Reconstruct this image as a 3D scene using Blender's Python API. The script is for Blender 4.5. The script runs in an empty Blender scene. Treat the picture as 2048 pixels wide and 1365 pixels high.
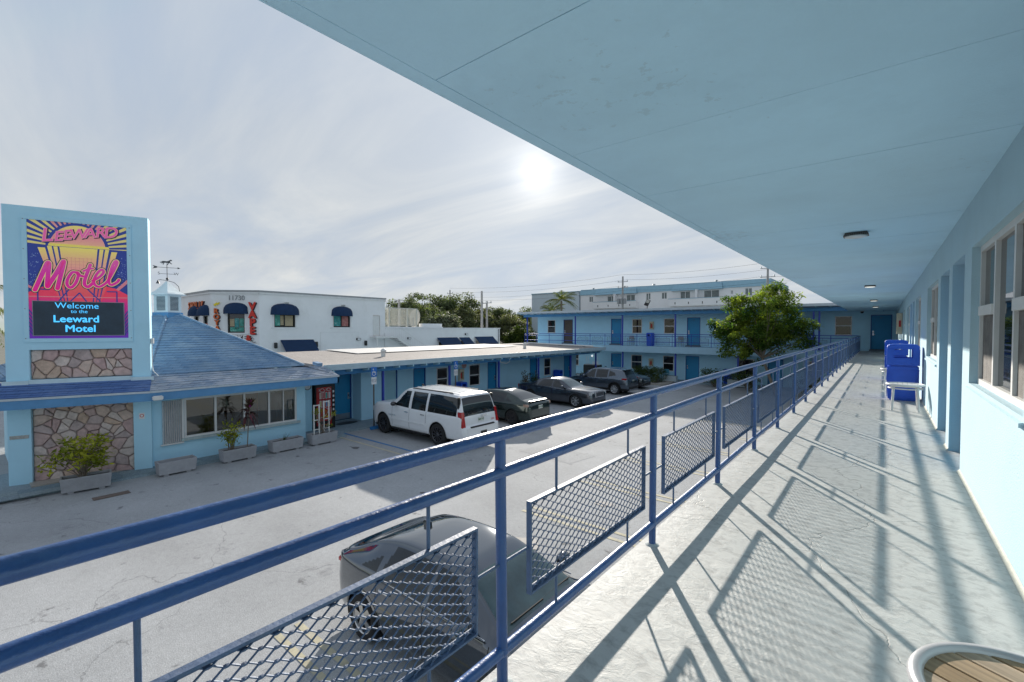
import bpy, bmesh, math, random
from mathutils import Vector, Matrix, noise
random.seed(7)
R = math.radians
scene = bpy.context.scene
COL = scene.collection

# ------------------------------------------------------------------ camera, sky, sun, exposure
cam_d = bpy.data.cameras.new('camera'); cam = bpy.data.objects.new('camera', cam_d); COL.objects.link(cam)
cam_d.sensor_width = 36.0; cam_d.lens = 36.0 * 910.0 / 2048.0
cam_d.clip_start = 0.05; cam_d.clip_end = 3000
cam.location = (0, 0, 4.25); cam.rotation_euler = (R(90 - 1.479), 0, R(39.231))
scene.camera = cam

SUN_AZ, SUN_EL = R(-36.24), R(18.96)          # azimuth clockwise from +Y
SUN = Vector((math.sin(SUN_AZ) * math.cos(SUN_EL), math.cos(SUN_AZ) * math.cos(SUN_EL), math.sin(SUN_EL)))
world = bpy.data.worlds.new('World'); scene.world = world; world.use_nodes = True
wn, wl = world.node_tree.nodes, world.node_tree.links
wn.clear()
def W(t, **k):
    n = wn.new(t)
    for a, b in k.items(): setattr(n, a, b)
    return n
out = W('ShaderNodeOutputWorld'); bg = W('ShaderNodeBackground'); bg.inputs['Strength'].default_value = 0.1
sky = W('ShaderNodeTexSky', sky_type='NISHITA', sun_disc=False)
sky.sun_elevation = SUN_EL; sky.sun_rotation = SUN_AZ; sky.air_density = 1.0; sky.dust_density = 1.0; sky.ozone_density = 1.5
tc = W('ShaderNodeTexCoord')
sep = W('ShaderNodeSeparateXYZ'); wl.new(tc.outputs['Generated'], sep.inputs[0])
def M_(op, a, b=None, clamp=False):
    n = W('ShaderNodeMath', operation=op, use_clamp=clamp)
    for i, v in enumerate((a, b)):
        if v is None: continue
        if isinstance(v, (int, float)): n.inputs[i].default_value = v
        else: wl.new(v, n.inputs[i])
    return n.outputs[0]
zz = M_('ADD', M_('MAXIMUM', sep.outputs[2], 0.0), 0.13)
px, py = M_('DIVIDE', sep.outputs[0], zz), M_('DIVIDE', sep.outputs[1], zz)
cmb = W('ShaderNodeCombineXYZ'); wl.new(px, cmb.inputs[0]); wl.new(py, cmb.inputs[1])
mp = W('ShaderNodeMapping'); wl.new(cmb.outputs[0], mp.inputs[0]); mp.inputs['Rotation'].default_value = (0, 0, R(-25)); mp.inputs['Scale'].default_value = (0.45, 1.25, 1)
n1 = W('ShaderNodeTexNoise'); wl.new(mp.outputs[0], n1.inputs['Vector']); n1.inputs['Scale'].default_value = 1.1; n1.inputs['Detail'].default_value = 7; n1.inputs['Roughness'].default_value = 0.6; n1.inputs['Distortion'].default_value = 0.7
n2 = W('ShaderNodeTexNoise'); wl.new(cmb.outputs[0], n2.inputs['Vector']); n2.inputs['Scale'].default_value = 0.45; n2.inputs['Detail'].default_value = 3
r1 = W('ShaderNodeMapRange'); wl.new(n1.outputs[0], r1.inputs[0]); r1.inputs[1].default_value = 0.30; r1.inputs[2].default_value = 0.68
cover = M_('ADD', M_('MULTIPLY', r1.outputs[0], 0.36), M_('ADD', M_('MULTIPLY', n2.outputs[0], 0.30), 0.38), True)
# thin high cloud: white veil, brighter towards the sun (forward scattering)
vn = W('ShaderNodeVectorMath', operation='NORMALIZE'); wl.new(tc.outputs['Generated'], vn.inputs[0])
dt = W('ShaderNodeVectorMath', operation='DOT_PRODUCT'); wl.new(vn.outputs[0], dt.inputs[0]); dt.inputs[1].default_value = SUN
dpos = M_('MAXIMUM', dt.outputs['Value'], 0.0)
glow = M_('ADD', M_('MULTIPLY', M_('POWER', dpos, 6.0), 0.42), M_('ADD', M_('MULTIPLY', M_('POWER', dpos, 90.0), 0.7), M_('ADD', M_('MULTIPLY', M_('POWER', dpos, 900.0), 1.9), M_('MULTIPLY', M_('POWER', dpos, 11000.0), 14.0))))
cmod = W('ShaderNodeMapRange'); wl.new(n1.outputs[0], cmod.inputs[0]); cmod.inputs[1].default_value = 0.32; cmod.inputs[2].default_value = 0.66; cmod.inputs[3].default_value = 0.74; cmod.inputs[4].default_value = 1.24
vr = M_('MULTIPLY', cmod.outputs[0], 1.78)
cc = W('ShaderNodeMixRGB', blend_type='MULTIPLY'); cc.inputs[0].default_value = 1; hz = W('ShaderNodeMapRange'); wl.new(sep.outputs[2], hz.inputs[0]); hz.inputs[1].default_value = 0.0; hz.inputs[2].default_value = 0.55
hc = W('ShaderNodeMixRGB'); wl.new(hz.outputs[0], hc.inputs[0]); hc.inputs[1].default_value = (1.11, 1.11, 1.05, 1); hc.inputs[2].default_value = (0.89, 0.965, 1.055, 1); wl.new(hc.outputs[0], cc.inputs[1])
wl.new(vr, cc.inputs[2])
gw = W('ShaderNodeMixRGB', blend_type='MULTIPLY'); gw.inputs[0].default_value = 1; gw.inputs[1].default_value = (1.04, 0.97, 0.86, 1); wl.new(glow, gw.inputs[2])
ga = W('ShaderNodeMixRGB', blend_type='ADD'); ga.inputs[0].default_value = 1; wl.new(cc.outputs[0], ga.inputs[1]); wl.new(gw.outputs[0], ga.inputs[2])
mix = W('ShaderNodeMixRGB'); wl.new(cover, mix.inputs[0])
skd = W('ShaderNodeMixRGB', blend_type='MULTIPLY'); skd.inputs[0].default_value = 1; wl.new(sky.outputs[0], skd.inputs[1]); skd.inputs[2].default_value = (0.85, 0.85, 0.85, 1)
cap = W('ShaderNodeMixRGB', blend_type='DARKEN'); cap.inputs[0].default_value = 1; wl.new(skd.outputs[0], cap.inputs[1]); cap.inputs[2].default_value = (1.9, 2.5, 3.4, 1)
wl.new(cap.outputs[0], mix.inputs[1]); wl.new(ga.outputs[0], mix.inputs[2])
wl.new(mix.outputs[0], bg.inputs[0]); wl.new(bg.outputs[0], out.inputs[0])

sl = bpy.data.lights.new('sun', 'SUN'); sl.energy = 2.45; sl.angle = R(0.7); sl.color = (1.0, 0.925, 0.82)
so = bpy.data.objects.new('sun', sl); COL.objects.link(so); so.location = (-40, 55, 60)
so.rotation_euler = (-SUN).to_track_quat('-Z', 'Y').to_euler()
vs = scene.view_settings; vs.view_transform = 'Standard'; vs.look = 'None'; vs.gamma = 1.0; vs.use_curve_mapping = False
vs.exposure = 1.55

# ------------------------------------------------------------------ helpers
MATS = {}
def mat(name, col, rough=0.6, var=0.08, scale=2.5, bump=0.0, bscale=60.0, metal=0.0, coat=0.0, spec=0.5, emit=0.0, dirt=None, dirts=1.0, dirtamt=0.5, vec=None):
    """procedural paint / plaster / metal: two-scale colour variation, optional stains, fine relief"""
    if name in MATS: return MATS[name]
    m = bpy.data.materials.new(name); m.use_nodes = True; MATS[name] = m
    nt = m.node_tree; N, L = nt.nodes, nt.links; b = N['Principled BSDF']
    b.inputs['Roughness'].default_value = rough; b.inputs['Metallic'].default_value = metal
    b.inputs['Coat Weight'].default_value = coat; b.inputs['Coat Roughness'].default_value = 0.05; b.inputs['Specular IOR Level'].default_value = spec
    t = N.new('ShaderNodeTexCoord'); V = t.outputs['Object']
    a = N.new('ShaderNodeTexNoise'); a.inputs['Scale'].default_value = scale; a.inputs['Detail'].default_value = 6; a.inputs['Roughness'].default_value = 0.65; L.new(V, a.inputs['Vector'])
    mr = N.new('ShaderNodeMapRange'); L.new(a.outputs[0], mr.inputs[0]); mr.inputs[1].default_value = 0.3; mr.inputs[2].default_value = 0.7; mr.inputs[3].default_value = 1 - var; mr.inputs[4].default_value = 1 + var
    mx = N.new('ShaderNodeMixRGB'); mx.blend_type = 'MULTIPLY'; mx.inputs[0].default_value = 1; mx.inputs[1].default_value = (*col, 1); L.new(mr.outputs[0], mx.inputs[2])
    c = mx.outputs[0]
    if dirt:
        d = N.new('ShaderNodeTexNoise'); d.inputs['Scale'].default_value = dirts; d.inputs['Detail'].default_value = 8; d.inputs['Roughness'].default_value = 0.7; L.new(V, d.inputs['Vector'])
        dr = N.new('ShaderNodeMapRange'); L.new(d.outputs[0], dr.inputs[0]); dr.inputs[1].default_value = 0.52; dr.inputs[2].default_value = 0.72; dr.inputs[4].default_value = dirtamt
        dm = N.new('ShaderNodeMixRGB'); L.new(dr.outputs[0], dm.inputs[0]); L.new(c, dm.inputs[1]); dm.inputs[2].default_value = (*dirt, 1); c = dm.outputs[0]
    L.new(c, b.inputs['Base Color'])
    if emit: L.new(c, b.inputs['Emission Color']); b.inputs['Emission Strength'].default_value = emit
    if bump:
        e = N.new('ShaderNodeTexNoise'); e.inputs['Scale'].default_value = bscale; e.inputs['Detail'].default_value = 5; e.inputs['Roughness'].default_value = 0.6; L.new(V, e.inputs['Vector'])
        bp = N.new('ShaderNodeBump'); bp.inputs['Strength'].default_value = bump; bp.inputs['Distance'].default_value = 0.01; L.new(e.outputs[0], bp.inputs['Height']); L.new(bp.outputs[0], b.inputs['Normal'])
    return m

def origin(p):
    o = Vector((0, 0, 0))
    while p is not None: o = o + p.location; p = p.parent
    return o

class MB:
    """collects faces (optionally through a matrix) and links them as one mesh object"""
    def __init__(s, M=None): s.v, s.f, s.M = [], [], M
    def add(s, vs, fs):
        k = len(s.v)
        s.v += [(s.M @ Vector(v)) if s.M is not None else Vector(v) for v in vs]
        s.f += [tuple(i + k for i in f) for f in fs]; return s
    def box(s, x0, x1, y0, y1, z0, z1):
        return s.add([(x0,y0,z0),(x1,y0,z0),(x1,y1,z0),(x0,y1,z0),(x0,y0,z1),(x1,y0,z1),(x1,y1,z1),(x0,y1,z1)], [(3,2,1,0),(4,5,6,7),(0,1,5,4),(1,2,6,5),(2,3,7,6),(3,0,4,7)])
    def prism(s, poly, axis, a, b):
        """closed 2D polygon extruded along axis: 'x' -> (y,z), 'y' -> (x,z), 'z' -> (x,y)"""
        f = {'x': lambda p, t: (t, p[0], p[1]), 'y': lambda p, t: (p[0], t, p[1]), 'z': lambda p, t: (p[0], p[1], t)}[axis]
        n = len(poly); vs = [f(p, a) for p in poly] + [f(p, b) for p in poly]
        return s.add(vs, [tuple(range(n - 1, -1, -1)), tuple(range(n, 2 * n))] + [(i, (i + 1) % n, n + (i + 1) % n, n + i) for i in range(n)])
    def tube(s, pts, r, n=8, cap=True, r2=None):
        P = [Vector(p) for p in pts]; k = len(P); vs = []; fs = []; up = None
        for i, p in enumerate(P):
            d = (P[min(i + 1, k - 1)] - P[max(i - 1, 0)]).normalized()
            if up is None:
                up = Vector((0, 0, 1)) if abs(d.z) < 0.9 else Vector((1, 0, 0))
            a = d.cross(up).normalized(); b = a.cross(d).normalized(); up = b
            rr = r[i] if isinstance(r, (list, tuple)) else (r if r2 is None else r + (r2 - r) * i / (k - 1))
            vs += [p + (a * math.cos(2 * math.pi * j / n) + b * math.sin(2 * math.pi * j / n)) * rr for j in range(n)]
        for i in range(k - 1):
            for j in range(n): fs.append((i*n + j, i*n + (j+1) % n, (i+1)*n + (j+1) % n, (i+1)*n + j))
        if cap:      # caps on their own vertices so that smooth shading does not bleed along the tube
            q = len(vs); vs += vs[:n] + vs[(k-1)*n:k*n]; fs += [tuple(range(q + n - 1, q - 1, -1)), tuple(range(q + n, q + 2*n))]
        return s.add(vs, fs)
    def bar(s, a, b, w, h):
        """rectangular bar from a to b"""
        a, b = Vector(a), Vector(b); d = (b - a).normalized(); up = Vector((0,0,1)) if abs(d.z) < 0.95 else Vector((1,0,0))
        x = d.cross(up).normalized() * w / 2; y = x.cross(d).normalized() * h / 2
        return s.add([a-x-y, a+x-y, a+x+y, a-x+y, b-x-y, b+x-y, b+x+y, b-x+y], [(3,2,1,0),(4,5,6,7),(0,1,5,4),(1,2,6,5),(2,3,7,6),(3,0,4,7)])
    def lathe(s, prof, c=(0,0,0), axis='z', n=24):
        c = Vector(c); vs = []; fs = []; k = len(prof)
        for j in range(n):
            t = 2 * math.pi * j / n; ct, st = math.cos(t), math.sin(t)
            for r, h in prof:
                vs.append(c + (Vector((r*ct, r*st, h)) if axis == 'z' else Vector((r*ct, h, r*st)) if axis == 'y' else Vector((h, r*ct, r*st))))
        for j in range(n):
            for i in range(k - 1): fs.append((j*k+i, ((j+1) % n)*k+i, ((j+1) % n)*k+i+1, j*k+i+1))
        return s.add(vs, fs)
    def ball(s, c, r, n=10, m=7, sx=1, sy=1, sz=1):
        return s.add(*sphere(c, r, n, m, sx, sy, sz))
    def build(s, name, m, parent=None, world=False, smooth=False, bevel=0, recalc=True, kind=None):
        me = bpy.data.meshes.new(name); o0 = origin(parent) if world else Vector((0,0,0))
        me.from_pydata([tuple(v - o0) for v in s.v], [], s.f)
        if recalc or bevel:
            bm = bmesh.new(); bm.from_mesh(me)
            if recalc: bmesh.ops.recalc_face_normals(bm, faces=bm.faces)
            if bevel: bmesh.ops.bevel(bm, geom=bm.edges[:], offset=bevel, segments=2, affect='EDGES', clamp_overlap=True)
            bm.to_mesh(me); bm.free()
        if smooth:
            for p in me.polygons: p.use_smooth = True
        me.materials.append(m)
        o = bpy.data.objects.new(name, me); COL.objects.link(o); o.parent = parent
        if kind: o['kind'] = kind
        return o
def sphere(c, r, n, m, sx=1, sy=1, sz=1):
    vs = [(c[0], c[1], c[2] - r*sz)]; fs = []
    for i in range(1, m):
        p = -math.pi/2 + math.pi*i/m
        vs += [(c[0]+r*sx*math.cos(p)*math.cos(2*math.pi*j/n), c[1]+r*sy*math.cos(p)*math.sin(2*math.pi*j/n), c[2]+r*sz*math.sin(p)) for j in range(n)]
    vs.append((c[0], c[1], c[2] + r*sz)); t = len(vs) - 1
    fs += [(0, 1+(j+1) % n, 1+j) for j in range(n)] + [(t, 1+(m-2)*n+j, 1+(m-2)*n+(j+1) % n) for j in range(n)]
    for i in range(m - 2):
        for j in range(n): fs.append((1+i*n+j, 1+i*n+(j+1) % n, 1+(i+1)*n+(j+1) % n, 1+(i+1)*n+j))
    return vs, fs

def thing(name, label, cat, loc=(0,0,0), rz=0.0, group=None):
    o = bpy.data.objects.new(name, None); COL.objects.link(o); o.location = loc; o.rotation_euler = (0, 0, rz)
    o.empty_display_size = 0.2; return tag(o, label, cat, group)
def tag(o, label, cat, group=None, kind=None):
    if label: o['label'] = label
    if cat: o['category'] = cat
    if group: o['group'] = group
    if kind: o['kind'] = kind
    return o
def struct(name, mb, m, **k):
    o = mb.build(name, m, **k); o['kind'] = 'structure'; return o
def inst(src, parent, loc=(0,0,0), rz=None, name=None):
    """a copy of a part (sharing its mesh) with copies of its sub-parts"""
    c = src.copy(); COL.objects.link(c); c.parent = parent; c.location = loc
    if rz is not None: c.rotation_euler = (0, 0, rz)
    for ch in src.children:
        d = ch.copy(); COL.objects.link(d); d.parent = c
    return c
def copy_thing(src, loc, rz, label):
    c = src.copy(); COL.objects.link(c); c.location = loc; c.rotation_euler = (0, 0, rz); c['label'] = label
    for ch in src.children:
        d = ch.copy(); COL.objects.link(d); d.parent = c
        for g in ch.children:
            e = g.copy(); COL.objects.link(e); e.parent = d
    return c
def frame_matrix(o, xd, yd):
    x, y, z = Vector(xd), Vector(yd), Vector((0, 0, 1))
    return Matrix(((x.x, y.x, z.x, o[0]), (x.y, y.y, z.y, o[1]), (x.z, y.z, z.z, o[2]), (0, 0, 0, 1)))
def text(name, s, m, parent, M, size, depth=0.0, align='CENTER', shear=0.0, bold=0.0, world=True, sx=1.0, fat=0.0):
    """lettering lying in the local XZ plane of M, facing local -Y or +Y as M says"""
    cu = bpy.data.curves.new(name, 'FONT'); cu.body = s; cu.size = size; cu.align_x = align; cu.align_y = 'CENTER'; cu.shear = shear; cu.offset = bold; cu.extrude = depth; cu.resolution_u = 3
    t = bpy.data.objects.new(name, cu); COL.objects.link(t)
    dg = bpy.context.evaluated_depsgraph_get(); me = bpy.data.meshes.new_from_object(t.evaluated_get(dg))
    bpy.data.objects.remove(t); bpy.data.curves.remove(cu)
    o0 = origin(parent) if world else Vector((0,0,0))
    if fat:      # heavier strokes: stacked copies, each a hair in front of the last
        bm = bmesh.new(); bm.from_mesh(me); base = bm.copy(); base_me = bpy.data.meshes.new('tmp'); base.to_mesh(base_me); base.free()
        for q, (dx, dy) in enumerate(((fat, 0), (-fat, 0), (0, fat), (0, -fat))):
            t2 = base_me.copy()
            for v in t2.vertices: v.co += Vector((dx, dy, 0.0006 * (q + 1)))
            bm.from_mesh(t2); bpy.data.meshes.remove(t2)
        bm.to_mesh(me); bm.free(); bpy.data.meshes.remove(base_me)
    for v in me.vertices: v.co = (M @ Vector((v.co.x * sx, v.co.z, v.co.y))) - o0
    me.materials.clear(); me.materials.append(m); me.name = name
    o = bpy.data.objects.new(name, me); COL.objects.link(o); o.parent = parent; return o

# ------------------------------------------------------------------ shared materials
BLUE = (0.46, 0.75, 0.90)
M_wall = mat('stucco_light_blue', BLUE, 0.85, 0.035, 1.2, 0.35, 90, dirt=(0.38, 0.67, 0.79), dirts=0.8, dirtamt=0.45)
M_nwall = mat('stucco_blue_sun_toned', (0.45, 0.625, 0.705), 0.85, 0.035, 1.2, 0.5, 80, dirt=(0.40, 0.56, 0.63), dirts=0.9, dirtamt=0.5)  # sunlit copy of M_wall: colour dulled so direct sun doesn't bleach the near wing
M_ceil = mat('soffit_light_blue', (0.545, 0.785, 0.93), 0.8, 0.06, 0.7, 0.35, 60, dirt=(0.475, 0.69, 0.82), dirts=0.5, dirtamt=0.7)
M_beam = mat('beam_blue', (0.055, 0.24, 0.50), 0.55, 0.10, 2.0, 0.1, 50)
M_post = mat('post_indigo', (0.035, 0.065, 0.42), 0.45, 0.10, 3.0, 0.1, 50)
M_door = mat('door_teal_blue', (0.018, 0.27, 0.52), 0.5, 0.05, 2.0)
M_dframe = mat('door_frame_blue', (0.03, 0.10, 0.33), 0.5, 0.06)
M_white = mat('white_painted_metal', (0.72, 0.72, 0.70), 0.5, 0.05)
M_alu = mat('window_frame_offwhite', (0.70, 0.69, 0.67), 0.45, 0.05, 5)
M_glass = mat('window_glass_dark', (0.012, 0.014, 0.017), 0.03, 0.2, 1.5, spec=0.9)
M_bglass = mat('window_glass_bronze', (0.016, 0.011, 0.008), 0.03, 0.5, 1.2, spec=0.7)
M_black = mat('black_plastic', (0.012, 0.012, 0.013), 0.45, 0.1)
M_grey = mat('grey_metal', (0.30, 0.31, 0.32), 0.45, 0.08)
M_steel = mat('brushed_steel', (0.55, 0.56, 0.58), 0.3, 0.06, metal=1.0)
M_tan = mat('beige_box', (0.62, 0.56, 0.42), 0.55, 0.06)
M_red = mat('red_paint', (0.55, 0.035, 0.03), 0.45, 0.06)
M_bin = mat('blue_bin_plastic', (0.010, 0.105, 0.66), 0.38, 0.07, 4, 0.05, 40)
M_whitewall = mat('white_stucco', (0.83, 0.83, 0.83), 0.85, 0.04, 0.5, 0.2, 60, dirt=(0.68, 0.68, 0.66), dirts=0.6, dirtamt=0.5)
M_conc = mat('planter_concrete', (0.38, 0.38, 0.40), 0.8, 0.12, 6, 0.3, 80)
M_soil = mat('soil', (0.05, 0.04, 0.03), 0.95, 0.3, 20, 0.5, 60)
M_bark = mat('bark', (0.22, 0.18, 0.14), 0.9, 0.2, 8, 0.6, 40)
def leafmat(name, col, yellow=None, trans=0.45):
    m = bpy.data.materials.new(name); m.use_nodes = True; N, L = m.node_tree.nodes, m.node_tree.links; N.clear()
    o = N.new('ShaderNodeOutputMaterial'); g = N.new('ShaderNodeNewGeometry'); t = N.new('ShaderNodeTexCoord')
    n = N.new('ShaderNodeTexNoise'); n.inputs['Scale'].default_value = 0.9; n.inputs['Detail'].default_value = 3; L.new(t.outputs['Object'], n.inputs['Vector'])
    r = N.new('ShaderNodeValToRGB'); L.new(n.outputs[0], r.inputs[0])
    r.color_ramp.elements[0].position = 0.42; r.color_ramp.elements[0].color = (*[c * 0.62 for c in col], 1)
    r.color_ramp.elements[1].position = 0.70; r.color_ramp.elements[1].color = (*(yellow or [c * 1.5 for c in col]), 1)
    v = N.new('ShaderNodeMapRange'); L.new(g.outputs['Random Per Island'], v.inputs[0]); v.inputs[3].default_value = 0.6; v.inputs[4].default_value = 1.4
    x = N.new('ShaderNodeMixRGB'); x.blend_type = 'MULTIPLY'; x.inputs[0].default_value = 1; L.new(r.outputs[0], x.inputs[1]); L.new(v.outputs[0], x.inputs[2])
    d = N.new('ShaderNodeBsdfPrincipled'); d.inputs['Roughness'].default_value = 0.65; d.inputs['Specular IOR Level'].default_value = 0.2; L.new(x.outputs[0], d.inputs['Base Color'])
    tr = N.new('ShaderNodeBsdfTranslucent'); y = N.new('ShaderNodeMixRGB'); y.blend_type = 'MULTIPLY'; y.inputs[0].default_value = 1; L.new(x.outputs[0], y.inputs[1]); y.inputs[2].default_value = (1.5, 1.6, 0.6, 1); L.new(y.outputs[0], tr.inputs[0])
    mx = N.new('ShaderNodeMixShader'); mx.inputs[0].default_value = trans; L.new(d.outputs[0], mx.inputs[1]); L.new(tr.outputs[0], mx.inputs[2]); L.new(mx.outputs[0], o.inputs[0])
    return m
# ================================================================== THE SETTING: ground, paving, markings
def ground_mat(name, col, agg, crack=True, warm=(0.03, 0.02, 0.0), blot=(0.12, 0.12, 0.13), bump=0.5):
    m = bpy.data.materials.new(name); m.use_nodes = True; N, L = m.node_tree.nodes, m.node_tree.links; b = N['Principled BSDF']; b.inputs['Roughness'].default_value = 0.9
    b.inputs['Specular IOR Level'].default_value = 0.25
    t = N.new('ShaderNodeTexCoord'); V = t.outputs['Object']
    def nz(s, d=5, ro=0.6):
        n = N.new('ShaderNodeTexNoise'); n.inputs['Scale'].default_value = s; n.inputs['Detail'].default_value = d; n.inputs['Roughness'].default_value = ro; L.new(V, n.inputs['Vector']); return n.outputs[0]
    def rng(i, a, b_, c, d):
        n = N.new('ShaderNodeMapRange'); L.new(i, n.inputs[0])
        for k, v in enumerate((a, b_, c, d)): n.inputs[1 + k].default_value = v
        return n.outputs[0]
    def mx(bt, f, a, c):
        n = N.new('ShaderNodeMixRGB'); n.blend_type = bt
        for i, v in enumerate((f, a, c)):
            if isinstance(v, (int, float)): n.inputs[i].default_value = v
            elif isinstance(v, tuple): n.inputs[i].default_value = (*v, 1)
            else: L.new(v, n.inputs[i])
        return n.outputs[0]
    c = mx('MULTIPLY', 1.0, tuple(col), rng(nz(0.25, 8, 0.7), 0.3, 0.7, 0.80, 1.18))
    c = mx('MULTIPLY', 1.0, c, rng(nz(agg * 1.5, 3), 0.3, 0.7, 0.68, 1.32))
    c = mx('MULTIPLY', 1.0, c, rng(nz(agg * 0.28, 3), 0.3, 0.7, 0.92, 1.08))
    c = mx('MIX', rng(nz(1.1, 7, 0.75), 0.60, 0.74, 0.0, 0.55), c, blot)
    c = mx('MIX', rng(nz(2.6, 4, 0.6), 0.64, 0.71, 0.0, 0.6), c, tuple(x * 0.55 for x in blot))
    h = nz(agg, 4, 0.7)
    if crack:
        vo = N.new('ShaderNodeTexVoronoi'); vo.feature = 'DISTANCE_TO_EDGE'; vo.inputs['Scale'].default_value = 0.16
        dn = N.new('ShaderNodeTexNoise'); dn.inputs['Scale'].default_value = 1.3; dn.inputs['Detail'].default_value = 6; L.new(V, dn.inputs['Vector'])
        ad = N.new('ShaderNodeMixRGB'); ad.blend_type = 'ADD'; ad.inputs[0].default_value = 0.9; L.new(V, ad.inputs[1]); L.new(dn.outputs[1], ad.inputs[2]); L.new(ad.outputs[0], vo.inputs['Vector'])
        k = rng(vo.outputs[0], 0.0, 0.0022, 0.4, 0.0); c = mx('MIX', k, c, (0.06, 0.06, 0.06))
    L.new(c, b.inputs['Base Color'])
    bp = N.new('ShaderNodeBump'); bp.inputs['Strength'].default_value = bump; bp.inputs['Distance'].default_value = 0.008; L.new(h, bp.inputs['Height']); L.new(bp.outputs[0], b.inputs['Normal'])
    return m
M_lot = ground_mat('lot_weathered_asphalt', (0.375, 0.385, 0.395), 46)
M_road = ground_mat('street_asphalt', (0.12, 0.12, 0.125), 40, crack=False)
M_pave = ground_mat('walk_blue_grey_paving', (0.26, 0.33, 0.37), 30, crack=False, blot=(0.18, 0.22, 0.25))
def sheet(x0, x1, y0, y1, z): return MB().add([(x0,y0,z),(x1,y0,z),(x1,y1,z),(x0,y1,z)], [(0,1,2,3)])
struct('ground', sheet(-900, 700, -400, 1500, -0.02), ground_mat('ground_dry', (0.20, 0.20, 0.17), 4, crack=False))
struct('parking_lot', sheet(-60, 1, -30, 60, 0.0), M_lot)
struct('street', sheet(-90, -21, -60, -2.2, 0.006), M_road)
# blue-grey paved walk along the lobby and the low wing
pw = MB().prism([(-19.3, -0.9), (-16.75, -0.1), (-16.45, 3.4), (-16.45, 9.75), (-17.05, 9.85), (-17.05, 31.9), (-13.4, 33.9), (-13.4, 36.2), (-4, 36.2), (-4, 38.2), (-19.5, 38.2), (-19.5, 9), (-20, 3)], 'z', -0.05, 0.07)
walk = struct('walk', pw, M_pave)
# pavers in front of the sign and the lobby: each its own slab
pvm = None
M_pv = [ground_mat('paver_a', (0.25, 0.32, 0.36), 30, False), ground_mat('paver_b', (0.22, 0.30, 0.35), 30, False), ground_mat('paver_c', (0.28, 0.35, 0.38), 30, False)]
protos = []
for k in range(3):
    b = MB().box(0, 0.385, 0, 0.385, 0.0, 0.012).build('paver', M_pv[k], walk, bevel=0.004); protos.append(b)
first = [True] * 3; rp = random.Random(3)
for i in range(24):
    for j in range(2):
        y = 0.15 + i * 0.395; x = -17.26 + j * 0.395
        if i < 8 and j == 0: x0 = -17.26 - 0.0; 
        k = rp.randrange(3)
        if first[k]: protos[k].location = (x, y, 0.07); first[k] = False
        else: inst(protos[k], walk, (x, y, 0.07))
M_patch = ground_mat('lot_patch', (0.335, 0.345, 0.355), 44)
struct('asphalt_patch', MB().add([(-9.8, 12.4, 0.004), (-7.6, 12.2, 0.004), (-7.4, 13.5, 0.004), (-9.7, 13.7, 0.004)], [(0,1,2,3)]), M_patch)
M_oil = mat('oil_stain', (0.13, 0.13, 0.135), 0.7, 0.3, 8); ro = random.Random(17)
for (ox, oy, orr) in ((-14.2, 12.0, 0.5), (-13.9, 16.6, 0.35), (-14.6, 9.0, 0.22), (-5.4, 7.1, 0.4), (-5.2, 9.9, 0.3), (-11.5, 5.0, 0.12), (-9.2, 7.6, 0.10), (-12.6, 13.1, 0.18)):
    struct('oil_stain', MB().add([(ox + orr*ro.uniform(0.55, 1.0)*math.cos(a*0.4488), oy + orr*0.7*ro.uniform(0.55, 1.0)*math.sin(a*0.4488), 0.0085) for a in range(14)], [tuple(range(14))]), M_oil)
# painted lines, wheel stops, drain
M_yel = mat('faded_yellow_line', (0.50, 0.46, 0.33), 0.85, 0.2, 6, dirt=(0.36, 0.35, 0.34), dirts=5, dirtamt=0.85)
M_blu = mat('blue_bay_line', (0.06, 0.20, 0.42), 0.8, 0.15, 6, dirt=(0.25, 0.28, 0.32), dirts=5, dirtamt=0.7)
def line(name, x0, x1, y, w, m, z=0.006):
    o = sheet(x0, x1, y - w/2, y + w/2, z).build(name, m); o['kind'] = 'structure'
for y in (8.35, 8.65, 11.0, 11.3, 13.7, 14.0, 16.4, 16.7, 19.1, 19.4, 21.8, 22.1, 5.75, 6.05, 3.05, 2.75): line('bay_line', -6.5, -1.6, y, 0.095, M_yel)
line('bay_line', -17.0, -12.0, 9.5, 0.09, M_yel); line('blue_bay_line', -17.0, -12.0, 9.98, 0.11, M_blu)
for y in (14.0, 18.9, 24.6, 29.6): line('bay_line', -16.9, -12.0, y, 0.09, M_yel)
def wheel_stop(x, y, m, label):
    t = thing('wheel_stop', label, 'wheel stop', (x, y, 0))
    MB().prism([(-0.09, 0), (0.09, 0), (0.06, 0.12), (-0.06, 0.12)], 'y', -0.85, 0.85).build('block', m, t, bevel=0.012)
    for s in (-0.6, 0.6): MB().lathe([(0, 0.124), (0.02, 0.124), (0.02, 0.10), (0, 0.10)], (0, s, 0), 'z', 8).build('pin', M_grey, t)
wheel_stop(-16.75, 11.9, mat('stop_blue', (0.03, 0.20, 0.50), 0.7, 0.15), 'blue parking wheel stop in front of the white SUV')
t = thing('drain_cover', 'rusty flat drain cover set in the asphalt before the leafy planter', 'drain cover', (-15.2, 2.45, 0))
M_rust = mat('rust', (0.17, 0.13, 0.11), 0.9, 0.25, 14, 0.4, 60)
MB().box(-0.13, 0.13, -0.36, 0.36, 0.004, 0.018).build('plate', M_rust, t, bevel=0.004)
for k in range(7): MB().box(-0.1, 0.1, -0.3 + k*0.1 - 0.012, -0.3 + k*0.1 + 0.012, 0.018, 0.024).build('bar', M_rust, t)

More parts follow.
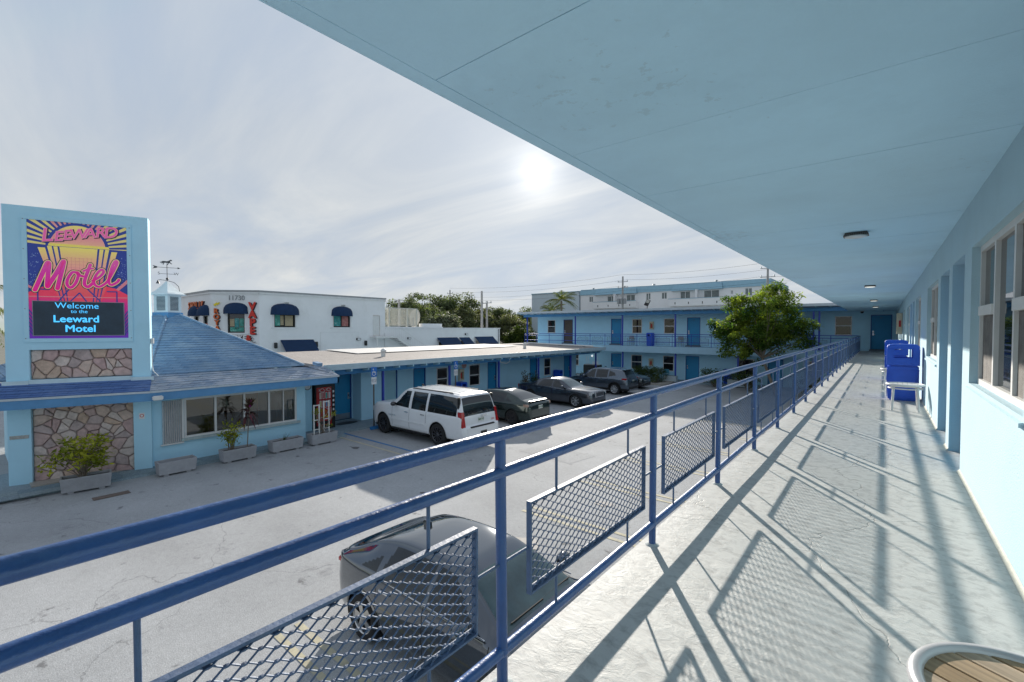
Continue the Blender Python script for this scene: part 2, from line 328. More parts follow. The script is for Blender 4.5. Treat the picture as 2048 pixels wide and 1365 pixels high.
# ================================================================== NEAR WING with the covered walkway
near = thing('motel_wing', 'light blue motel wing with the covered upper walkway in the foreground', 'building', (0.6, 16, 0))
def floor_mat():
    m = bpy.data.materials.new('walkway_trowelled_concrete'); m.use_nodes = True; N, L = m.node_tree.nodes, m.node_tree.links; b = N['Principled BSDF']; b.inputs['Roughness'].default_value = 0.62
    t = N.new('ShaderNodeTexCoord'); V = t.outputs['Object']
    mp = N.new('ShaderNodeMapping'); mp.inputs['Rotation'].default_value = (0, 0, R(12)); mp.inputs['Scale'].default_value = (8, 10.5, 8); L.new(V, mp.inputs[0])
    a = N.new('ShaderNodeTexNoise'); a.inputs['Scale'].default_value = 1.6; a.inputs['Detail'].default_value = 9; a.inputs['Roughness'].default_value = 0.68; a.inputs['Distortion'].default_value = 0.55; L.new(mp.outputs[0], a.inputs['Vector'])
    g = N.new('ShaderNodeTexNoise'); g.inputs['Scale'].default_value = 2.1; g.inputs['Detail'].default_value = 5; L.new(V, g.inputs['Vector'])
    gr = N.new('ShaderNodeMapRange'); L.new(g.outputs[0], gr.inputs[0]); gr.inputs[1].default_value = 0.35; gr.inputs[2].default_value = 0.65; gr.inputs[3].default_value = 0.12; gr.inputs[4].default_value = 1.0
    r = N.new('ShaderNodeValToRGB'); L.new(a.outputs[0], r.inputs[0]); e = r.color_ramp.elements
    e[0].position = 0.30; e[0].color = (0.32, 0.325, 0.32, 1); e[1].position = 0.52; e[1].color = (0.505, 0.512, 0.498, 1)
    f = N.new('ShaderNodeTexNoise'); f.inputs['Scale'].default_value = 2.3; f.inputs['Detail'].default_value = 8; f.inputs['Roughness'].default_value = 0.75; L.new(V, f.inputs['Vector'])
    fr = N.new('ShaderNodeMapRange'); L.new(f.outputs[0], fr.inputs[0]); fr.inputs[1].default_value = 0.53; fr.inputs[2].default_value = 0.70; fr.inputs[4].default_value = 0.6
    mx = N.new('ShaderNodeMixRGB'); L.new(fr.outputs[0], mx.inputs[0]); L.new(r.outputs[0], mx.inputs[1]); mx.inputs[2].default_value = (0.36, 0.365, 0.355, 1)
    vo = N.new('ShaderNodeTexVoronoi'); vo.feature = 'DISTANCE_TO_EDGE'; vo.inputs['Scale'].default_value = 0.42
    dn = N.new('ShaderNodeTexNoise'); dn.inputs['Scale'].default_value = 2.0; dn.inputs['Detail'].default_value = 5; L.new(V, dn.inputs['Vector'])
    ad = N.new('ShaderNodeMixRGB'); ad.blend_type = 'ADD'; ad.inputs[0].default_value = 0.5; L.new(V, ad.inputs[1]); L.new(dn.outputs[1], ad.inputs[2]); L.new(ad.outputs[0], vo.inputs['Vector'])
    ck = N.new('ShaderNodeMapRange'); L.new(vo.outputs[0], ck.inputs[0]); ck.inputs[1].default_value = 0.0; ck.inputs[2].default_value = 0.0022; ck.inputs[3].default_value = 0.75; ck.inputs[4].default_value = 0.0
    cx = N.new('ShaderNodeMixRGB'); L.new(ck.outputs[0], cx.inputs[0]); L.new(mx.outputs[0], cx.inputs[1]); cx.inputs[2].default_value = (0.16, 0.17, 0.17, 1)
    L.new(cx.outputs[0], b.inputs['Base Color'])
    h = N.new('ShaderNodeMath'); h.operation = 'MULTIPLY'; L.new(a.outputs[0], h.inputs[0]); L.new(gr.outputs[0], h.inputs[1])
    h2 = N.new('ShaderNodeMath'); h2.operation = 'MULTIPLY_ADD'; L.new(ck.outputs[0], h2.inputs[0]); h2.inputs[1].default_value = -0.35; L.new(h.outputs[0], h2.inputs[2])
    bp = N.new('ShaderNodeBump'); bp.inputs['Strength'].default_value = 0.5; bp.inputs['Distance'].default_value = 0.016; L.new(h2.outputs[0], bp.inputs['Height']); L.new(bp.outputs[0], b.inputs['Normal'])
    return m
MB().box(-1.235, 0.76, -5, 36.4, 2.61, 2.83).build('walkway_floor', floor_mat(), near, world=True)
for k in range(10):   # beams under the slab
    MB().box(-1.1, 0.6, -3 + k*4.2, -2.8 + k*4.2, 2.36, 2.60).build('floor_beam', M_beam, near, world=True)
WX = 0.61
# openings along the wall: (kind, y0, y1, z0, z1)
mods = [-3.45 + 0.0, 5.85, 15.15, 24.45]
ops = []
for m0 in [-9.3 + 5.85 - 0.0, 5.85, 15.15, 24.45]:
    ops += [('w', m0 - 2.1, m0, 3.76, 4.99), ('d', m0 + 0.46, m0 + 1.49, 2.83, 4.99), ('d', m0 + 1.81, m0 + 2.89, 2.83, 4.99), ('w', m0 + 3.27, m0 + 5.37, 3.76, 4.99)]
ops = [o for o in ops if o[2] < 37.2 and o[1] > -5.5]; ops.sort(key=lambda o: o[1])
wl_ = MB(); y = -6.0
for k, y0, y1, z0, z1 in ops:
    wl_.box(WX, WX + 0.2, y, y0, 2.60, 5.60)
    wl_.box(WX, WX + 0.2, y0, y1, z1, 5.60)
    if z0 > 2.9: wl_.box(WX, WX + 0.2, y0, y1, 2.60, z0)
    else: wl_.box(WX + 0.16, WX + 0.2, y0, y1, 2.60, 2.82)
    y = y1
wl_.box(WX, WX + 0.2, y, 38.0, 2.60, 5.60); wl_.box(WX, WX + 0.2, -6, 38, 0, 2.60)
wl_.box(WX + 0.2, WX + 5.5, -6.0, -5.8, 0, 5.6); wl_.box(WX + 5.3, WX + 5.5, -5.8, 38, 0, 5.6)
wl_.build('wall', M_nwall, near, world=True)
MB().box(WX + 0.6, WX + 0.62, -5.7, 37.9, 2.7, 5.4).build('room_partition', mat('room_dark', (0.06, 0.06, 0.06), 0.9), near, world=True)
M_screen = mat('insect_screen', (0.13, 0.12, 0.11), 0.75, 0.35, 9, 0.3, 300)
def screen_window(y0, y1, z0, z1):
    x0, x1 = WX + 0.055, WX + 0.10
    fr = MB(); w = 0.05
    s1, s2 = y0 + (y1 - y0) / 3, y0 + 2 * (y1 - y0) / 3
    fr.box(x0, x1, y0, y1, z0, z0 + w); fr.box(x0, x1, y0, y1, z1 - w, z1)
    for yy in (y0, s1 - w/2, s2 - w/2, y1 - w): fr.box(x0 + 0.001, x1 - 0.001, yy, yy + w, z0 + w, z1 - w)
    zm = z0 + (z1 - z0) * 0.53
    for a, b in ((y0 + w, s1 - w/2), (s2 + w/2, y1 - w)): fr.box(x0 - 0.012, x1, a, b, zm - 0.04, zm + 0.04)
    f = fr.build('window', M_alu, near, world=True)
    MB().box(WX + 0.085, WX + 0.092, s1 + w/2, s2 - w/2, z0 + w, z1 - w).build('pane', M_glass, f, world=True)
    for a, b in ((y0 + w, s1 - w/2), (s2 + w/2, y1 - w)):
        MB().box(WX + 0.085, WX + 0.092, a, b, zm + 0.04, z1 - w).build('pane', M_glass, f, world=True)
        MB().box(WX + 0.078, WX + 0.086, a, b, z0 + w, zm - 0.04).build('screen', M_screen, f, world=True)
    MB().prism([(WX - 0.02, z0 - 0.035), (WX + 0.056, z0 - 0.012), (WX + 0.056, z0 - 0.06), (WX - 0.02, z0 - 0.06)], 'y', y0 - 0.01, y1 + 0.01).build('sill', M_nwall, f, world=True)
for k, y0, y1, z0, z1 in ops:
    if k == 'w': screen_window(y0, y1, z0, z1)
    else:
        d = MB().box(WX + 0.13, WX + 0.17, y0 + 0.05, y1 - 0.05, 2.85, z1 - 0.05).build('door', M_door, near, world=True)
        fm = MB(); fm.box(WX + 0.11, WX + 0.19, y0, y0 + 0.05, 2.836, z1); fm.box(WX + 0.11, WX + 0.19, y1 - 0.05, y1, 2.836, z1); fm.box(WX + 0.11, WX + 0.19, y0 + 0.05, y1 - 0.05, z1 - 0.05, z1)
        fm.build('frame', M_dframe, d, world=True)
        MB().box(WX + 0.115, WX + 0.13, y1 - 0.2, y1 - 0.12, 3.75, 4.0).build('handle', M_steel, d, world=True, bevel=0.005)
ya_ = -5.5
for k, y0, y1, z0, z1 in [o for o in ops if o[0] == 'd'] + [('e', 37.9, 0, 0, 0)]:
    if y0 > ya_: MB().prism([(WX - 0.022, 2.831), (WX - 0.001, 2.831), (WX - 0.001, 2.856), (WX - 0.006, 2.85)], 'y', ya_, y0).build('base_caulk', mat('caulk_cream', (0.60, 0.60, 0.52), 0.8, 0.15, 12, 0.3, 60), near, world=True)
    ya_ = y1
# soffit: separate boards with recessed joints, edge strip, fascia and roof above
jy = [1.467 + 1.221 * k for k in range(-4, 31)]
def soffit_mat():
    m = M_ceil.copy(); m.name = 'soffit_flaking_paint'; N, L = m.node_tree.nodes, m.node_tree.links; b = N['Principled BSDF']
    src = b.inputs['Base Color'].links[0].from_socket; t = [n for n in N if n.type == 'TEX_COORD'][0]
    a = N.new('ShaderNodeTexNoise'); a.inputs['Scale'].default_value = 12; a.inputs['Detail'].default_value = 8; a.inputs['Roughness'].default_value = 0.7; L.new(t.outputs['Object'], a.inputs['Vector'])
    c = N.new('ShaderNodeTexNoise'); c.inputs['Scale'].default_value = 0.5; c.inputs['Detail'].default_value = 2; L.new(t.outputs['Object'], c.inputs['Vector'])
    p = N.new('ShaderNodeMath'); p.operation = 'MULTIPLY'; L.new(a.outputs[0], p.inputs[0]); L.new(c.outputs[0], p.inputs[1])
    r = N.new('ShaderNodeMapRange'); L.new(p.outputs[0], r.inputs[0]); r.inputs[1].default_value = 0.355; r.inputs[2].default_value = 0.372; r.inputs[4].default_value = 0.55
    x = N.new('ShaderNodeMixRGB'); L.new(r.outputs[0], x.inputs[0]); L.new(src, x.inputs[1]); x.inputs[2].default_value = (0.44, 0.62, 0.72, 1); L.new(x.outputs[0], b.inputs['Base Color'])
    return m
M_sof = soffit_mat(); rs = random.Random(5)
for a, b in zip(jy[:-1], jy[1:]):
    g = rs.choice([0.003, 0.004, 0.006]) if a < 1.0 or a > 1.9 else 0.006
    dz = rs.uniform(0, 0.003)
    MB().box(-1.664, WX, a + g/2, min(b, 37.99) - g/2, 5.43 + dz, 5.452).build('soffit_board', M_sof, near, world=True)
MB().box(-1.745, -1.670, -3.6, 37.3, 5.432, 5.452).build('soffit_edge_strip', M_sof, near, world=True)
MB().box(-1.745, 6.1, -6.2, 38.0, 5.4525, 5.60).build('roof', mat('roof_white', (0.6, 0.58, 0.55), 0.9), near, world=True)
MB().box(-1.760, -1.746, -6.2, 36.4, 5.432, 5.64).build('fascia', M_ceil, near, world=True)
# ceiling lights
M_lens = mat('lamp_lens', (0.80, 0.78, 0.70), 0.4, 0.03, emit=0.25)
for i, (lx, ly, on) in enumerate(((-0.28, 7.0, 0), (-0.30, 15.55, 1), (-0.32, 23.3, 1), (-0.34, 30.0, 1))):
    t = thing('ceiling_light', ['nearest of the flush ceiling lights, dark bronze housing, unlit', 'second ceiling light along the walkway soffit, lens glowing faintly', 'third ceiling light from the camera on the walkway soffit', 'farthest of the walkway ceiling lights, just before the end door'][i], 'ceiling light', (lx, ly, 5.43), 0, 'flush lights along the walkway soffit')
    LS = Matrix.Scale(0.56, 4)
    hs = MB(LS).add([(-0.19,-0.11,0),(0.19,-0.11,0),(0.19,0.11,0),(-0.19,0.11,0),(-0.225,-0.14,-0.075),(0.225,-0.14,-0.075),(0.225,0.14,-0.075),(-0.225,0.14,-0.075)], [(0,1,2,3),(7,6,5,4),(0,4,5,1),(1,5,6,2),(2,6,7,3),(3,7,4,0)])
    h = hs.build('housing', mat('bronze_housing', (0.06, 0.05, 0.045), 0.5), t)
    for k in range(14):
        xx = -0.19 + k * 0.029; MB(LS).add([(xx,-0.128,-0.01),(xx+0.012,-0.128,-0.01),(xx*1.15+0.012,-0.147,-0.07),(xx*1.15,-0.147,-0.07)], [(0,1,2,3)]).build('fin', mat('fin_grey', (0.16, 0.15, 0.14), 0.5), h, recalc=False)
    MB(LS).lathe([(0.0, -0.115), (0.12, -0.112), (0.19, -0.098), (0.205, -0.0755), (0.0, -0.0755)], (0,0,0), 'z', 24).build('lens', M_lens if on else mat('lamp_lens_off', (0.62, 0.64, 0.64), 0.35, 0.06), t, smooth=True)

# ================================================================== RAILING of the near walkway
def rail_mat():
    m = mat('railing_blue_enamel', (0.030, 0.095, 0.275), 0.34, 0.18, 5, 0.45, 24, spec=0.6, coat=0.12, dirt=(0.07, 0.15, 0.31), dirts=4, dirtamt=0.7).copy()
    m.name = 'railing_blue_chipped'; N, L = m.node_tree.nodes, m.node_tree.links; b = N['Principled BSDF']; src = b.inputs['Base Color'].links[0].from_socket
    t = [n for n in N if n.type == 'TEX_COORD'][0]; a = N.new('ShaderNodeTexNoise'); a.inputs['Scale'].default_value = 19; a.inputs['Detail'].default_value = 6; a.inputs['Roughness'].default_value = 0.7; L.new(t.outputs['Object'], a.inputs['Vector'])
    r = N.new('ShaderNodeMapRange'); L.new(a.outputs[0], r.inputs[0]); r.inputs[1].default_value = 0.735; r.inputs[2].default_value = 0.75
    x = N.new('ShaderNodeMixRGB'); L.new(r.outputs[0], x.inputs[0]); L.new(src, x.inputs[1]); x.inputs[2].default_value = (0.24, 0.20, 0.19, 1); L.new(x.outputs[0], b.inputs['Base Color'])
    return m
M_rail = rail_mat()
M_mesh = mat('panel_blue_paint', (0.095, 0.145, 0.25), 0.55, 0.18, 9, 0.3, 60, spec=0.4, dirt=(0.16, 0.18, 0.22), dirts=5, dirtamt=0.6)
RX, RY0, SP, NB = -1.16, 1.36, 1.5235, 23
rail = thing('railing', 'blue pipe railing with expanded metal panels along the foreground walkway', 'railing', (RX, 16, 2.83))
yA, yB = RY0 - 2 * SP, RY0 + NB * SP
def wob(y, a=0.005): return noise.noise(Vector((y * 0.7, a * 999, 0))) * a
for nm, z, r in (('top_rail', 3.835, 0.0245), ('middle_rail', 3.685, 0.0225), ('bottom_rail', 2.965, 0.0225)):
    n = 110; MB().tube([(RX + wob(yA + (yB - yA) * i / n + z), yA + (yB - yA) * i / n, z + wob(yA + (yB - yA) * i / n + 7 * z)) for i in range(n + 1)], r, 18).build(nm, M_rail, rail, world=True, smooth=True)
def exp_metal(w, h, lw, sw, t=0.0042, d=0.0028):
    """expanded metal: a lattice of slanted strands joined at flattened knuckles"""
    mb = MB(); nx, nz_ = round(w / lw), round(h / sw); lw, sw = w / nx, h / nz_
    for j in range(nz_ * 2 + 0):
        for i in range(nx * 2):
            if (i + j) % 2: a, b = (i, j + 1), (i + 1, j)
            else: a, b = (i, j), (i + 1, j + 1)
            up = b[1] > a[1]
            ax, az, bx, bz = a[0] * lw / 2, a[1] * sw / 2, b[0] * lw / 2, b[1] * sw / 2
            k = lw * 0.085
            P = [(ax, az), (ax + k, az), (bx - k, bz), (bx, bz)]
            vs = []
            for q, (x, z) in enumerate(P):
                tt = t * (1.15 if q in (0, 3) else 0.8); off = d if up else -d
                vs += [(off - d, x, z - tt * 0.5), (off + d, x, z - tt), (off + d, x, z + tt * 0.5), (off - d, x, z + tt)]
            fs = []
            for q in range(3):
                for e in range(4): fs.append((q*4 + e, q*4 + (e+1) % 4, q*4 + 4 + (e+1) % 4, q*4 + 4 + e))
            mb.add(vs, fs)
    return mb
pw_, ph_ = 1.2, 0.40
panel_p = None
for i in range(-2, NB + 1):
    py_ = RY0 + i * SP
    if i == -2:
        post0 = MB().tube([(0, 0, 0), (0, 0, 1.005)], 0.0222, 18).build('post', M_rail, rail, smooth=True); flange = MB().lathe([(0.022, 0.012), (0.030, 0.008), (0.042, 0.002), (0.046, 0), (0, 0)], n=16).build('foot_caulk', mat('caulk_pale', (0.42, 0.46, 0.47), 0.8, 0.1, 30, 0.3, 80), post0)
        for zz_ in (0.135, 0.855): MB().ball((0, 0, zz_), 0.0265, 12, 8, 1.0, 1.25, 1.0).build('weld_bead', M_rail, post0, smooth=True)
        post0.location = (0, py_ - 16, 0)
    else:
        pc = inst(post0, rail, (0, py_ - 16, 0)); pc.rotation_euler = (R(rs.uniform(-0.35, 0.35)), R(rs.uniform(-0.35, 0.35)), 0)
    if i == NB: break
    if panel_p is None:
        f = MB(); w, hh, b_ = pw_, ph_, 0.024
        f.box(-0.006, 0.018, 0, w, 0, b_ * 0.35); f.box(-0.006, -0.002, 0, w, b_ * 0.35, b_); f.box(-0.006, 0.018, 0, w, hh - b_ * 0.35, hh); f.box(-0.006, -0.002, 0, w, hh - b_, hh - b_ * 0.35)
        f.box(-0.006, 0.018, 0, b_ * 0.35, b_ * 0.35, hh - b_ * 0.35); f.box(-0.006, 0.018, w - b_ * 0.35, w, b_ * 0.35, hh - b_ * 0.35)
        panel_p = f.build('panel_frame', M_mesh, rail)
        em = exp_metal(w - 0.012, hh - 0.012, 0.0725, 0.0345, 0.0028, 0.0020); em.v = [v + Vector((0.006, 0.006, 0.006)) for v in em.v]
        em.build('expanded_mesh', M_mesh, panel_p, kind='stuff', recalc=False)
        for yy in (0.22, 0.98):
            MB().tube([(0, yy, hh), (0, yy, 0.545)], 0.0065, 8).build('hanger_rod', M_mesh, panel_p, smooth=True); MB().tube([(0, yy, 0), (0, yy, -0.14)], 0.0065, 8).build('foot_rod', M_mesh, panel_p, smooth=True)
        MB().tube([(0, 0, hh * 0.5), (0, -0.15, hh * 0.5)], 0.0065, 8).build('side_stub', M_mesh, panel_p, smooth=True); MB().tube([(0, w, hh * 0.5), (0, w + 0.15, hh * 0.5)], 0.0065, 8).build('side_stub', M_mesh, panel_p, smooth=True)
        panel_p.location = (0, py_ + 0.165 - 16, 3.12 - 2.83)
    else: inst(panel_p, rail, (0, py_ + 0.165 - 16, 3.12 - 2.83))
# ================================================================== wall, door and window builders for the wings
def wall_open(mb, u0, u1, z0, z1, ops, t=0.2):
    """wall in the local frame (u along, v outward, z up) with rectangular openings (ua, ub, za, zb)"""
    u = u0
    for a, b, c, d in sorted(ops):
        if a > u: mb.box(u, a, -t, 0, z0, z1)
        if d < z1: mb.box(a, b, -t, 0, d, z1)
        if c > z0: mb.box(a, b, -t, 0, z0, c)
        u = b
    mb.box(u, u1, -t, 0, z0, z1); return mb
def hung_window(par, M, a, b, c, d, glass, curtain=None):
    w = 0.055; f = MB(M); zm = (c + d) / 2
    f.box(a, b, -0.06, 0.018, c, c + w); f.box(a, b, -0.06, 0.018, d - w, d); f.box(a, a + w, -0.06, 0.018, c + w, d - w); f.box(b - w, b, -0.06, 0.018, c + w, d - w); f.box(a + w, b - w, -0.05, 0.008, zm - 0.03, zm + 0.03)
    o = f.build('window', M_alu, par, world=True)
    for p, q, s in ((c + w, zm - 0.03, -0.028), (zm + 0.03, d - w, -0.018)): MB(M).box(a + w, b - w, s - 0.008, s, p, q).build('pane', glass, o, world=True)
    MB(M).prism([(a - 0.05, c - 0.055), (b + 0.05, c - 0.055), (b + 0.05, c - 0.003), (a - 0.05, c - 0.003)], 'y', -0.05, 0.05).build('sill', M_wall, o, world=True)
    return o
def door_in(par, M, a, b, c, d, m=None, hinge=1, number=None, handle='lock', kick=False):
    o = MB(M).box(a + 0.045, b - 0.045, -0.10, -0.055, c + 0.02, d - 0.045).build('door', m or M_door, par, world=True)
    f = MB(M); f.box(a, a + 0.045, -0.14, 0.012, c, d); f.box(b - 0.045, b, -0.14, 0.012, c, d); f.box(a + 0.045, b - 0.045, -0.14, 0.012, d - 0.045, d)
    f.build('frame', M_dframe, o, world=True)
    MB(M).box(a, b, -0.14, 0.03, c, c + 0.02).build('threshold', mat('threshold_dark', (0.05, 0.055, 0.07), 0.7), o, world=True)
    hx = a + 0.13 if hinge > 0 else b - 0.13
    if handle == 'lock':
        MB(M).box(hx - 0.04, hx + 0.04, -0.055, -0.03, c + 0.92, c + 1.22).build('lock_plate', M_steel, o, world=True, bevel=0.004)
        MB(M).box(hx - 0.014, hx + 0.014, -0.03, -0.02, c + 1.05, c + 1.14).build('card_slot', M_black, o, world=True)
        MB(M).box(hx - 0.02, hx + 0.1, -0.03, 0.0, c + 0.96, c + 0.985).build('handle', M_steel, o, world=True)
    else:
        for z in (0.95, 1.1): MB(M).lathe([(0, 0.03), (0.03, 0.02), (0.03, 0)], (hx, -0.055, c + z), 'y', 12).build('knob', M_steel, o, world=True)
    if kick: MB(M).box(a + 0.06, b - 0.06, -0.055, -0.051, c + 0.03, c + 0.28).build('kick_plate', M_steel, o, world=True)
    if number: text('room_number', number, mat('number_grey', (0.10, 0.22, 0.33), 0.5), o, M @ Matrix.Translation(((a + b) / 2, -0.05, d - 0.2)), 0.13, 0.004)
    return o
def extinguisher_box(M, u, z, label):
    t = thing('extinguisher_cabinet', label, 'fire extinguisher', M @ Vector((u, 0, z)))
    f = MB(M); w, h = 0.17, 0.33
    f.box(u - w, u - w + 0.05, 0, 0.17, z - h, z + h); f.box(u + w - 0.05, u + w, 0, 0.17, z - h, z + h); f.box(u - w + 0.05, u + w - 0.05, 0, 0.17, z - h, z - h + 0.08); f.box(u - w + 0.05, u + w - 0.05, 0, 0.17, z + h - 0.14, z + h); f.box(u - w + 0.05, u + w - 0.05, 0, 0.02, z - h + 0.08, z + h - 0.14)
    f.build('cabinet', M_tan, t, world=True)
    MB(M).lathe([(0, z - 0.22), (0.055, z - 0.21), (0.06, z - 0.1), (0.055, z + 0.08), (0.02, z + 0.12), (0.02, z + 0.16), (0, z + 0.16)], (u, 0.09, 0), 'z', 12).build('extinguisher', M_red, t, world=True, smooth=True)
    return t

# ================================================================== LOW WING across the court (single storey, handicap bays)
LX = -19.2; LM = frame_matrix((LX, 0, 0), (0, 1, 0), (1, 0, 0))
low = thing('motel_wing', 'single-storey light blue wing with a flat tan roof behind the parked cars', 'building', (LX, 21, 0))
FZ = 0.09
lops = [(13.30, 14.25, FZ, 2.22), (15.28, 16.1, FZ, 2.18), (16.88, 17.72, 0.84, 2.10), (19.45, 20.37, 0.84, 2.12), (21.1, 21.95, FZ, 2.18), (25.5, 26.35, FZ, 2.18), (27.2, 28.05, 0.84, 2.12), (29.9, 30.8, FZ, 2.18)]
w = wall_open(MB(LM), 12.3, 31.7, 0, 2.75, lops)
w.box(8.4, 10.65, -1.0, -0.8, 0, 2.7)          # recess wall behind the vending machine is further back
w.box(11.72, 12.3, -0.14, 0.72, 0, 2.55)       # closet pier by the teal entrance door
w.box(12.3, 13.0, 0.0, 0.72, 0, 2.55)
w.box(31.5, 31.7, -5, -0.2, 0, 2.75); w.box(12.3, 31.5, -5.2, -5.0, 0, 2.75)
w.build('wall', M_wall, low, world=True)
wall_open(MB(LM), 8.4, 11.72, 0, 2.7, [(10.75, 11.66, FZ, 2.2)], 0.15).build('entrance_wall', M_wall, low, world=True)
door_in(low, LM, 10.75, 11.66, FZ, 2.2, hinge=-1, kick=True, number='1')
M_lblue = mat('door_light_blue', (0.38, 0.64, 0.73), 0.6, 0.04)
door_in(low, LM, 13.30, 14.25, FZ, 2.22, m=M_lblue, handle='knob')
for i, k in enumerate((1, 4, 5, 7)):
    a, b, c, d = lops[k]; door_in(low, LM, a, b, c, d, hinge=-1, number=str(116 - i))
for k in (2, 3, 6):
    a, b, c, d = lops[k]; hung_window(low, LM, a, b, c, d, M_glass)
MB(LM).box(12.3, 31.7, 0, 0.012, FZ, FZ + 0.16).build('wall_base', mat('base_blue', (0.33, 0.56, 0.66), 0.8), low, world=True)
M_gravel = ground_mat('roof_tan_gravel', (0.31, 0.285, 0.27), 9, crack=False, blot=(0.22, 0.20, 0.19))
rf = MB(); rf.prism([(-17.12, 2.66), (-17.12, 2.80), (-25.0, 3.02), (-25.0, 2.86)], 'y', 9.2, 32.7); rf.build('roof', M_gravel, low, world=True)
MB().prism([(-21.6, 2.975), (-24.9, 3.075), (-24.9, 3.06), (-21.6, 2.955)], 'y', 13.5, 27).build('roof_white_patch', mat('roof_white_coating', (0.60, 0.59, 0.57), 0.8, 0.05), low, world=True)
MB().box(-17.118, -17.06, 9.2, 32.7, 2.60, 2.83).build('drip_edge', mat('drip_grey_blue', (0.42, 0.55, 0.62), 0.6), low, world=True)
MB().box(-17.72, -17.5, 9.3, 32.5, 2.36, 2.60).build('beam', M_beam, low, world=True)
MB().box(-19.2, -17.1, 9.3, 32.5, 2.605, 2.655).build('soffit', mat('soffit_mid_blue', (0.10, 0.33, 0.52), 0.7), low, world=True)
rt0 = None
for k in range(29):
    yy = 9.6 + k * 0.8
    if rt0 is None: rt0 = MB().prism([(-0.42, 0), (0.0, 0.03), (0.0, -0.09), (-0.42, -0.14)], 'y', -0.03, 0.03).build('rafter_tail', mat('rafter_pale_blue', (0.34, 0.58, 0.68), 0.7), low); rt0.location = Vector((-17.07, yy, 2.6)) - low.location
    else: inst(rt0, low, Vector((-17.07, yy, 2.6)) - low.location)
p0_ = None
for yy in (12.28, 16.38, 20.33, 24.33, 28.33, 32.05):
    if p0_ is None:
        p0_ = MB().box(-0.05, 0.05, -0.05, 0.05, 0, 2.29).build('post', M_post, low, bevel=0.008); p0_.location = Vector((-17.61, yy, 0.07)) - low.location
    else: inst(p0_, low, Vector((-17.61, yy, 0.07)) - low.location)
for i, (vx, vy, vz) in enumerate(((-19.6, 13.7, 2.86), (-20.2, 26.2, 2.88))):
    v = thing('roof_vent', ['white hooded vent pipe on the tan roof near the awning shop', 'white hooded vent pipe farther along the tan roof, by the small awnings'][i], 'roof vent', (vx, vy, vz))
    MB().lathe([(0, 0.3), (0.11, 0.3), (0.11, 0), (0.22, -0.0), (0.24, -0.03), (0, -0.03)], n=16).build('pipe', M_white, v, smooth=False)
    MB().lathe([(0, 0.42), (0.08, 0.4), (0.14, 0.33), (0.14, 0.24), (0.118, 0.24)], (0.02, 0, 0), n=16).build('hood', M_white, v, smooth=True)
t = thing('roof_pipe_run', 'white pipe lying across the tan roof near its far end', 'pipe', (-21, 31, 2.9)); MB().tube([(-17.6, 31.6, 2.92), (-21.0, 31.4, 3.0), (-24.0, 31.4, 3.08)], 0.06, 8).build('pipe', M_white, t, world=True, smooth=True)
for x in (-18.4, -20.6, -22.8): MB().box(x - 0.06, x + 0.06, 31.3, 31.7, 2.80, 2.93).build('support_block', M_grey, t, world=True)
extinguisher_box(LM, 18.7, 1.58, 'beige extinguisher cabinet on the low wing above the blue bin')
# oval name plates, hose bracket
t = thing('wall_plaque', 'small red and white oval plaque on the low wing wall, between two windows', 'sign', (LX, 19.02, 2.13))
MB(LM).lathe([(0, 0.012), (0.2, 0.012), (0.2, 0.0)], (19.02, 0, 2.13), 'y', 20).build('plate', mat('plaque_pink', (0.60, 0.34, 0.30), 0.6), t, world=True)
text('lettering', 'PARKING', mat('plaque_red', (0.45, 0.06, 0.05), 0.6), t, LM @ Matrix.Translation((19.02, 0.016, 2.13)), 0.09)
# two accessible-parking signs
M_sb = mat('sign_blue', (0.02, 0.16, 0.55), 0.4, 0.04); M_sw = mat('sign_white', (0.75, 0.76, 0.77), 0.4, 0.03)
for i, yy in enumerate((11.32, 16.14)):
    s = thing('parking_sign', ['accessible parking sign on a thin post in front of the white SUV', 'accessible parking sign on a thin post between the SUV and the green-black car'][i], 'road sign', (-16.9, yy, 0.07))
    MB().box(-0.02, 0.02, -0.025, 0.025, 0, 2.56).build('post', mat('sign_post_bronze', (0.12, 0.11, 0.10), 0.6), s)
    b = MB().box(0.022, 0.028, -0.14, 0.14, 2.15, 2.56).build('upper_plate', M_sb, s, bevel=0.002)
    MS = frame_matrix((-16.9, yy, 0.07), (0, 1, 0), (1, 0, 0))
    ic = MB(MS); ic.lathe([(0.075, 0.031), (0.075, 0.033), (0.098, 0.033), (0.098, 0.031)], (0, 0, 2.29), 'y', 24); ic.bar((-0.03, 0.032, 2.42), (-0.02, 0.032, 2.30), 0.03, 0.002); ic.bar((-0.02, 0.032, 2.32), (0.055, 0.032, 2.32), 0.003, 0.03); ic.bar((0.05, 0.032, 2.32), (0.085, 0.032, 2.23), 0.03, 0.003); ic.lathe([(0, 0.031), (0, 0.033), (0.028, 0.033), (0.028, 0.031)], (-0.035, 0, 2.465), 'y', 14)
    ic.build('wheelchair_symbol', M_sw, s, world=True)
    MB().box(0.022, 0.028, -0.13, 0.13, 1.82, 2.13).build('lower_plate', M_sw, s, bevel=0.002)
    text('lettering', 'PARKING BY\nPERMIT ONLY\n$250 FINE', mat('sign_grey_text', (0.12, 0.14, 0.2), 0.5), s, MS @ Matrix.Translation((0, 0.031, 1.98)), 0.047)

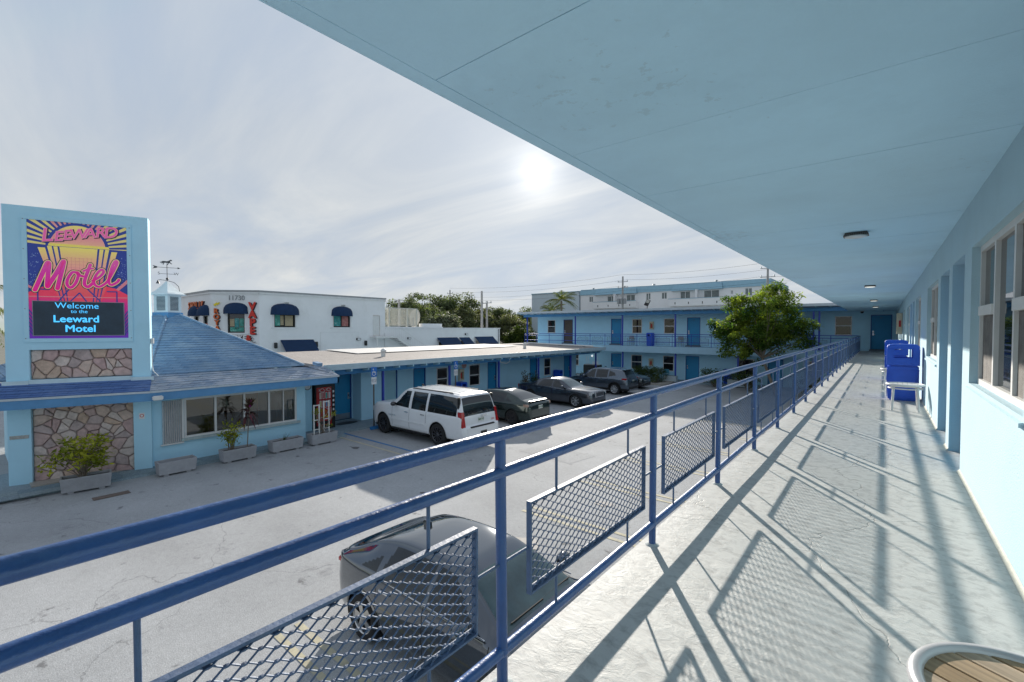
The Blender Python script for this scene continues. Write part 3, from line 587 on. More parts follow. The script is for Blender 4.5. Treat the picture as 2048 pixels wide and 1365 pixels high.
# ================================================================== BACK WING (two storeys, balcony)
BY = 38.0; BM = frame_matrix((0, BY, 0), (1, 0, 0), (0, -1, 0))
back = thing('motel_wing', 'two-storey light blue motel wing closing the far end of the court', 'building', (-12, BY, 0))
uo = [(-26.36, -25.42, 3.88, 5.17), (-24.46, -23.39, 2.93, 5.2), (-19.31, -18.3, 2.93, 5.2), (-17.27, -16.35, 3.88, 5.15), (-14.41, -13.5, 3.88, 5.15), (-12.49, -11.45, 2.93, 5.2), (-9.6, -8.7, 3.88, 5.15), (-7.4, -6.4, 2.93, 5.2), (-2.58, -1.64, 3.84, 5.13), (-0.66, 0.42, 2.93, 5.19)]
lo = [(-23.6, -22.7, 0.75, 2.02), (-19.3, -18.3, FZ, 2.05), (-17.34, -16.33, 0.75, 2.0), (-14.47, -13.54, 0.72, 2.02), (-12.58, -11.5, FZ, 2.07), (-8.6, -7.5, 0.75, 2.0), (-6.6, -5.6, FZ, 2.05), (-4.2, -3.2, 0.75, 2.0)]
w = wall_open(MB(BM), -27.6, 1.0, 2.84, 5.72, uo); w2 = wall_open(w, -27.6, 1.0, 0, 2.84, lo)
w2.box(-27.6, -27.4, -6, -0.2, 0, 5.72); w2.box(-27.4, 1, -6.2, -6, 0, 5.72)
w2.build('wall', M_wall, back, world=True)
M_brown = mat('open_door_brown', (0.10, 0.075, 0.06), 0.6, 0.1)
for k, (a, b, c, d) in enumerate(uo):
    if d - c < 1.6: hung_window(back, BM, a, b, c, d, M_bglass if k else M_glass)
    else:
        door_in(back, BM, a, b, c, d, m=M_brown if k == 1 else M_door, hinge=1, number=None if k == 1 else str(210 - k))
        MB(BM).box(a - 0.05, b + 0.05, 0.0, 0.28, 2.835, 2.93).build('door_step', mat('step_grey', (0.16, 0.19, 0.23), 0.8), back, world=True)
for k, (a, b, c, d) in enumerate(lo):
    if d - c < 1.6: hung_window(back, BM, a, b, c, d, M_glass)
    else: door_in(back, BM, a, b, c, d, hinge=1, number=str(110 - k))
EY = 36.4
MB().box(-19.2, -1.24, EY, BY, 2.31, 2.83).build('balcony_slab', mat('slab_edge_blue', (0.36, 0.56, 0.70), 0.8, 0.06, 2, 0.2, 40), back, world=True)
MB().box(-28.2, -19.2, EY, BY, 2.62, 2.83).build('balcony_slab', M_wall, back, world=True)
MB().box(-1.24, 0.6, 36.401, BY, 2.31, 2.829).build('balcony_corner_slab', mat('corner_floor', (0.46, 0.48, 0.48), 0.7, 0.1, 4, 0.3, 30), back, world=True)
MB().prism([(EY - 0.45, 5.78), (EY - 0.45, 5.96), (BY + 6.5, 6.06), (BY + 6.5, 5.72), (BY, 5.72)], 'x', -28.7, -1.80).build('roof', mat('roof_edge_pale', (0.55, 0.62, 0.68), 0.8, 0.06), back, world=True)
MB().prism([(EY + 0.0, 5.461), (EY + 0.0, 5.9), (BY + 6.5, 6.0), (BY + 6.5, 5.461)], 'x', -1.80, 6.0).build('roof_corner', M_ceil, back, world=True)
MB().box(-28.2, -1.72, EY - 0.02, EY + 0.18, 5.45, 5.70).build('beam', M_beam, back, world=True)
r0 = None
for k in range(34):
    xx = -28.3 + k * 0.8
    if xx > -2: break
    if r0 is None: r0 = MB().prism([(0, 0), (0.5, 0.0), (0.5, -0.12), (0.05, -0.07)], 'x', -0.04, 0.04).build('rafter_tail', mat('rafter_pale_blue', (0.34, 0.58, 0.68), 0.7), back); r0.location = Vector((xx, EY - 0.44, 5.78)) - back.location
    else: inst(r0, back, Vector((xx, EY - 0.44, 5.78)) - back.location)
pu = pl = None
for xx in (-27.8, -22.2, -17.48, -12.92, -8.3, -3.65, -3.33):
    if pu is None: pu = MB().box(-0.05, 0.05, -0.05, 0.05, 0, 2.63).build('post', M_post, back, bevel=0.008); pu.location = Vector((xx, EY + 0.09, 2.83)) - back.location
    else: inst(pu, back, Vector((xx, EY + 0.09, 2.83)) - back.location)
    if xx < -19 or xx == -3.33: continue
    if pl is None: pl = MB().box(-0.055, 0.055, -0.055, 0.055, 0, 2.25).build('lower_post', M_post, back, bevel=0.008); pl.location = Vector((xx, EY + 0.2, 0.07)) - back.location
    else: inst(pl, back, Vector((xx, EY + 0.2, 0.07)) - back.location)
MB().box(-0.02, 0.0, EY + 0.05, BY, 5.38, 5.458).build('corner_beam', M_beam, back, world=True)
# balcony railing of the back wing
brl = thing('railing', 'blue pipe railing along the far balcony of the back wing', 'railing', (-15, EY + 0.06, 2.83))
xa, xb = -28.1, -1.2; yb_ = EY + 0.06
for nm, z in (('top_rail', 3.835), ('middle_rail', 3.66), ('bottom_rail', 3.19)):
    MB().tube([(xa, yb_, z), (xb, yb_, z)], 0.022, 8).build(nm, M_post, brl, world=True, smooth=True)
bp = fp = None; nxt = xa
while nxt < xb + 0.01:
    if bp is None: bp = MB().tube([(0, 0, 0), (0, 0, 1.0)], 0.022, 8).build('post', M_post, brl, smooth=True); bp.location = (nxt + 15, 0, 0)
    else: inst(bp, brl, (nxt + 15, 0, 0))
    if nxt + 1.5 < xb and nxt > -23:
        if fp is None:
            f = MB()
            for (a, b) in (((0.2, 0, 0.14), (1.3, 0, 0.14)), ((0.2, 0, 0.68), (1.3, 0, 0.68)), ((0.2, 0, 0.14), (0.2, 0, 0.68)), ((1.3, 0, 0.14), (1.3, 0, 0.68)), ((0.45, 0, 0.68), (0.45, 0, 0.82)), ((1.05, 0, 0.68), (1.05, 0, 0.82))): f.bar(a, b, 0.014, 0.014)
            fp = f.build('panel_frame', M_mesh, brl); em = exp_metal(1.1, 0.54, 0.11, 0.06, 0.004, 0.002); em.v = [Vector((v.y + 0.2, v.x, v.z + 0.14)) for v in em.v]; em.build('expanded_mesh', M_mesh, fp, kind='stuff', recalc=False)
            fp.location = (nxt + 15, 0, 0)
        else: inst(fp, brl, (nxt + 15, 0, 0))
    nxt += 1.495
extinguisher_box(BM, -15.45, 4.58, 'beige extinguisher cabinet on the upper storey of the back wing')
extinguisher_box(BM, -15.49, 1.40, 'beige extinguisher cabinet on the ground storey beside the hedge')
NM = frame_matrix((WX, 0, 0), (0, 1, 0), (-1, 0, 0))
t = thing('extinguisher_cabinet', 'cream extinguisher cabinet on the walkway wall before the end door', 'fire extinguisher', (WX, 26, 4.5))
MB().box(WX - 0.19, WX, 25.2, 25.6, 4.05, 4.93).build('cabinet', M_tan, t, world=True, bevel=0.01); MB().box(WX - 0.12, WX - 0.05, 25.185, 25.199, 4.35, 4.62).build('mark', M_red, t, world=True)
# camera domes, floodlight
t = thing('camera_dome', 'black security camera dome under the soffit near the end door', 'camera', (-1.1, 37.2, 5.43)); MB().lathe([(0, -0.15), (0.06, -0.13), (0.09, -0.07), (0.1, 0), (0, 0)], n=16).build('dome', M_black, t, smooth=True); MB().lathe([(0.1, 0.0), (0.11, -0.03), (0.11, 0.0)], n=16).build('ring', M_white, t)
t = thing('floodlight', 'tilted black floodlight on a stub above the back wing roof', 'floodlight', (-15.15, EY - 0.2, 5.96))
MB().tube([(0, 0, 0), (0, 0, 0.25)], 0.03, 8).build('stub', M_black, t)
fl = MB(Matrix.Translation((0, 0, 0.45)) @ Matrix.Rotation(R(18), 4, 'Y') @ Matrix.Rotation(R(-25), 4, 'X')).box(-0.17, 0.17, -0.05, 0.05, -0.25, 0.3).build('head', M_black, t, bevel=0.01)
MB(Matrix.Translation((0, 0, 0.45)) @ Matrix.Rotation(R(18), 4, 'Y') @ Matrix.Rotation(R(-25), 4, 'X')).box(-0.13, 0.13, -0.056, -0.051, 0.0, 0.26).build('lamp_face', mat('lamp_face', (0.5, 0.5, 0.44), 0.3), fl)
# ================================================================== LOBBY with hip roof, cupola
lob = thing('lobby_building', 'light blue motel lobby with a steep blue shingle hip roof and cupola', 'building', (-20, 5, 0))
TH = R(19.1); SD = Vector((math.sin(TH), math.cos(TH), 0)); SN = Vector((math.cos(TH), -math.sin(TH), 0))
SP0 = Vector((-17.12, 3.29, 0)); SM = frame_matrix(SP0, SD, SN)          # sign plane: x along the face, y outward
LBX = -17.15; LBM = frame_matrix((LBX, 0, 0), (0, 1, 0), (1, 0, 0))
wall_open(MB(LBM), 3.66, 8.46, 0, 2.66, [(4.55, 8.12, 0.80, 2.06)], 0.18).build('wall', M_wall, lob, world=True)
w = MB(); w.box(-19.15, -17.33, 8.28, 8.46, 0, 2.66); w.box(-23.3, -23.1, 1.2, 8.46, 0, 2.66); w.box(-23.1, -19.2, 8.26, 8.44, 0, 2.66); w.box(-23.1, -18.3, 1.0, 1.2, 0, 2.66)
w.build('side_wall', M_wall, lob, world=True)
MB().box(-23.1, -17.34, 1.2, 8.26, -0.02, 0.10).build('lobby_floor', mat('lobby_tile', (0.42, 0.38, 0.33), 0.4, 0.1), lob, world=True)
def thin_glass():
    m = bpy.data.materials.new('lobby_glass'); m.use_nodes = True; N, L = m.node_tree.nodes, m.node_tree.links; N.clear()
    o = N.new('ShaderNodeOutputMaterial'); t = N.new('ShaderNodeBsdfTransparent'); t.inputs[0].default_value = (0.80, 0.82, 0.80, 1); g = N.new('ShaderNodeBsdfGlossy'); g.inputs['Roughness'].default_value = 0.01
    f = N.new('ShaderNodeFresnel'); f.inputs[0].default_value = 1.9; x = N.new('ShaderNodeMixShader'); L.new(f.outputs[0], x.inputs[0]); L.new(t.outputs[0], x.inputs[1]); L.new(g.outputs[0], x.inputs[2]); L.new(x.outputs[0], o.inputs[0]); return m
M_tg = thin_glass()
f = MB(LBM); wv = 0.06
f.box(4.55, 8.12, -0.08, 0.02, 0.80, 0.86); f.box(4.55, 8.12, -0.08, 0.02, 2.0, 2.06)
for a in (4.55, 5.40, 6.28, 7.10, 7.62, 8.06): f.box(a, a + (wv if a != 7.62 else 0.03), -0.08, 0.015, 0.86, 2.0)
wo = f.build('window', M_alu, lob, world=True)
for a, b in ((4.61, 5.40), (5.46, 6.28), (6.34, 7.10), (7.16, 7.62), (7.65, 8.06)): MB(LBM).box(a, b, -0.045, -0.038, 0.86, 2.0).build('pane', M_tg, wo, world=True)
MB(LBM).box(4.45, 8.22, -0.02, 0.10, 0.72, 0.80).build('sill', mat('sill_worn', (0.42, 0.50, 0.50), 0.8, 0.15, 8), wo, world=True)
# folded hurricane shutter
sh = thing('storm_shutter', 'ribbed white accordion shutter folded at the left end of the lobby window', 'shutter', (LBX, 4.25, 0.7)); 
for k in range(9): MB(LBM).prism([(3.98 + k*0.055, 0.02), (4.005 + k*0.055, 0.075), (4.03 + k*0.055, 0.02)], 'z', 0.70, 2.04).build('slat', mat('shutter_slat', (0.60, 0.60, 0.60), 0.5, 0.12, 9), sh, world=True)
MB(LBM).box(3.93, 4.52, 0.0, 0.08, 0.66, 0.70).build('bottom_track', M_alu, sh, world=True); MB(LBM).box(4.475, 4.53, 0.0, 0.06, 0.70, 2.05).build('edge_bar', M_alu, sh, world=True)
# lobby inside
M_int = mat('lobby_tan_wall', (0.62, 0.47, 0.30), 0.7, 0.05)
MB().box(-20.9, -20.8, 3.2, 8.2, 0.1, 2.6).build('lobby_inner_wall', M_int, lob, world=True)
d = thing('lobby_desk', 'brown reception desk with a pale lamp seen through the lobby window', 'desk', (-19.2, 6.6, 0.1))
M_wood = mat('wood_brown', (0.20, 0.115, 0.06), 0.5, 0.15, 6); MB().box(-0.35, 0.35, -0.9, 0.9, 0.95, 1.0).build('desk_top', M_wood, d, bevel=0.006); MB().box(0.25, 0.30, -0.85, 0.85, 0, 0.95).build('front_panel', M_wood, d); MB().box(-0.3, 0.25, -0.85, -0.8, 0, 0.95).build('side_panel', M_wood, d); MB().box(-0.3, 0.25, 0.8, 0.85, 0, 0.95).build('side_panel', M_wood, d)
l = thing('desk_lamp', 'small white table lamp on the lobby desk', 'lamp', (-19.1, 6.3, 1.1)); MB().lathe([(0, 0), (0.1, 0), (0.1, 0.02), (0.02, 0.04), (0.02, 0.3), (0, 0.3)], n=14).build('base', M_steel, l, smooth=True); MB().lathe([(0.19, 0.28), (0.13, 0.52)], n=18).build('lamp_shade', mat('shade_cream', (0.75, 0.72, 0.6), 0.7), l, smooth=True)
# hip roof faces with stepped shingle courses
def shingle_mat(name, base, light, worn):
    m = bpy.data.materials.new(name); m.use_nodes = True; N, L = m.node_tree.nodes, m.node_tree.links; b = N['Principled BSDF']; b.inputs['Roughness'].default_value = 0.85
    t = N.new('ShaderNodeTexCoord'); s = N.new('ShaderNodeSeparateXYZ'); L.new(t.outputs['Object'], s.inputs[0])
    ad = N.new('ShaderNodeMath'); L.new(s.outputs[0], ad.inputs[0]); L.new(s.outputs[1], ad.inputs[1]); c = N.new('ShaderNodeCombineXYZ'); L.new(ad.outputs[0], c.inputs[0]); L.new(s.outputs[2], c.inputs[1])
    br = N.new('ShaderNodeTexBrick'); L.new(c.outputs[0], br.inputs['Vector']); br.inputs['Scale'].default_value = 1; br.inputs['Brick Width'].default_value = 0.30; br.inputs['Row Height'].default_value = 0.0825; br.inputs['Mortar Size'].default_value = 0.004; br.inputs['Bias'].default_value = 0.1
    br.inputs['Color1'].default_value = (*base, 1); br.inputs['Color2'].default_value = (*light, 1); br.inputs['Mortar'].default_value = (*[q * 0.35 for q in base], 1)
    n = N.new('ShaderNodeTexNoise'); n.inputs['Scale'].default_value = 1.1; n.inputs['Detail'].default_value = 9; n.inputs['Roughness'].default_value = 0.72; mp = N.new('ShaderNodeMapping'); mp.inputs['Scale'].default_value = (1, 1, 3.5); L.new(t.outputs['Object'], mp.inputs[0]); L.new(mp.outputs[0], n.inputs['Vector'])
    r = N.new('ShaderNodeMapRange'); L.new(n.outputs[0], r.inputs[0]); r.inputs[1].default_value = 0.47; r.inputs[2].default_value = 0.66; r.inputs[4].default_value = 0.75
    x = N.new('ShaderNodeMixRGB'); L.new(r.outputs[0], x.inputs[0]); L.new(br.outputs[0], x.inputs[1]); x.inputs[2].default_value = (*worn, 1)
    n2 = N.new('ShaderNodeTexNoise'); n2.inputs['Scale'].default_value = 0.8; n2.inputs['Detail'].default_value = 8; L.new(t.outputs['Object'], n2.inputs['Vector']); r2 = N.new('ShaderNodeMapRange'); L.new(n2.outputs[0], r2.inputs[0]); r2.inputs[1].default_value = 0.55; r2.inputs[2].default_value = 0.75; r2.inputs[4].default_value = 0.5
    y = N.new('ShaderNodeMixRGB'); L.new(r2.outputs[0], y.inputs[0]); L.new(x.outputs[0], y.inputs[1]); y.inputs[2].default_value = (*[q * 0.55 for q in base], 1); L.new(y.outputs[0], b.inputs['Base Color'])
    return m
M_sh = shingle_mat('shingle_blue', (0.15, 0.27, 0.43), (0.21, 0.33, 0.48), (0.32, 0.42, 0.52)); M_sh2 = shingle_mat('shingle_worn', (0.22, 0.30, 0.42), (0.36, 0.41, 0.48), (0.58, 0.59, 0.63)); M_sh3 = shingle_mat('shingle_deep_blue', (0.07, 0.145, 0.36), (0.10, 0.19, 0.42), (0.17, 0.26, 0.47))
def courses(name, tl, tr, bl, br, m, n, par):
    tl, tr, bl, br = map(Vector, (tl, tr, bl, br)); nm = (br - bl).cross(tl - bl).normalized()
    if nm.z < 0: nm = -nm
    mb = MB()
    for i in range(n):
        a, b = i / n, (i + 1) / n; l0, r0 = tl.lerp(bl, a), tr.lerp(br, a); l1, r1 = tl.lerp(bl, b) + nm * 0.014, tr.lerp(br, b) + nm * 0.014
        mb.add([l0, r0, r1, l1, l1 - nm * 0.014, r1 - nm * 0.014], [(0, 1, 2, 3), (3, 2, 5, 4)])
    mb.add([tl - nm*0.02, tr - nm*0.02, br - nm*0.02, bl - nm*0.02], [(0, 1, 2, 3)])
    return mb.build(name, m, par, world=True, recalc=False)
PK = Vector((-20.3, 4.95, 4.92)); A, B, C_, D_, E_ = (Vector(p) for p in ((LBX, 3.62, 2.86), (LBX, 8.42, 2.86), (-23.6, 8.42, 2.86), (-23.6, 0.6, 2.86), (-18.15, 0.62, 2.86)))
for a, b in ((A, B), (B, C_), (C_, D_), (D_, E_), (E_, A)): courses('shingle_face', PK.lerp(a, 0.02), PK.lerp(b, 0.02), a, b, M_sh, 26, lob)
# flared skirt along the eaves: front, right end, and the angled part under the sign
eA, eB = Vector((-16.38, 3.53, 2.46)), Vector((-16.38, 9.42, 2.46)); eC = Vector((-19.0, 9.42, 2.46))
courses('shingle_skirt', A, B + Vector((0, 0.75, -0.05)), eA, eB, M_sh2, 7, lob); courses('shingle_skirt', B + Vector((0, 0, 0)), B + Vector((-2, 0, 0)), eB, eC, M_sh2, 7, lob)
sl0, sl1 = SM @ Vector((0.45, 0, 2.83)), SM @ Vector((-3.0, 0, 2.83)); eE = eA - SD * 3.55
courses('shingle_skirt', sl1, sl0, eE, eA, M_sh3, 7, lob)
hip = MB()
for q in (A, B): hip.tube([PK.lerp(q, t_ / 12) + Vector((0, 0, 0.02)) for t_ in range(1, 13)], 0.055, 6)
hip.build('hip_caps', M_sh, lob, world=True)
MB().bar(B + Vector((0.05, 0.62, 0.0)), B + Vector((-0.35, 0.62, 0.05)), 0.2, 0.12).build('ridge_stub', M_sh, lob, world=True)
M_dr = mat('drip_pale', (0.50, 0.56, 0.60), 0.6, 0.12, 6); M_fas = mat('fascia_blue', (0.095, 0.27, 0.50), 0.6, 0.10, 2.5, 0.1, 30)
def eave(a, b, nrm, par):
    a, b = Vector(a), Vector(b)
    MB().add([a + nrm*0.02 + Vector((0,0,0.0)), b + nrm*0.02, b + nrm*0.02 - Vector((0,0,0.055)), a + nrm*0.02 - Vector((0,0,0.055)), a - nrm*0.03, b - nrm*0.03, b - nrm*0.03 - Vector((0,0,0.055)), a - nrm*0.03 - Vector((0,0,0.055))], [(0,1,2,3),(4,7,6,5),(0,4,5,1),(3,2,6,7),(0,3,7,4),(1,5,6,2)]).build('drip_edge', M_dr, par, world=True)
    z0, z1 = -0.056, -0.29; MB().add([a + Vector((0,0,z0)), b + Vector((0,0,z0)), b + Vector((0,0,z1)), a + Vector((0,0,z1)), a - nrm*0.06 + Vector((0,0,z0)), b - nrm*0.06 + Vector((0,0,z0)), b - nrm*0.06 + Vector((0,0,z1)), a - nrm*0.06 + Vector((0,0,z1))], [(0,1,2,3),(4,7,6,5),(0,4,5,1),(3,2,6,7),(0,3,7,4),(1,5,6,2)]).build('fascia', M_fas, par, world=True)
eave(eA, eB, Vector((1, 0, 0)), lob); eave(eE, eA, SN, lob); eave(eB, eC, Vector((0, 1, 0)), lob)
so_ = MB(); so_.add([(-16.4, 3.53, 2.18), (-16.4, 9.4, 2.18), (-19.2, 9.4, 2.18), (-19.2, 8.46, 2.18), (LBX, 8.46, 2.18), (LBX, 3.6, 2.18)], [(0, 1, 2, 3, 4, 5)]); so_.build('soffit', M_wall, lob, world=True, recalc=False)
sf = MB(); sf.add([eA + Vector((0,0,-0.27)), eE + Vector((0,0,-0.27)), sl1 + Vector((0,0,-0.64)), sl0 + Vector((0,0,-0.64))], [(0, 1, 2, 3)]); sf.build('soffit', M_wall, lob, world=True, recalc=False)
# cupola (corner towards the court), weathervane, lantern hook
CR = R(31.3); CM = Matrix.Translation((-20.3, 4.95, 0)) @ Matrix.Rotation(CR, 4, 'Z')
cup = thing('cupola', 'white louvred cupola with a concave hood on the lobby roof', 'cupola', (-20.3, 4.95, 4.6))
h = 0.285; M_cw = mat('cupola_white', (0.68, 0.76, 0.80), 0.5, 0.05)
MB(CM).box(-h - 0.035, h + 0.035, -h - 0.035, h + 0.035, 4.5, 4.86).build('base', M_fas, cup, world=True)
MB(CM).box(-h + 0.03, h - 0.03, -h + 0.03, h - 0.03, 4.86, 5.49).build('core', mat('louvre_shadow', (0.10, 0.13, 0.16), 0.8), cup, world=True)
fr = MB(CM)
for sx in (-1, 1):
    for sy in (-1, 1): fr.box(min(sx*h, sx*(h-0.10)), max(sx*h, sx*(h-0.10)), min(sy*h, sy*(h-0.10)), max(sy*h, sy*(h-0.10)), 4.86, 5.49)
for s in (-1, 1):
    for z0, z1 in ((4.86, 4.93), (5.43, 5.49)):
        fr.box(-h+0.1, h-0.1, min(s*h*0.985, s*(h-0.06)), max(s*h*0.985, s*(h-0.06)), z0, z1); fr.box(min(s*h*0.985, s*(h-0.06)), max(s*h*0.985, s*(h-0.06)), -h+0.1, h-0.1, z0, z1)
fr.build('frame', M_cw, cup, world=True)
for k in range(11):
    z = 4.945 + k * 0.0445; s_ = MB(CM)
    for q in (-1, 1):
        s_.add([(-h+0.1, q*(h-0.075), z+0.036), (h-0.1, q*(h-0.075), z+0.036), (h-0.1, q*(h-0.012), z), (-h+0.1, q*(h-0.012), z), (-h+0.1, q*(h-0.012), z+0.008), (h-0.1, q*(h-0.012), z+0.008)], [(0,1,2,3),(3,2,5,4),(4,5,1,0)])
        s_.add([(q*(h-0.075), -h+0.1, z+0.036), (q*(h-0.075), h-0.1, z+0.036), (q*(h-0.012), h-0.1, z), (q*(h-0.012), -h+0.1, z), (q*(h-0.012), -h+0.1, z+0.008), (q*(h-0.012), h-0.1, z+0.008)], [(0,1,2,3),(3,2,5,4),(4,5,1,0)])
    s_.build('louvre', M_cw, cup, world=True, recalc=False)
prof = [(0.385, 5.49), (0.385, 5.53), (0.325, 5.58), (0.25, 5.65), (0.19, 5.74), (0.12, 5.84), (0.07, 5.93), (0.03, 6.0)]
hd = MB(CM)
for (a, za), (b, zb) in zip(prof[:-1], prof[1:]): hd.add([(-a,-a,za),(a,-a,za),(a,a,za),(-a,a,za),(-b,-b,zb),(b,-b,zb),(b,b,zb),(-b,b,zb)], [(0,1,5,4),(1,2,6,5),(2,3,7,6),(3,0,4,7)])
hd.add([(-0.385,-0.385,5.49),(0.385,-0.385,5.49),(0.385,0.385,5.49),(-0.385,0.385,5.49)], [(0,1,2,3)])
hd.build('hood', M_cw, cup, world=True, recalc=False)
wv_ = thing('weathervane', 'dark metal weathervane with a running horse above the cupola', 'weathervane', (-20.3, 4.95, 6.0))
VM = frame_matrix((-20.3, 4.95, 6.0), (0.24, 0.97, 0), (0.97, -0.24, 0)); M_iron = mat('dark_iron', (0.06, 0.055, 0.06), 0.5)
MB(VM).tube([(0,0,0), (0,0,0.62)], 0.011, 8).build('mast', M_iron, wv_, world=True); MB(VM).ball((0,0,0.09), 0.045).build('ball', M_iron, wv_, world=True, smooth=True)
a_ = MB(VM); a_.tube([(-0.36,0,0.50), (0.36,0,0.50)], 0.008, 6); a_.prism([(-0.42,0.56), (-0.30,0.53), (-0.26,0.50), (-0.30,0.47), (-0.42,0.44), (-0.37,0.50)], 'y', -0.006, 0.006); a_.prism([(0.40,0.50), (0.31,0.535), (0.31,0.465)], 'y', -0.006, 0.006); a_.build('arrow', M_iron, wv_, world=True)
hs = [(-0.17,0.70),(-0.12,0.735),(0.0,0.73),(0.05,0.75),(0.10,0.79),(0.12,0.80),(0.16,0.765),(0.15,0.745),(0.11,0.75),(0.09,0.71),(0.13,0.66),(0.16,0.645),(0.13,0.63),(0.10,0.655),(0.06,0.675),(0.03,0.60),(0.005,0.60),(0.03,0.67),(-0.07,0.675),(-0.10,0.60),(-0.125,0.60),(-0.10,0.67),(-0.14,0.64),(-0.17,0.645),(-0.13,0.69),(-0.18,0.66),(-0.21,0.69)]
hq = MB(VM).prism(hs, 'y', -0.008, 0.008); hq.tube([(0,0,0.60), (0,0,0.675)], 0.008, 6); hq.build('horse', M_iron, wv_, world=True)
c_ = MB(VM); c_.tube([(-0.22,0,0.27), (0.22,0,0.27)], 0.007, 6); c_.tube([(0,-0.2,0.27), (0,0.2,0.27)], 0.007, 6); c_.build('direction_arms', M_iron, wv_, world=True)
text('letter', 'S', M_iron, wv_, VM @ Matrix.Translation((-0.24, 0, 0.28)), 0.14, 0.004); text('letter', 'W', M_iron, wv_, VM @ Matrix.Translation((0.27, 0, 0.28)), 0.14, 0.004)
lh = thing('hook_lantern', 'small lantern hanging from a curved iron hook at the cupola tip', 'lantern', (-20.3, 4.95, 5.6))
MB(VM).tube([(0.36,0.1,-0.36), (0.33,0.1,-0.18), (0.2,0.1,-0.04), (0.0,0.1,0.02), (-0.2,0.1,0.04), (-0.27,0.1,0.02)], 0.010, 6).build('hook', M_iron, lh, world=True); MB(VM).lathe([(0, -0.02), (0.02, -0.02), (0.035, -0.07), (0.06, -0.13), (0, -0.13)], (-0.27, 0.1, 0.03), 'z', 10).build('lantern', M_iron, lh, world=True)

# ================================================================== SIGN PYLON with stone infill
sg = thing('motel_sign', 'tall light blue pylon sign with a neon-style picture board and stone infill', 'sign', SP0)
TT = -0.42
b = MB(SM)
b.box(-2.6, -2.15, TT, 0, 0, 7.55); b.box(0, 0.42, TT, 0, 0, 7.55); b.box(-2.15, 0, TT, 0, 3.69, 7.55); b.box(-2.15, 0, TT, -0.16, 0, 3.69); b.box(-2.15, 0, -0.16, 0.0, 2.3, 2.88)
b.build('pylon', M_wall, sg, world=True)
MB(SM).box(-2.65, -2.15, 0.002, 0.12, 2.74, 2.86).build('flashing', mat('flashing_pale', (0.55, 0.70, 0.76), 0.7, 0.08), sg, world=True); MB(SM).box(-0.02, 0.5, 0.002, 0.14, 2.73, 2.84).build('flashing', MATS['flashing_pale'], sg, world=True); MB(SM).box(-2.15, -0.02, 0.002, 0.10, 2.76, 2.885).build('flashing', MATS['flashing_pale'], sg, world=True)
# stones: cells of a jittered Voronoi tiling, each shrunk, bevelled and set proud of the mortar
def stone_mat(i, c):
    return mat('field_stone_%d' % i, c, 0.9, 0.22, 7, 0.9, 22, dirt=tuple(q * 0.55 for q in c), dirts=4, dirtamt=0.55)
SMATS = [stone_mat(i, c) for i, c in enumerate([(0.54, 0.39, 0.36), (0.60, 0.46, 0.39), (0.48, 0.38, 0.36), (0.56, 0.41, 0.32), (0.63, 0.53, 0.48), (0.52, 0.36, 0.34)])]
def clip(poly, p, n):
    o = []
    for i in range(len(poly)):
        a, c = poly[i], poly[(i+1) % len(poly)]; da = (a[0]-p[0])*n[0] + (a[1]-p[1])*n[1]; dc = (c[0]-p[0])*n[0] + (c[1]-p[1])*n[1]
        if da <= 0: o.append(a)
        if da * dc < 0: t = da / (da - dc); o.append((a[0]+(c[0]-a[0])*t, a[1]+(c[1]-a[1])*t))
    return o
def stones(par, x0, x1, z0, z1, nx, nz_, seed, yb):
    rr = random.Random(seed); pts = []
    for j in range(nz_):
        for i in range(nx): pts.append((x0 + (x1-x0)*(i + 0.5 + (0.5 if j % 2 else 0) * 0.9 - 0.2 + rr.uniform(-0.42, 0.42)) / nx, z0 + (z1-z0)*(j + 0.5 + rr.uniform(-0.42, 0.42)) / nz_))
    for k in range(int(nx * nz_ * 0.25)): pts.append((rr.uniform(x0, x1), rr.uniform(z0, z1)))
    MB(SM).box(x0, x1, yb, yb + 0.012, z0, z1).build('mortar', mat('mortar', (0.34, 0.28, 0.26), 0.95, 0.15, 12, 0.5, 60), par, world=True)
    for k, p in enumerate(pts):
        poly = [(x0, z0), (x1, z0), (x1, z1), (x0, z1)]
        for q in pts:
            if q is p: continue
            d = (q[0]-p[0], q[1]-p[1]); poly = clip(poly, ((p[0]+q[0])/2, (p[1]+q[1])/2), d)
            if len(poly) < 3: break
        if len(poly) < 3: continue
        cx_, cz_ = sum(q[0] for q in poly)/len(poly), sum(q[1] for q in poly)/len(poly)
        # inset, subdivide edges and wobble so that no stone has ruler-straight sides
        ring = []
        for i in range(len(poly)):
            a, c = poly[i], poly[(i+1) % len(poly)]
            for t in (0.12, 0.5, 0.88):
                x, z = a[0]+(c[0]-a[0])*t, a[1]+(c[1]-a[1])*t; L_ = math.hypot(x-cx_, z-cz_) + 1e-6; s = max(0.3, (L_ - 0.009) / L_)
                ring.append((cx_+(x-cx_)*s + rr.uniform(-0.006, 0.006), cz_+(z-cz_)*s + rr.uniform(-0.006, 0.006)))
        dep = rr.uniform(0.035, 0.075); mb = MB(SM); n = len(ring); vs = []
        tx, tz = rr.uniform(-0.08, 0.08), rr.uniform(-0.08, 0.08)
        for s, y in ((1.0, 0.0), (0.97, dep * 0.7), (0.86, dep)): vs += [(cx_+(x-cx_)*s, yb + 0.012 + y + (tx*(x-cx_) + tz*(z-cz_) if y else 0), cz_+(z-cz_)*s) for x, z in ring]
        fs = [(r_*n + i, r_*n + (i+1) % n, (r_+1)*n + (i+1) % n, (r_+1)*n + i) for r_ in range(2) for i in range(n)]; vs.append((cx_, yb + 0.012 + dep * 1.12, cz_)); fs += [(2*n + i, 2*n + (i+1) % n, 3*n) for i in range(n)]
        mb.add(vs, fs).build('stone', rr.choice(SMATS), par, world=True)
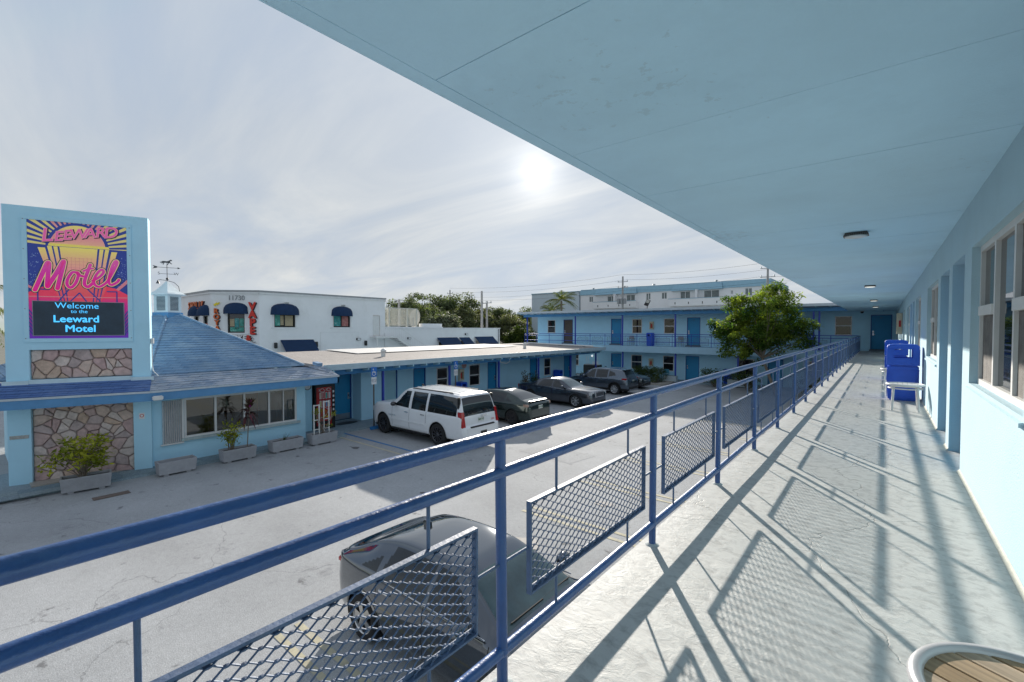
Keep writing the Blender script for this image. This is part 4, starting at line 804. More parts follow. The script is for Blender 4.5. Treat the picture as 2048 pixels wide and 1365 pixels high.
stones(sg, -2.15, 0.0, 2.885, 3.69, 7, 3, 11, -0.16); stones(sg, -2.15, 0.0, 0.07, 2.30, 7, 9, 23, -0.16)
# ---- picture board
PX, PZ, PWd, PHt = -2.13, 4.0, 2.06, 3.2
BRD = SM @ Matrix.Translation((PX, 0, PZ))
fb = MB(BRD); fb.box(-0.11, PWd + 0.11, 0.002, 0.03, -0.11, 0.0); fb.box(-0.11, PWd + 0.11, 0.002, 0.03, PHt, PHt + 0.11); fb.box(-0.11, 0, 0.002, 0.03, 0, PHt); fb.box(PWd, PWd + 0.11, 0.002, 0.03, 0, PHt)
fb.build('board_frame', M_wall, sg, world=True, bevel=0.006)
for bx_ in [(-0.07, z) for z in (0.0, 0.8, 1.6, 2.4, 3.2)] + [(PWd + 0.07, z) for z in (0.0, 0.8, 1.6, 2.4, 3.2)]: MB(BRD).lathe([(0, 0.036), (0.012, 0.034), (0.014, 0.03)], (bx_[0], 0, bx_[1]), 'y', 8).build('bolt', M_grey, sg, world=True)
def pm(name, c, rough=0.45): return mat('print_' + name, c, rough, 0.03, emit=0.07)     # lit from behind
def grad(name, stops):
    m = bpy.data.materials.new(name); m.use_nodes = True; N, L = m.node_tree.nodes, m.node_tree.links; b_ = N['Principled BSDF']; b_.inputs['Roughness'].default_value = 0.45
    t = N.new('ShaderNodeTexCoord'); s = N.new('ShaderNodeSeparateXYZ'); L.new(t.outputs['Object'], s.inputs[0]); q = N.new('ShaderNodeMapRange'); L.new(s.outputs[2], q.inputs[0]); q.inputs[1].default_value = PZ; q.inputs[2].default_value = PZ + PHt
    r = N.new('ShaderNodeValToRGB'); L.new(q.outputs[0], r.inputs[0]); e = r.color_ramp.elements
    while len(e) < len(stops): e.new(0.5)
    for k, (p, c) in enumerate(stops): e[k].position = p; e[k].color = (*c, 1)
    L.new(r.outputs[0], b_.inputs['Base Color']); L.new(r.outputs[0], b_.inputs['Emission Color']); b_.inputs['Emission Strength'].default_value = 0.07; return m
NAVY, YEL, PINK, MAG, RED, PUR = (0.025, 0.05, 0.28), (0.86, 0.74, 0.15), (0.88, 0.32, 0.32), (0.70, 0.02, 0.28), (0.86, 0.05, 0.12), (0.15, 0.03, 0.50)
M_g1 = grad('print_dusk', [(0.0, PUR), (0.10, (0.25, 0.02, 0.32)), (0.30, MAG), (0.37, RED), (0.44, RED)]); M_g2 = grad('print_deco', [(0.30, RED), (0.46, (0.80, 0.13, 0.13)), (0.58, PINK), (0.68, (0.82, 0.46, 0.25)), (0.80, YEL)]); M_g3 = grad('print_sun', [(0.80, YEL), (0.82, (0.82, 0.40, 0.28)), (0.88, (0.78, 0.28, 0.30)), (0.95, (0.84, 0.62, 0.22)), (1.0, YEL)]); M_g4 = grad('print_pink', [(0.42, (0.86, 0.01, 0.32)), (0.55, (0.72, 0.03, 0.36)), (0.72, (0.78, 0.13, 0.42)), (0.95, (0.82, 0.13, 0.38))])
def flat(name, poly, m, lay): 
    poly = [q for q in poly]
    return MB(BRD).prism(poly, 'y', 0.004, 0.0045 + lay * 0.0016).build(name, m, sg, world=True)
def rclip(poly, x0=0.0, x1=PWd, z0=0.0, z1=PHt):
    for p, n in (((x0, 0), (-1, 0)), ((x1, 0), (1, 0)), ((0, z0), (0, -1)), ((0, z1), (0, 1))):
        if len(poly) > 2: poly = clip(poly, p, n)
    return poly
flat('print_night', [(0, 0), (PWd, 0), (PWd, PHt), (0, PHt)], pm('navy', NAVY), 0)
flat('print_dusk', [(0, 0), (PWd, 0), (PWd, 1.25), (1.8, 1.42), (1.02, 1.62), (0.3, 1.42), (0, 1.25)], M_g1, 1)
sc = (1.01, 2.50); nr = 46
for k in range(nr):
    if k % 2: continue
    a0, a1 = math.pi * (k - 0.1) / nr * 1.0, math.pi * (k + 0.9) / nr
    poly = rclip([(sc[0], sc[1] + 0.0), (sc[0] + 3*math.cos(a0), sc[1] + 3*math.sin(a0)), (sc[0] + 3*math.cos(a1), sc[1] + 3*math.sin(a1))], z0=2.50)
    if len(poly) > 2: flat('print_ray', poly, pm('ray_yellow', (0.72, 0.60, 0.22)) if not 0.3 < k / nr < 0.7 else pm('ray_pink', (0.70, 0.30, 0.28)), 1)
flat('print_halo', [(sc[0] + 0.66*math.cos(math.pi*i/24), sc[1] + 0.70*math.sin(math.pi*i/24)) for i in range(25)], pm('navy', NAVY), 2)
flat('print_sun', [(sc[0] + 0.585*math.cos(math.pi*i/24), sc[1] + 0.635*math.sin(math.pi*i/24)) for i in range(25)], M_g3, 3)
flat('print_deck', [(0.0, 2.47), (PWd, 2.47), (PWd, 2.53), (0.0, 2.53)], pm('navy', NAVY), 4)
flat('print_deco_back', [(0.18, 2.53), (1.87, 2.53), (1.46, 1.0), (0.62, 1.0)], pm('navy', NAVY), 5)
flat('print_deck_bar', [(0.40, 2.53), (1.68, 2.53), (1.66, 2.60), (0.42, 2.60)], pm('deck_yellow', (0.80, 0.66, 0.13)), 5)
top = [(0.20, 0.345), (0.385, 0.475), (0.51, 0.59), (0.63, 1.42), (1.465, 1.55), (1.585, 1.67), (1.72, 1.85)]
bot = [(0.615, 0.64), (0.66, 0.70), (0.725, 0.765), (0.79, 1.29), (1.315, 1.36), (1.38, 1.42), (1.44, 1.475)]
for (a0, a1), (b0, b1) in zip(top, bot): flat('print_deco_stripe', [(b0, 1.0), (b1, 1.0), (a1, 2.52 if a0 != 0.20 and a0 != 1.72 else 2.47), (a0, 2.52 if a0 != 0.20 and a0 != 1.72 else 2.47)], M_g2, 6)
gl = MB(BRD)
for k in range(7): gl.box(0.78 + k*0.083, 0.785 + k*0.083, 0.004, 0.0162, 1.75, 2.25)
for k in range(6): gl.box(0.75, 1.31, 0.004, 0.0164, 1.78 + k*0.09, 1.785 + k*0.09)
gl.build('print_grid_lines', pm('grid', (0.62, 0.22, 0.24)), sg, world=True)
ln = MB(BRD)
def chev(pts, w_=0.03):
    for p, q in zip(pts[:-1], pts[1:]): ln.bar((p[0], 0.0165, p[1]), (q[0], 0.0165, q[1]), 0.003, w_)
chev([(0.584, 1.01), (0.804, 1.357)]); chev([(1.193, 1.375), (1.462, 1.037)]); chev([(0.822, 1.016), (1.02, 1.269), (1.163, 1.027)]); chev([(0.18, 1.03), (0.18, 1.34), (0.42, 1.34)]); chev([(1.60, 1.33), (1.82, 1.33), (1.82, 1.03)])
for k in range(6): chev([(0.0, 0.78 - k*0.11), (0.09, 0.62 - k*0.11)], 0.026); chev([(PWd, 0.78 - k*0.11), (PWd - 0.09, 0.62 - k*0.11)], 0.026)
ln.build('print_dark_lines', pm('navy', NAVY), sg, world=True)
flat('print_band', [(0.0, 1.125), (PWd, 1.15), (PWd, 1.175), (0.0, 1.15)], pm('band', (0.72, 0.22, 0.26)), 7)
for x0, x1, z0 in ((0.0, 0.16, 1.9), ): flat('print_roofline', [(0, 1.45), (0.13, 1.36), (0.13, 1.30), (0, 1.38)], pm('band', (0.72, 0.22, 0.26)), 2); flat('print_roofline', [(PWd, 1.70), (1.80, 1.40), (1.86, 1.36), (PWd, 1.58)], pm('band', (0.72, 0.22, 0.26)), 2)
rw = random.Random(2); cw = MB(BRD)
for k in range(110):
    x = rw.uniform(0.02, 0.20) if k % 2 else rw.uniform(1.84, 2.03); z = rw.uniform(1.45, 2.3); cw.box(x, x + 0.012, 0.004, 0.0085, z, z + 0.012)
cw.build('print_city_lights', pm('city', (0.30, 0.42, 0.62)), sg, world=True, kind='stuff')
def spline(P, n=7):
    o = []
    for i in range(len(P) - 1):
        p0, p1, p2, p3 = P[max(i-1, 0)], P[i], P[i+1], P[min(i+2, len(P)-1)]
        for k in range(n):
            t = k / n; o.append(tuple(0.5*((2*p1[c]) + (-p0[c]+p2[c])*t + (2*p0[c]-5*p1[c]+4*p2[c]-p3[c])*t*t + (-p0[c]+3*p1[c]-3*p2[c]+p3[c])*t**3) for c in (0, 1)))
    return o + [P[-1]]
def stroke(mb, P, w_, y, cap=True):
    P = spline(P)
    for i, p in enumerate(P): mb.add([(p[0] + w_*math.cos(2*math.pi*k/10), y, p[1] + w_*math.sin(2*math.pi*k/10)) for k in range(10)], [tuple(range(10))])
    L_, R_ = [], []
    for i, p in enumerate(P):
        q, r_ = P[max(i-1, 0)], P[min(i+1, len(P)-1)]; dx, dz = r_[0]-q[0], r_[1]-q[1]; l_ = math.hypot(dx, dz) or 1; nx_, nz_ = -dz/l_*w_, dx/l_*w_; L_.append((p[0]+nx_, y + 0.0001, p[1]+nz_)); R_.append((p[0]-nx_, y + 0.0001, p[1]-nz_))
    k = len(P); mb.add(L_ + R_, [(i, i+1, k+i+1, k+i) for i in range(k-1)])
script = {'M': ([(0.129,1.311),(0.201,1.52),(0.31,1.844),(0.385,2.06),(0.42,2.02),(0.395,1.75),(0.372,1.42),(0.43,1.52),(0.576,1.829),(0.70,2.12),(0.705,2.04),(0.632,1.672),(0.574,1.37)], 0.048), 'o': ([(0.99,1.82),(0.885,1.833),(0.786,1.649),(0.771,1.486),(0.841,1.408),(0.94,1.527),(0.999,1.726),(0.985,1.84),(1.04,1.76),(1.09,1.74)], 0.036), 't': ([(1.261,2.07),(1.202,1.871),(1.137,1.636),(1.134,1.498),(1.207,1.449),(1.296,1.546)], 0.040), 't_bar': ([(1.109,1.881),(1.216,1.944),(1.316,1.971)], 0.026), 'e': ([(1.30,1.62),(1.449,1.737),(1.541,1.88),(1.499,1.95),(1.401,1.834),(1.33,1.647),(1.35,1.509),(1.445,1.46),(1.573,1.56),(1.638,1.648)], 0.033), 'l': ([(1.625,1.63),(1.719,1.837),(1.827,2.105),(1.842,2.20),(1.795,2.20),(1.73,2.04),(1.666,1.767),(1.655,1.581),(1.713,1.527),(1.831,1.608),(1.872,1.68)], 0.034)}
for lay, (dw, m_, y_) in enumerate(((0.032, pm('black', (0.03, 0.012, 0.06)), 0.0190), (0.016, pm('outline_yellow', (0.82, 0.66, 0.30)), 0.0205), (0.0, M_g4, 0.0220))):
    mb = MB(BRD)
    for j, (P, w_) in enumerate(script.values()): stroke(mb, P, w_ + dw, y_ + j * 0.0002)
    mb.build(('script_shadow', 'script_outline', 'script_motel')[lay], m_, sg, world=True, recalc=False)
for ch, (x, z, s_) in zip('LEEWARD', ((0.36, 2.80, 0.50), (0.595, 2.79, 0.37), (0.775, 2.845, 0.37), (1.0, 2.895, 0.37), (1.245, 2.945, 0.38), (1.47, 2.985, 0.38), (1.69, 3.00, 0.42))):
    Rm = BRD @ Matrix.Translation((x, 0, z)) @ Matrix.Rotation(R(-9), 4, 'Y')
    text('letter_shadow', ch, pm('black', (0.03, 0.012, 0.06)), sg, Rm @ Matrix.Translation((0.018, 0.0195, -0.014)), s_, 0, shear=0.28, bold=0.02); text('letter_outline', ch, pm('outline_pink', (0.80, 0.42, 0.40)), sg, Rm @ Matrix.Translation((0, 0.0205, 0)), s_, 0, shear=0.28, bold=0.013); text('letter', ch, M_g4, sg, Rm @ Matrix.Translation((0, 0.0220, 0)), s_, 0, shear=0.28, bold=0.004)
# message screen
led = MB(BRD).box(0.085, 1.965, 0.004, 0.034, 0.085, 1.01).build('message_screen', mat('screen_dark', (0.020, 0.045, 0.075), 0.35, 0.25, 3), sg, world=True)
eb = MB(BRD); eb.box(0.07, 1.98, 0.004, 0.037, 0.07, 0.085); eb.box(0.07, 1.98, 0.004, 0.037, 1.01, 1.025); eb.box(0.07, 0.085, 0.004, 0.037, 0.085, 1.01); eb.box(1.965, 1.98, 0.004, 0.037, 0.085, 1.01); eb.build('screen_rim', mat('rim_grey', (0.25, 0.28, 0.32), 0.5), led, world=True)
M_led = mat('screen_text', (0.06, 0.42, 0.80), 0.5, 0.0, emit=0.42)
for s_, x, z, sz, bo in (('Welcome', 0.97, 0.90, 0.225, 0.0), ('to the', 1.01, 0.745, 0.14, 0.0), ('Leeward', 0.95, 0.53, 0.27, 0.006), ('Motel', 1.03, 0.262, 0.27, 0.006)): text('message', s_, M_led, led, BRD @ Matrix.Translation((x, 0.0375, z)), sz, 0.0, fat=bo, sx=1.02)
# small things on the pylon
t = thing('house_number_plate', 'worn grey plate fixed to the left pylon leg of the motel sign', 'sign', SM @ Vector((-2.38, 0, 1.35))); MB(SM).box(-2.56, -2.2, 0.001, 0.02, 1.31, 1.40).build('plate', mat('plate_worn', (0.40, 0.40, 0.38), 0.6, 0.3, 20), t, world=True)
t = thing('notice_plate', 'small white and red notice on the right pylon leg of the motel sign', 'sign', SM @ Vector((0.2, 0, 1.66))); MB(SM).box(0.13, 0.26, 0.001, 0.008, 1.58, 1.76).build('plate', M_sw, t, world=True); MB(SM).lathe([(0.035, 0.009), (0.035, 0.011), (0.05, 0.011), (0.05, 0.009)], (0.195, 0, 1.68), 'y', 16).build('symbol', M_red, t, world=True)
t = thing('junction_box', 'grey electrical box and conduit on the right edge of the sign pylon', 'junction box', SM @ Vector((0.45, -0.1, 3.9))); MB(SM).box(0.425, 0.50, -0.16, -0.06, 3.82, 3.98).build('box', M_white, t, world=True, bevel=0.006); MB(SM).tube([(0.45, -0.11, 3.82), (0.45, -0.11, 3.2), (0.47, -0.08, 3.0), (0.62, 0.12, 2.85)], 0.014, 6).build('conduit', M_white, t, world=True, smooth=True)
t = thing('floodlight', 'small white floodlight under the lobby fascia below the sign edge', 'floodlight', eA + Vector((0.08, 0.15, -0.2))); MB().box(-0.02, 0.14, -0.12, 0.12, -0.06, 0.06).build('housing', M_white, t, bevel=0.02); MB().box(-0.08, -0.02, -0.03, 0.03, -0.03, 0.03).build('bracket', M_white, t)
# ================================================================== VEHICLES
def mono(pts):
    """monotone cubic through control points"""
    xs = [p[0] for p in pts]; ys = [p[1] for p in pts]; n = len(xs); d = [(ys[i+1]-ys[i])/(xs[i+1]-xs[i]) for i in range(n-1)]
    m = [d[0]] + [0 if d[i-1]*d[i] <= 0 else 2*d[i-1]*d[i]/(d[i-1]+d[i]) for i in range(1, n-1)] + [d[-1]]
    def f(x):
        if x <= xs[0]: return ys[0]
        if x >= xs[-1]: return ys[-1]
        i = 0
        while x > xs[i+1]: i += 1
        h = xs[i+1]-xs[i]; t = (x-xs[i])/h
        return ys[i]*(1+2*t)*(1-t)**2 + h*m[i]*t*(1-t)**2 + ys[i+1]*t*t*(3-2*t) + h*m[i+1]*t*t*(t-1)
    return f
def paint(name, c, rough=0.25, metal=0.0):
    return mat(name, c, rough, 0.04, 1.5, metal=metal, coat=1.0, dirt=tuple(min(1, q*0.9 + 0.012) for q in c), dirts=2.5, dirtamt=0.4)
M_tyre = mat('tyre_rubber', (0.016, 0.016, 0.017), 0.85, 0.15, 20); M_under = mat('underbody_black', (0.010, 0.010, 0.011), 0.8)
M_wsg = mat('car_windshield', (0.06, 0.105, 0.115), 0.04, 0.3, 2.5, spec=0.8)
M_cglass = mat('car_glass', (0.010, 0.014, 0.016), 0.02, 0.2, spec=0.8); M_tail = mat('tail_lamp', (0.42, 0.012, 0.014), 0.12, 0.1, 9, coat=1.0); M_head = mat('head_lamp', (0.55, 0.57, 0.58), 0.08, 0.15, 12, coat=1.0); M_chrome = mat('chrome', (0.75, 0.76, 0.78), 0.1, 0.02, metal=1.0)
M_plate = mat('number_plate', (0.62, 0.64, 0.60), 0.4, 0.1, 12); M_ptxt = mat('plate_text', (0.03, 0.12, 0.06), 0.5)
def car(name, label, loc, rz, S, pm_):
    T = thing(name, label, 'car', loc, rz)
    top, belt, plan, roofw = mono(S['top']), mono(S['belt']), mono(S['plan']), mono(S['roofw']); zb = S['zb']; cr = S.get('crown', 0.05)
    x0, x1 = S['top'][0][0], S['top'][-1][0]
    # stations spaced by arc length of the top line
    st = [x0]; x = x0
    while x < x1:
        dx = 0.03
        while abs(top(min(x + dx, x1)) - top(x)) > 0.035 and dx > 0.002: dx *= 0.6
        x += dx; st.append(min(x, x1))
    side = [(0, 0.90), (0.10, 0.965), (0.30, 0.99), (0.52, 1.0), (0.78, 0.985), (0.92, 0.97), (1.0, 0.945)]; sp = mono(side)
    nA, nB, nC = 16, 12, 12
    def sec(x):
        w = plan(x); t = top(x); b = min(belt(x), t - 0.03); wr = min(roofw(x), 0.945 * w)
        c_ = min(cr, (t - b) * 0.9 + 0.004); zr = max(t - c_, b + 0.002); zbx = min(zb + S.get('rise', lambda q: 0)(x), b - 0.05)
        P = []
        for k in range(nA + 1): s = k / nA; P.append((w * sp(s), zbx + (b - zbx) * s))
        for k in range(1, nB + 1): s = k / nB; P.append((0.945 * w + (wr - 0.945 * w) * s + 0.02 * math.sin(math.pi * s) * min(1, (zr - b) / 0.3), b + (zr - b) * s))
        for k in range(1, nC + 1): a = math.pi / 2 * k / nC; P.append((wr * max(0, math.cos(a)) ** 0.62, zr + (t - zr) * math.sin(a) ** 0.75))
        return P
    secs = [sec(x) for x in st]; n = nA + nB + nC + 1
    ax = S['axles']; Rw = S['wr']; Ra = Rw + S.get('gap', 0.06); wins = S['windows']
    groups = {'body': MB()}
    def which(i, j):
        xm = (st[i] + st[i+1]) / 2; y_ = (secs[i][j][0] + secs[i+1][j+1][0]) / 2; z_ = (secs[i][j][1] + secs[i+1][j+1][1]) / 2
        if j < nA:
            for a in ax:
                if math.hypot(xm - a, z_ - Rw) < Ra: return None
            if z_ < S.get('trim', 0): return 'lower_trim'
            return 'body'
        if j < nA + nB:
            s = (j - nA + 0.5) / nB
            if z_ - belt(xm) > 0.0 and top(xm) - belt(xm) > 0.12:
                for k, (poly, _) in enumerate(wins):
                    ins = False; m_ = len(poly)
                    for q in range(m_):
                        (xa, sa), (xb, sb) = poly[q], poly[(q+1) % m_]
                        if (sa > s) != (sb > s) and xm < (xb - xa) * (s - sa) / (sb - sa) + xa: ins = not ins
                    if ins: return 'side_window%d' % k
            return 'body'
        for k, (a, b_, inset) in S['glass'].items():
            if a < xm < b_ and y_ < roofw(xm) * inset: return k
        for k, (a, b_, ya, yb) in S.get('decks', {}).items():
            if a < xm < b_ and ya <= y_ < yb: return k
        return 'body'
    fc = {}
    for sgn in (1, -1):
        for i in range(len(st) - 1):
            for j in range(n - 1):
                g = which(i, j)
                if g is None: continue
                key = g if not g.startswith('side') else g + ('l' if sgn > 0 else 'r')
                f = [(st[i], sgn*secs[i][j][0], secs[i][j][1]), (st[i+1], sgn*secs[i+1][j][0], secs[i+1][j][1]), (st[i+1], sgn*secs[i+1][j+1][0], secs[i+1][j+1][1]), (st[i], sgn*secs[i][j+1][0], secs[i][j+1][1])]
                fc.setdefault(key, []).append(f[::-1] if sgn > 0 else f)
    for e in (0, -1):   # end caps
        P = secs[e]; ring = [(st[e], y_, z_) for y_, z_ in P] + [(st[e], -y_, z_) for y_, z_ in reversed(P)]
        fc.setdefault('body', []).append(ring)
    bodyobj = None
    def mk(nm, faces, m, par):
        vi = {}; mb = MB()
        vs, fs = [], []
        for f in faces:
            ids = []
            for v in f:
                k = (round(v[0], 5), round(v[1], 5), round(v[2], 5))
                if k not in vi: vi[k] = len(vs); vs.append(v)
                if not ids or ids[-1] != vi[k]: ids.append(vi[k])
            if len(ids) > 2 and ids[0] == ids[-1]: ids.pop()
            if len(set(ids)) > 2 and len(set(ids)) == len(ids): fs.append(tuple(ids))
        return mb.add(vs, fs).build(nm, m, par, smooth=True)
    body = mk('body', fc.pop('body'), pm_, T)
    for p in body.data.polygons:
        if len(p.vertices) > 6: p.use_smooth = False
    for k, f in fc.items():
        nm = 'side_window' if k.startswith('side') else k
        mm = {'lower_trim': M_black, 'grille': M_chrome, 'windshield': M_wsg}.get(nm, S.get('mats', {}).get(nm, M_cglass)); mk(nm, f, mm, T)
    # underside and wheel wells
    u = MB(); u.box(x0 + 0.25, x1 - 0.25, -plan(0)*0.86, plan(0)*0.86, zb - 0.02, zb + 0.10); u.build('underbody', M_under, T)
    wd = plan(0)
    for a in ax:
        for sg_ in (-1, 1):
            l = MB()
            vs = []; m_ = 18
            for k in range(m_ + 1):
                an = math.pi * (1.08 - 1.16 * k / m_); vs += [(a + (Ra + 0.005)*math.cos(an), sg_*(wd - 0.03), Rw + (Ra + 0.005)*math.sin(an)), (a + (Ra + 0.005)*math.cos(an), sg_*(wd - 0.38), Rw + (Ra + 0.005)*math.sin(an))]
            l.add(vs, [(2*k, 2*k+1, 2*k+3, 2*k+2) for k in range(m_)]); l.add([(a - Ra, sg_*(wd - 0.38), 0.1), (a + Ra, sg_*(wd - 0.38), 0.1), (a + Ra, sg_*(wd - 0.38), Rw*2 + 0.1), (a - Ra, sg_*(wd - 0.38), Rw*2 + 0.1)], [(0,1,2,3)])
            l.build('wheel_well', M_under, body, recalc=False)
            lip = MB(); vs = []
            for k in range(29):
                an = math.pi * (1.05 - 1.10 * k / 28)
                for r_, off in ((Ra - 0.014, -0.02), (Ra - 0.014, 0.006), (Ra + S.get('lip', 0.035), 0.004)):
                    x_, z_ = a + r_*math.cos(an), Rw + r_*math.sin(an); w_ = plan(x_); b = min(belt(x_), top(x_) - 0.03); s = min(1, max(0, (z_ - zb) / (b - zb))); vs.append((x_, sg_*(w_*sp(s) + off), z_))
            lip.add(vs, [(3*k + q, 3*k + q + 1, 3*k + q + 4, 3*k + q + 3) for k in range(28) for q in range(2)]); lip.build('arch_lip', S.get('lipmat', pm_), body, smooth=True, recalc=False)
    # wheels
    tw = 0.23
    ty = [(Rw*0.66, -tw/2 + 0.01), (Rw*0.80, -tw/2 - 0.004), (Rw*0.94, -tw/2 + 0.01), (Rw*0.995, -tw/2 + 0.05), (Rw, 0), (Rw*0.995, tw/2 - 0.05), (Rw*0.94, tw/2 - 0.01), (Rw*0.80, tw/2 + 0.004), (Rw*0.66, tw/2 - 0.01)]
    W0 = MB().lathe(ty, (0,0,0), 'y', 32).build('wheel', M_tyre, T, smooth=True)
    rr_ = Rw * 0.67; rim = MB()
    rim.lathe([(rr_*0.90, tw*0.30), (rr_*0.93, tw*0.42), (rr_*1.0, tw*0.46), (rr_*1.0, -tw*0.4)], (0,0,0), 'y', 32); ns = S.get('spokes', 10)
    for k in range(ns):
        an = 2*math.pi*k/ns; c_, s_ = math.cos(an), math.sin(an); tn = (-s_, c_); w1, w2 = S.get('spw', (0.022, 0.032))
        def q(r_, t_, y_): return (c_*r_ + tn[0]*t_, y_, s_*r_ + tn[1]*t_)
        rim.add([q(0.05, -w1, tw*0.40), q(0.05, w1, tw*0.40), q(rr_*0.93, w2, tw*0.40), q(rr_*0.93, -w2, tw*0.40), q(0.05, -w1, tw*0.2), q(0.05, w1, tw*0.2), q(rr_*0.93, w2, tw*0.2), q(rr_*0.93, -w2, tw*0.2)], [(0,1,2,3), (0,4,5,1), (1,5,6,2), (2,6,7,3), (3,7,4,0)])
    rim.lathe([(0, tw*0.46), (0.04, tw*0.45), (0.07, tw*0.38), (0.07, 0)], (0,0,0), 'y', 16)
    rim.build('rim', S.get('rim', M_steel), W0)
    MB().lathe([(0, tw*0.08), (rr_*0.98, tw*0.08)], (0,0,0), 'y', 24).build('brake_disc', M_under, W0, recalc=False)
    first_ = True
    for a in ax:
        for sg_ in (1, -1):
            L_ = (a, sg_*(wd - tw/2 - S.get('tuck', 0.0)), Rw); rzz = 0 if sg_ > 0 else math.pi
            if first_: W0.location = L_; first_ = False
            else: inst(W0, T, L_, rzz)
    # lamps, mirrors, handles, plates
    for nm, m_, (xr, yr, z0_), (xs, ys_, z1_) in S.get('hexlamps', []):
        for sg_ in (1, -1):
            MB().add([(xr[0], sg_*yr[0], z0_), (xr[1], sg_*yr[0], z0_), (xr[1], sg_*yr[1], z0_), (xr[0] + 0.03, sg_*yr[1], z0_), (xs[0], sg_*ys_[0], z1_), (xs[1], sg_*ys_[0], z1_), (xs[1], sg_*ys_[1], z1_), (xs[0] + 0.03, sg_*ys_[1], z1_)], [(3,2,1,0),(4,5,6,7),(0,1,5,4),(1,2,6,5),(2,3,7,6),(3,0,4,7)]).build(nm, m_, T, bevel=0.012)
    for nm, m_, bx_ in S['lamps'] + S.get('oldl', []):
        for sg_ in (1, -1):
            (xa, xb), (ya, yb), (za, zb_) = bx_; ya_, yb2 = (ya, yb) if sg_ > 0 else (-yb, -ya)
            MB().box(xa, xb, ya_, yb2, za, zb_).build(nm, m_, T, bevel=0.014)
    for sg_ in (1, -1):
        mx_, mz_ = S['mirror']; yw = plan(mx_)*0.945
        mm = MB().ball((mx_, sg_*(yw + 0.15), mz_ + 0.06), 0.13, 14, 10, 0.75, 1.0, 0.72).build('mirror', S.get('mirmat', M_black), T, smooth=True)
        MB().bar((mx_ + 0.02, sg_*(yw - 0.03), mz_ - 0.01), (mx_ + 0.02, sg_*(yw + 0.12), mz_ + 0.03), 0.07, 0.04).build('arm', M_black, mm)
        for hx, hz in S['handles']:
            s = (hz - zb) / (belt(hx) - zb); yv = plan(hx) * sp(s); MB().box(hx - 0.11, hx + 0.11, min(sg_*(yv - 0.005), sg_*(yv + 0.028)), max(sg_*(yv - 0.005), sg_*(yv + 0.028)), hz - 0.016, hz + 0.016).build('door_handle', S.get('handmat', pm_), T, bevel=0.008)
        for sx_, za, zc in S.get('seams', []):   # door shut lines
            vs = []
            for k in range(13):
                z_ = za + (zc - za) * k / 12; s = (z_ - zb) / (belt(sx_) - zb); yv = plan(sx_) * sp(min(1, s)) + 0.0015; vs += [(sx_ - 0.006, sg_*yv, z_), (sx_ + 0.006, sg_*yv, z_)]
            MB().add(vs, [(2*k, 2*k+1, 2*k+3, 2*k+2) for k in range(12)]).build('door_gap', M_black, T, recalc=False)
    for (px_, pz_, fwd, txt) in S.get('plates', []):
        p = MB().box(min(px_, px_ + 0.012*fwd), max(px_, px_ + 0.012*fwd), -0.155, 0.155, pz_ - 0.078, pz_ + 0.078).build('number_plate', M_plate, T, bevel=0.003)
        text('plate_text', txt, M_ptxt, p, frame_matrix((px_ + 0.015*fwd, 0, pz_), (0, fwd, 0), (fwd, 0, 0)), 0.09, 0, world=False, bold=0.003)
    for nm, m_, bx_ in S.get('extra', []):
        (xa, xb), (ya, yb), (za, zb_) = bx_; MB().box(xa, xb, ya, yb, za, zb_).build(nm, m_, T, bevel=min(0.012, (zb_-za)*0.3, (xb-xa)*0.3, (yb-ya)*0.3))
    return T, S

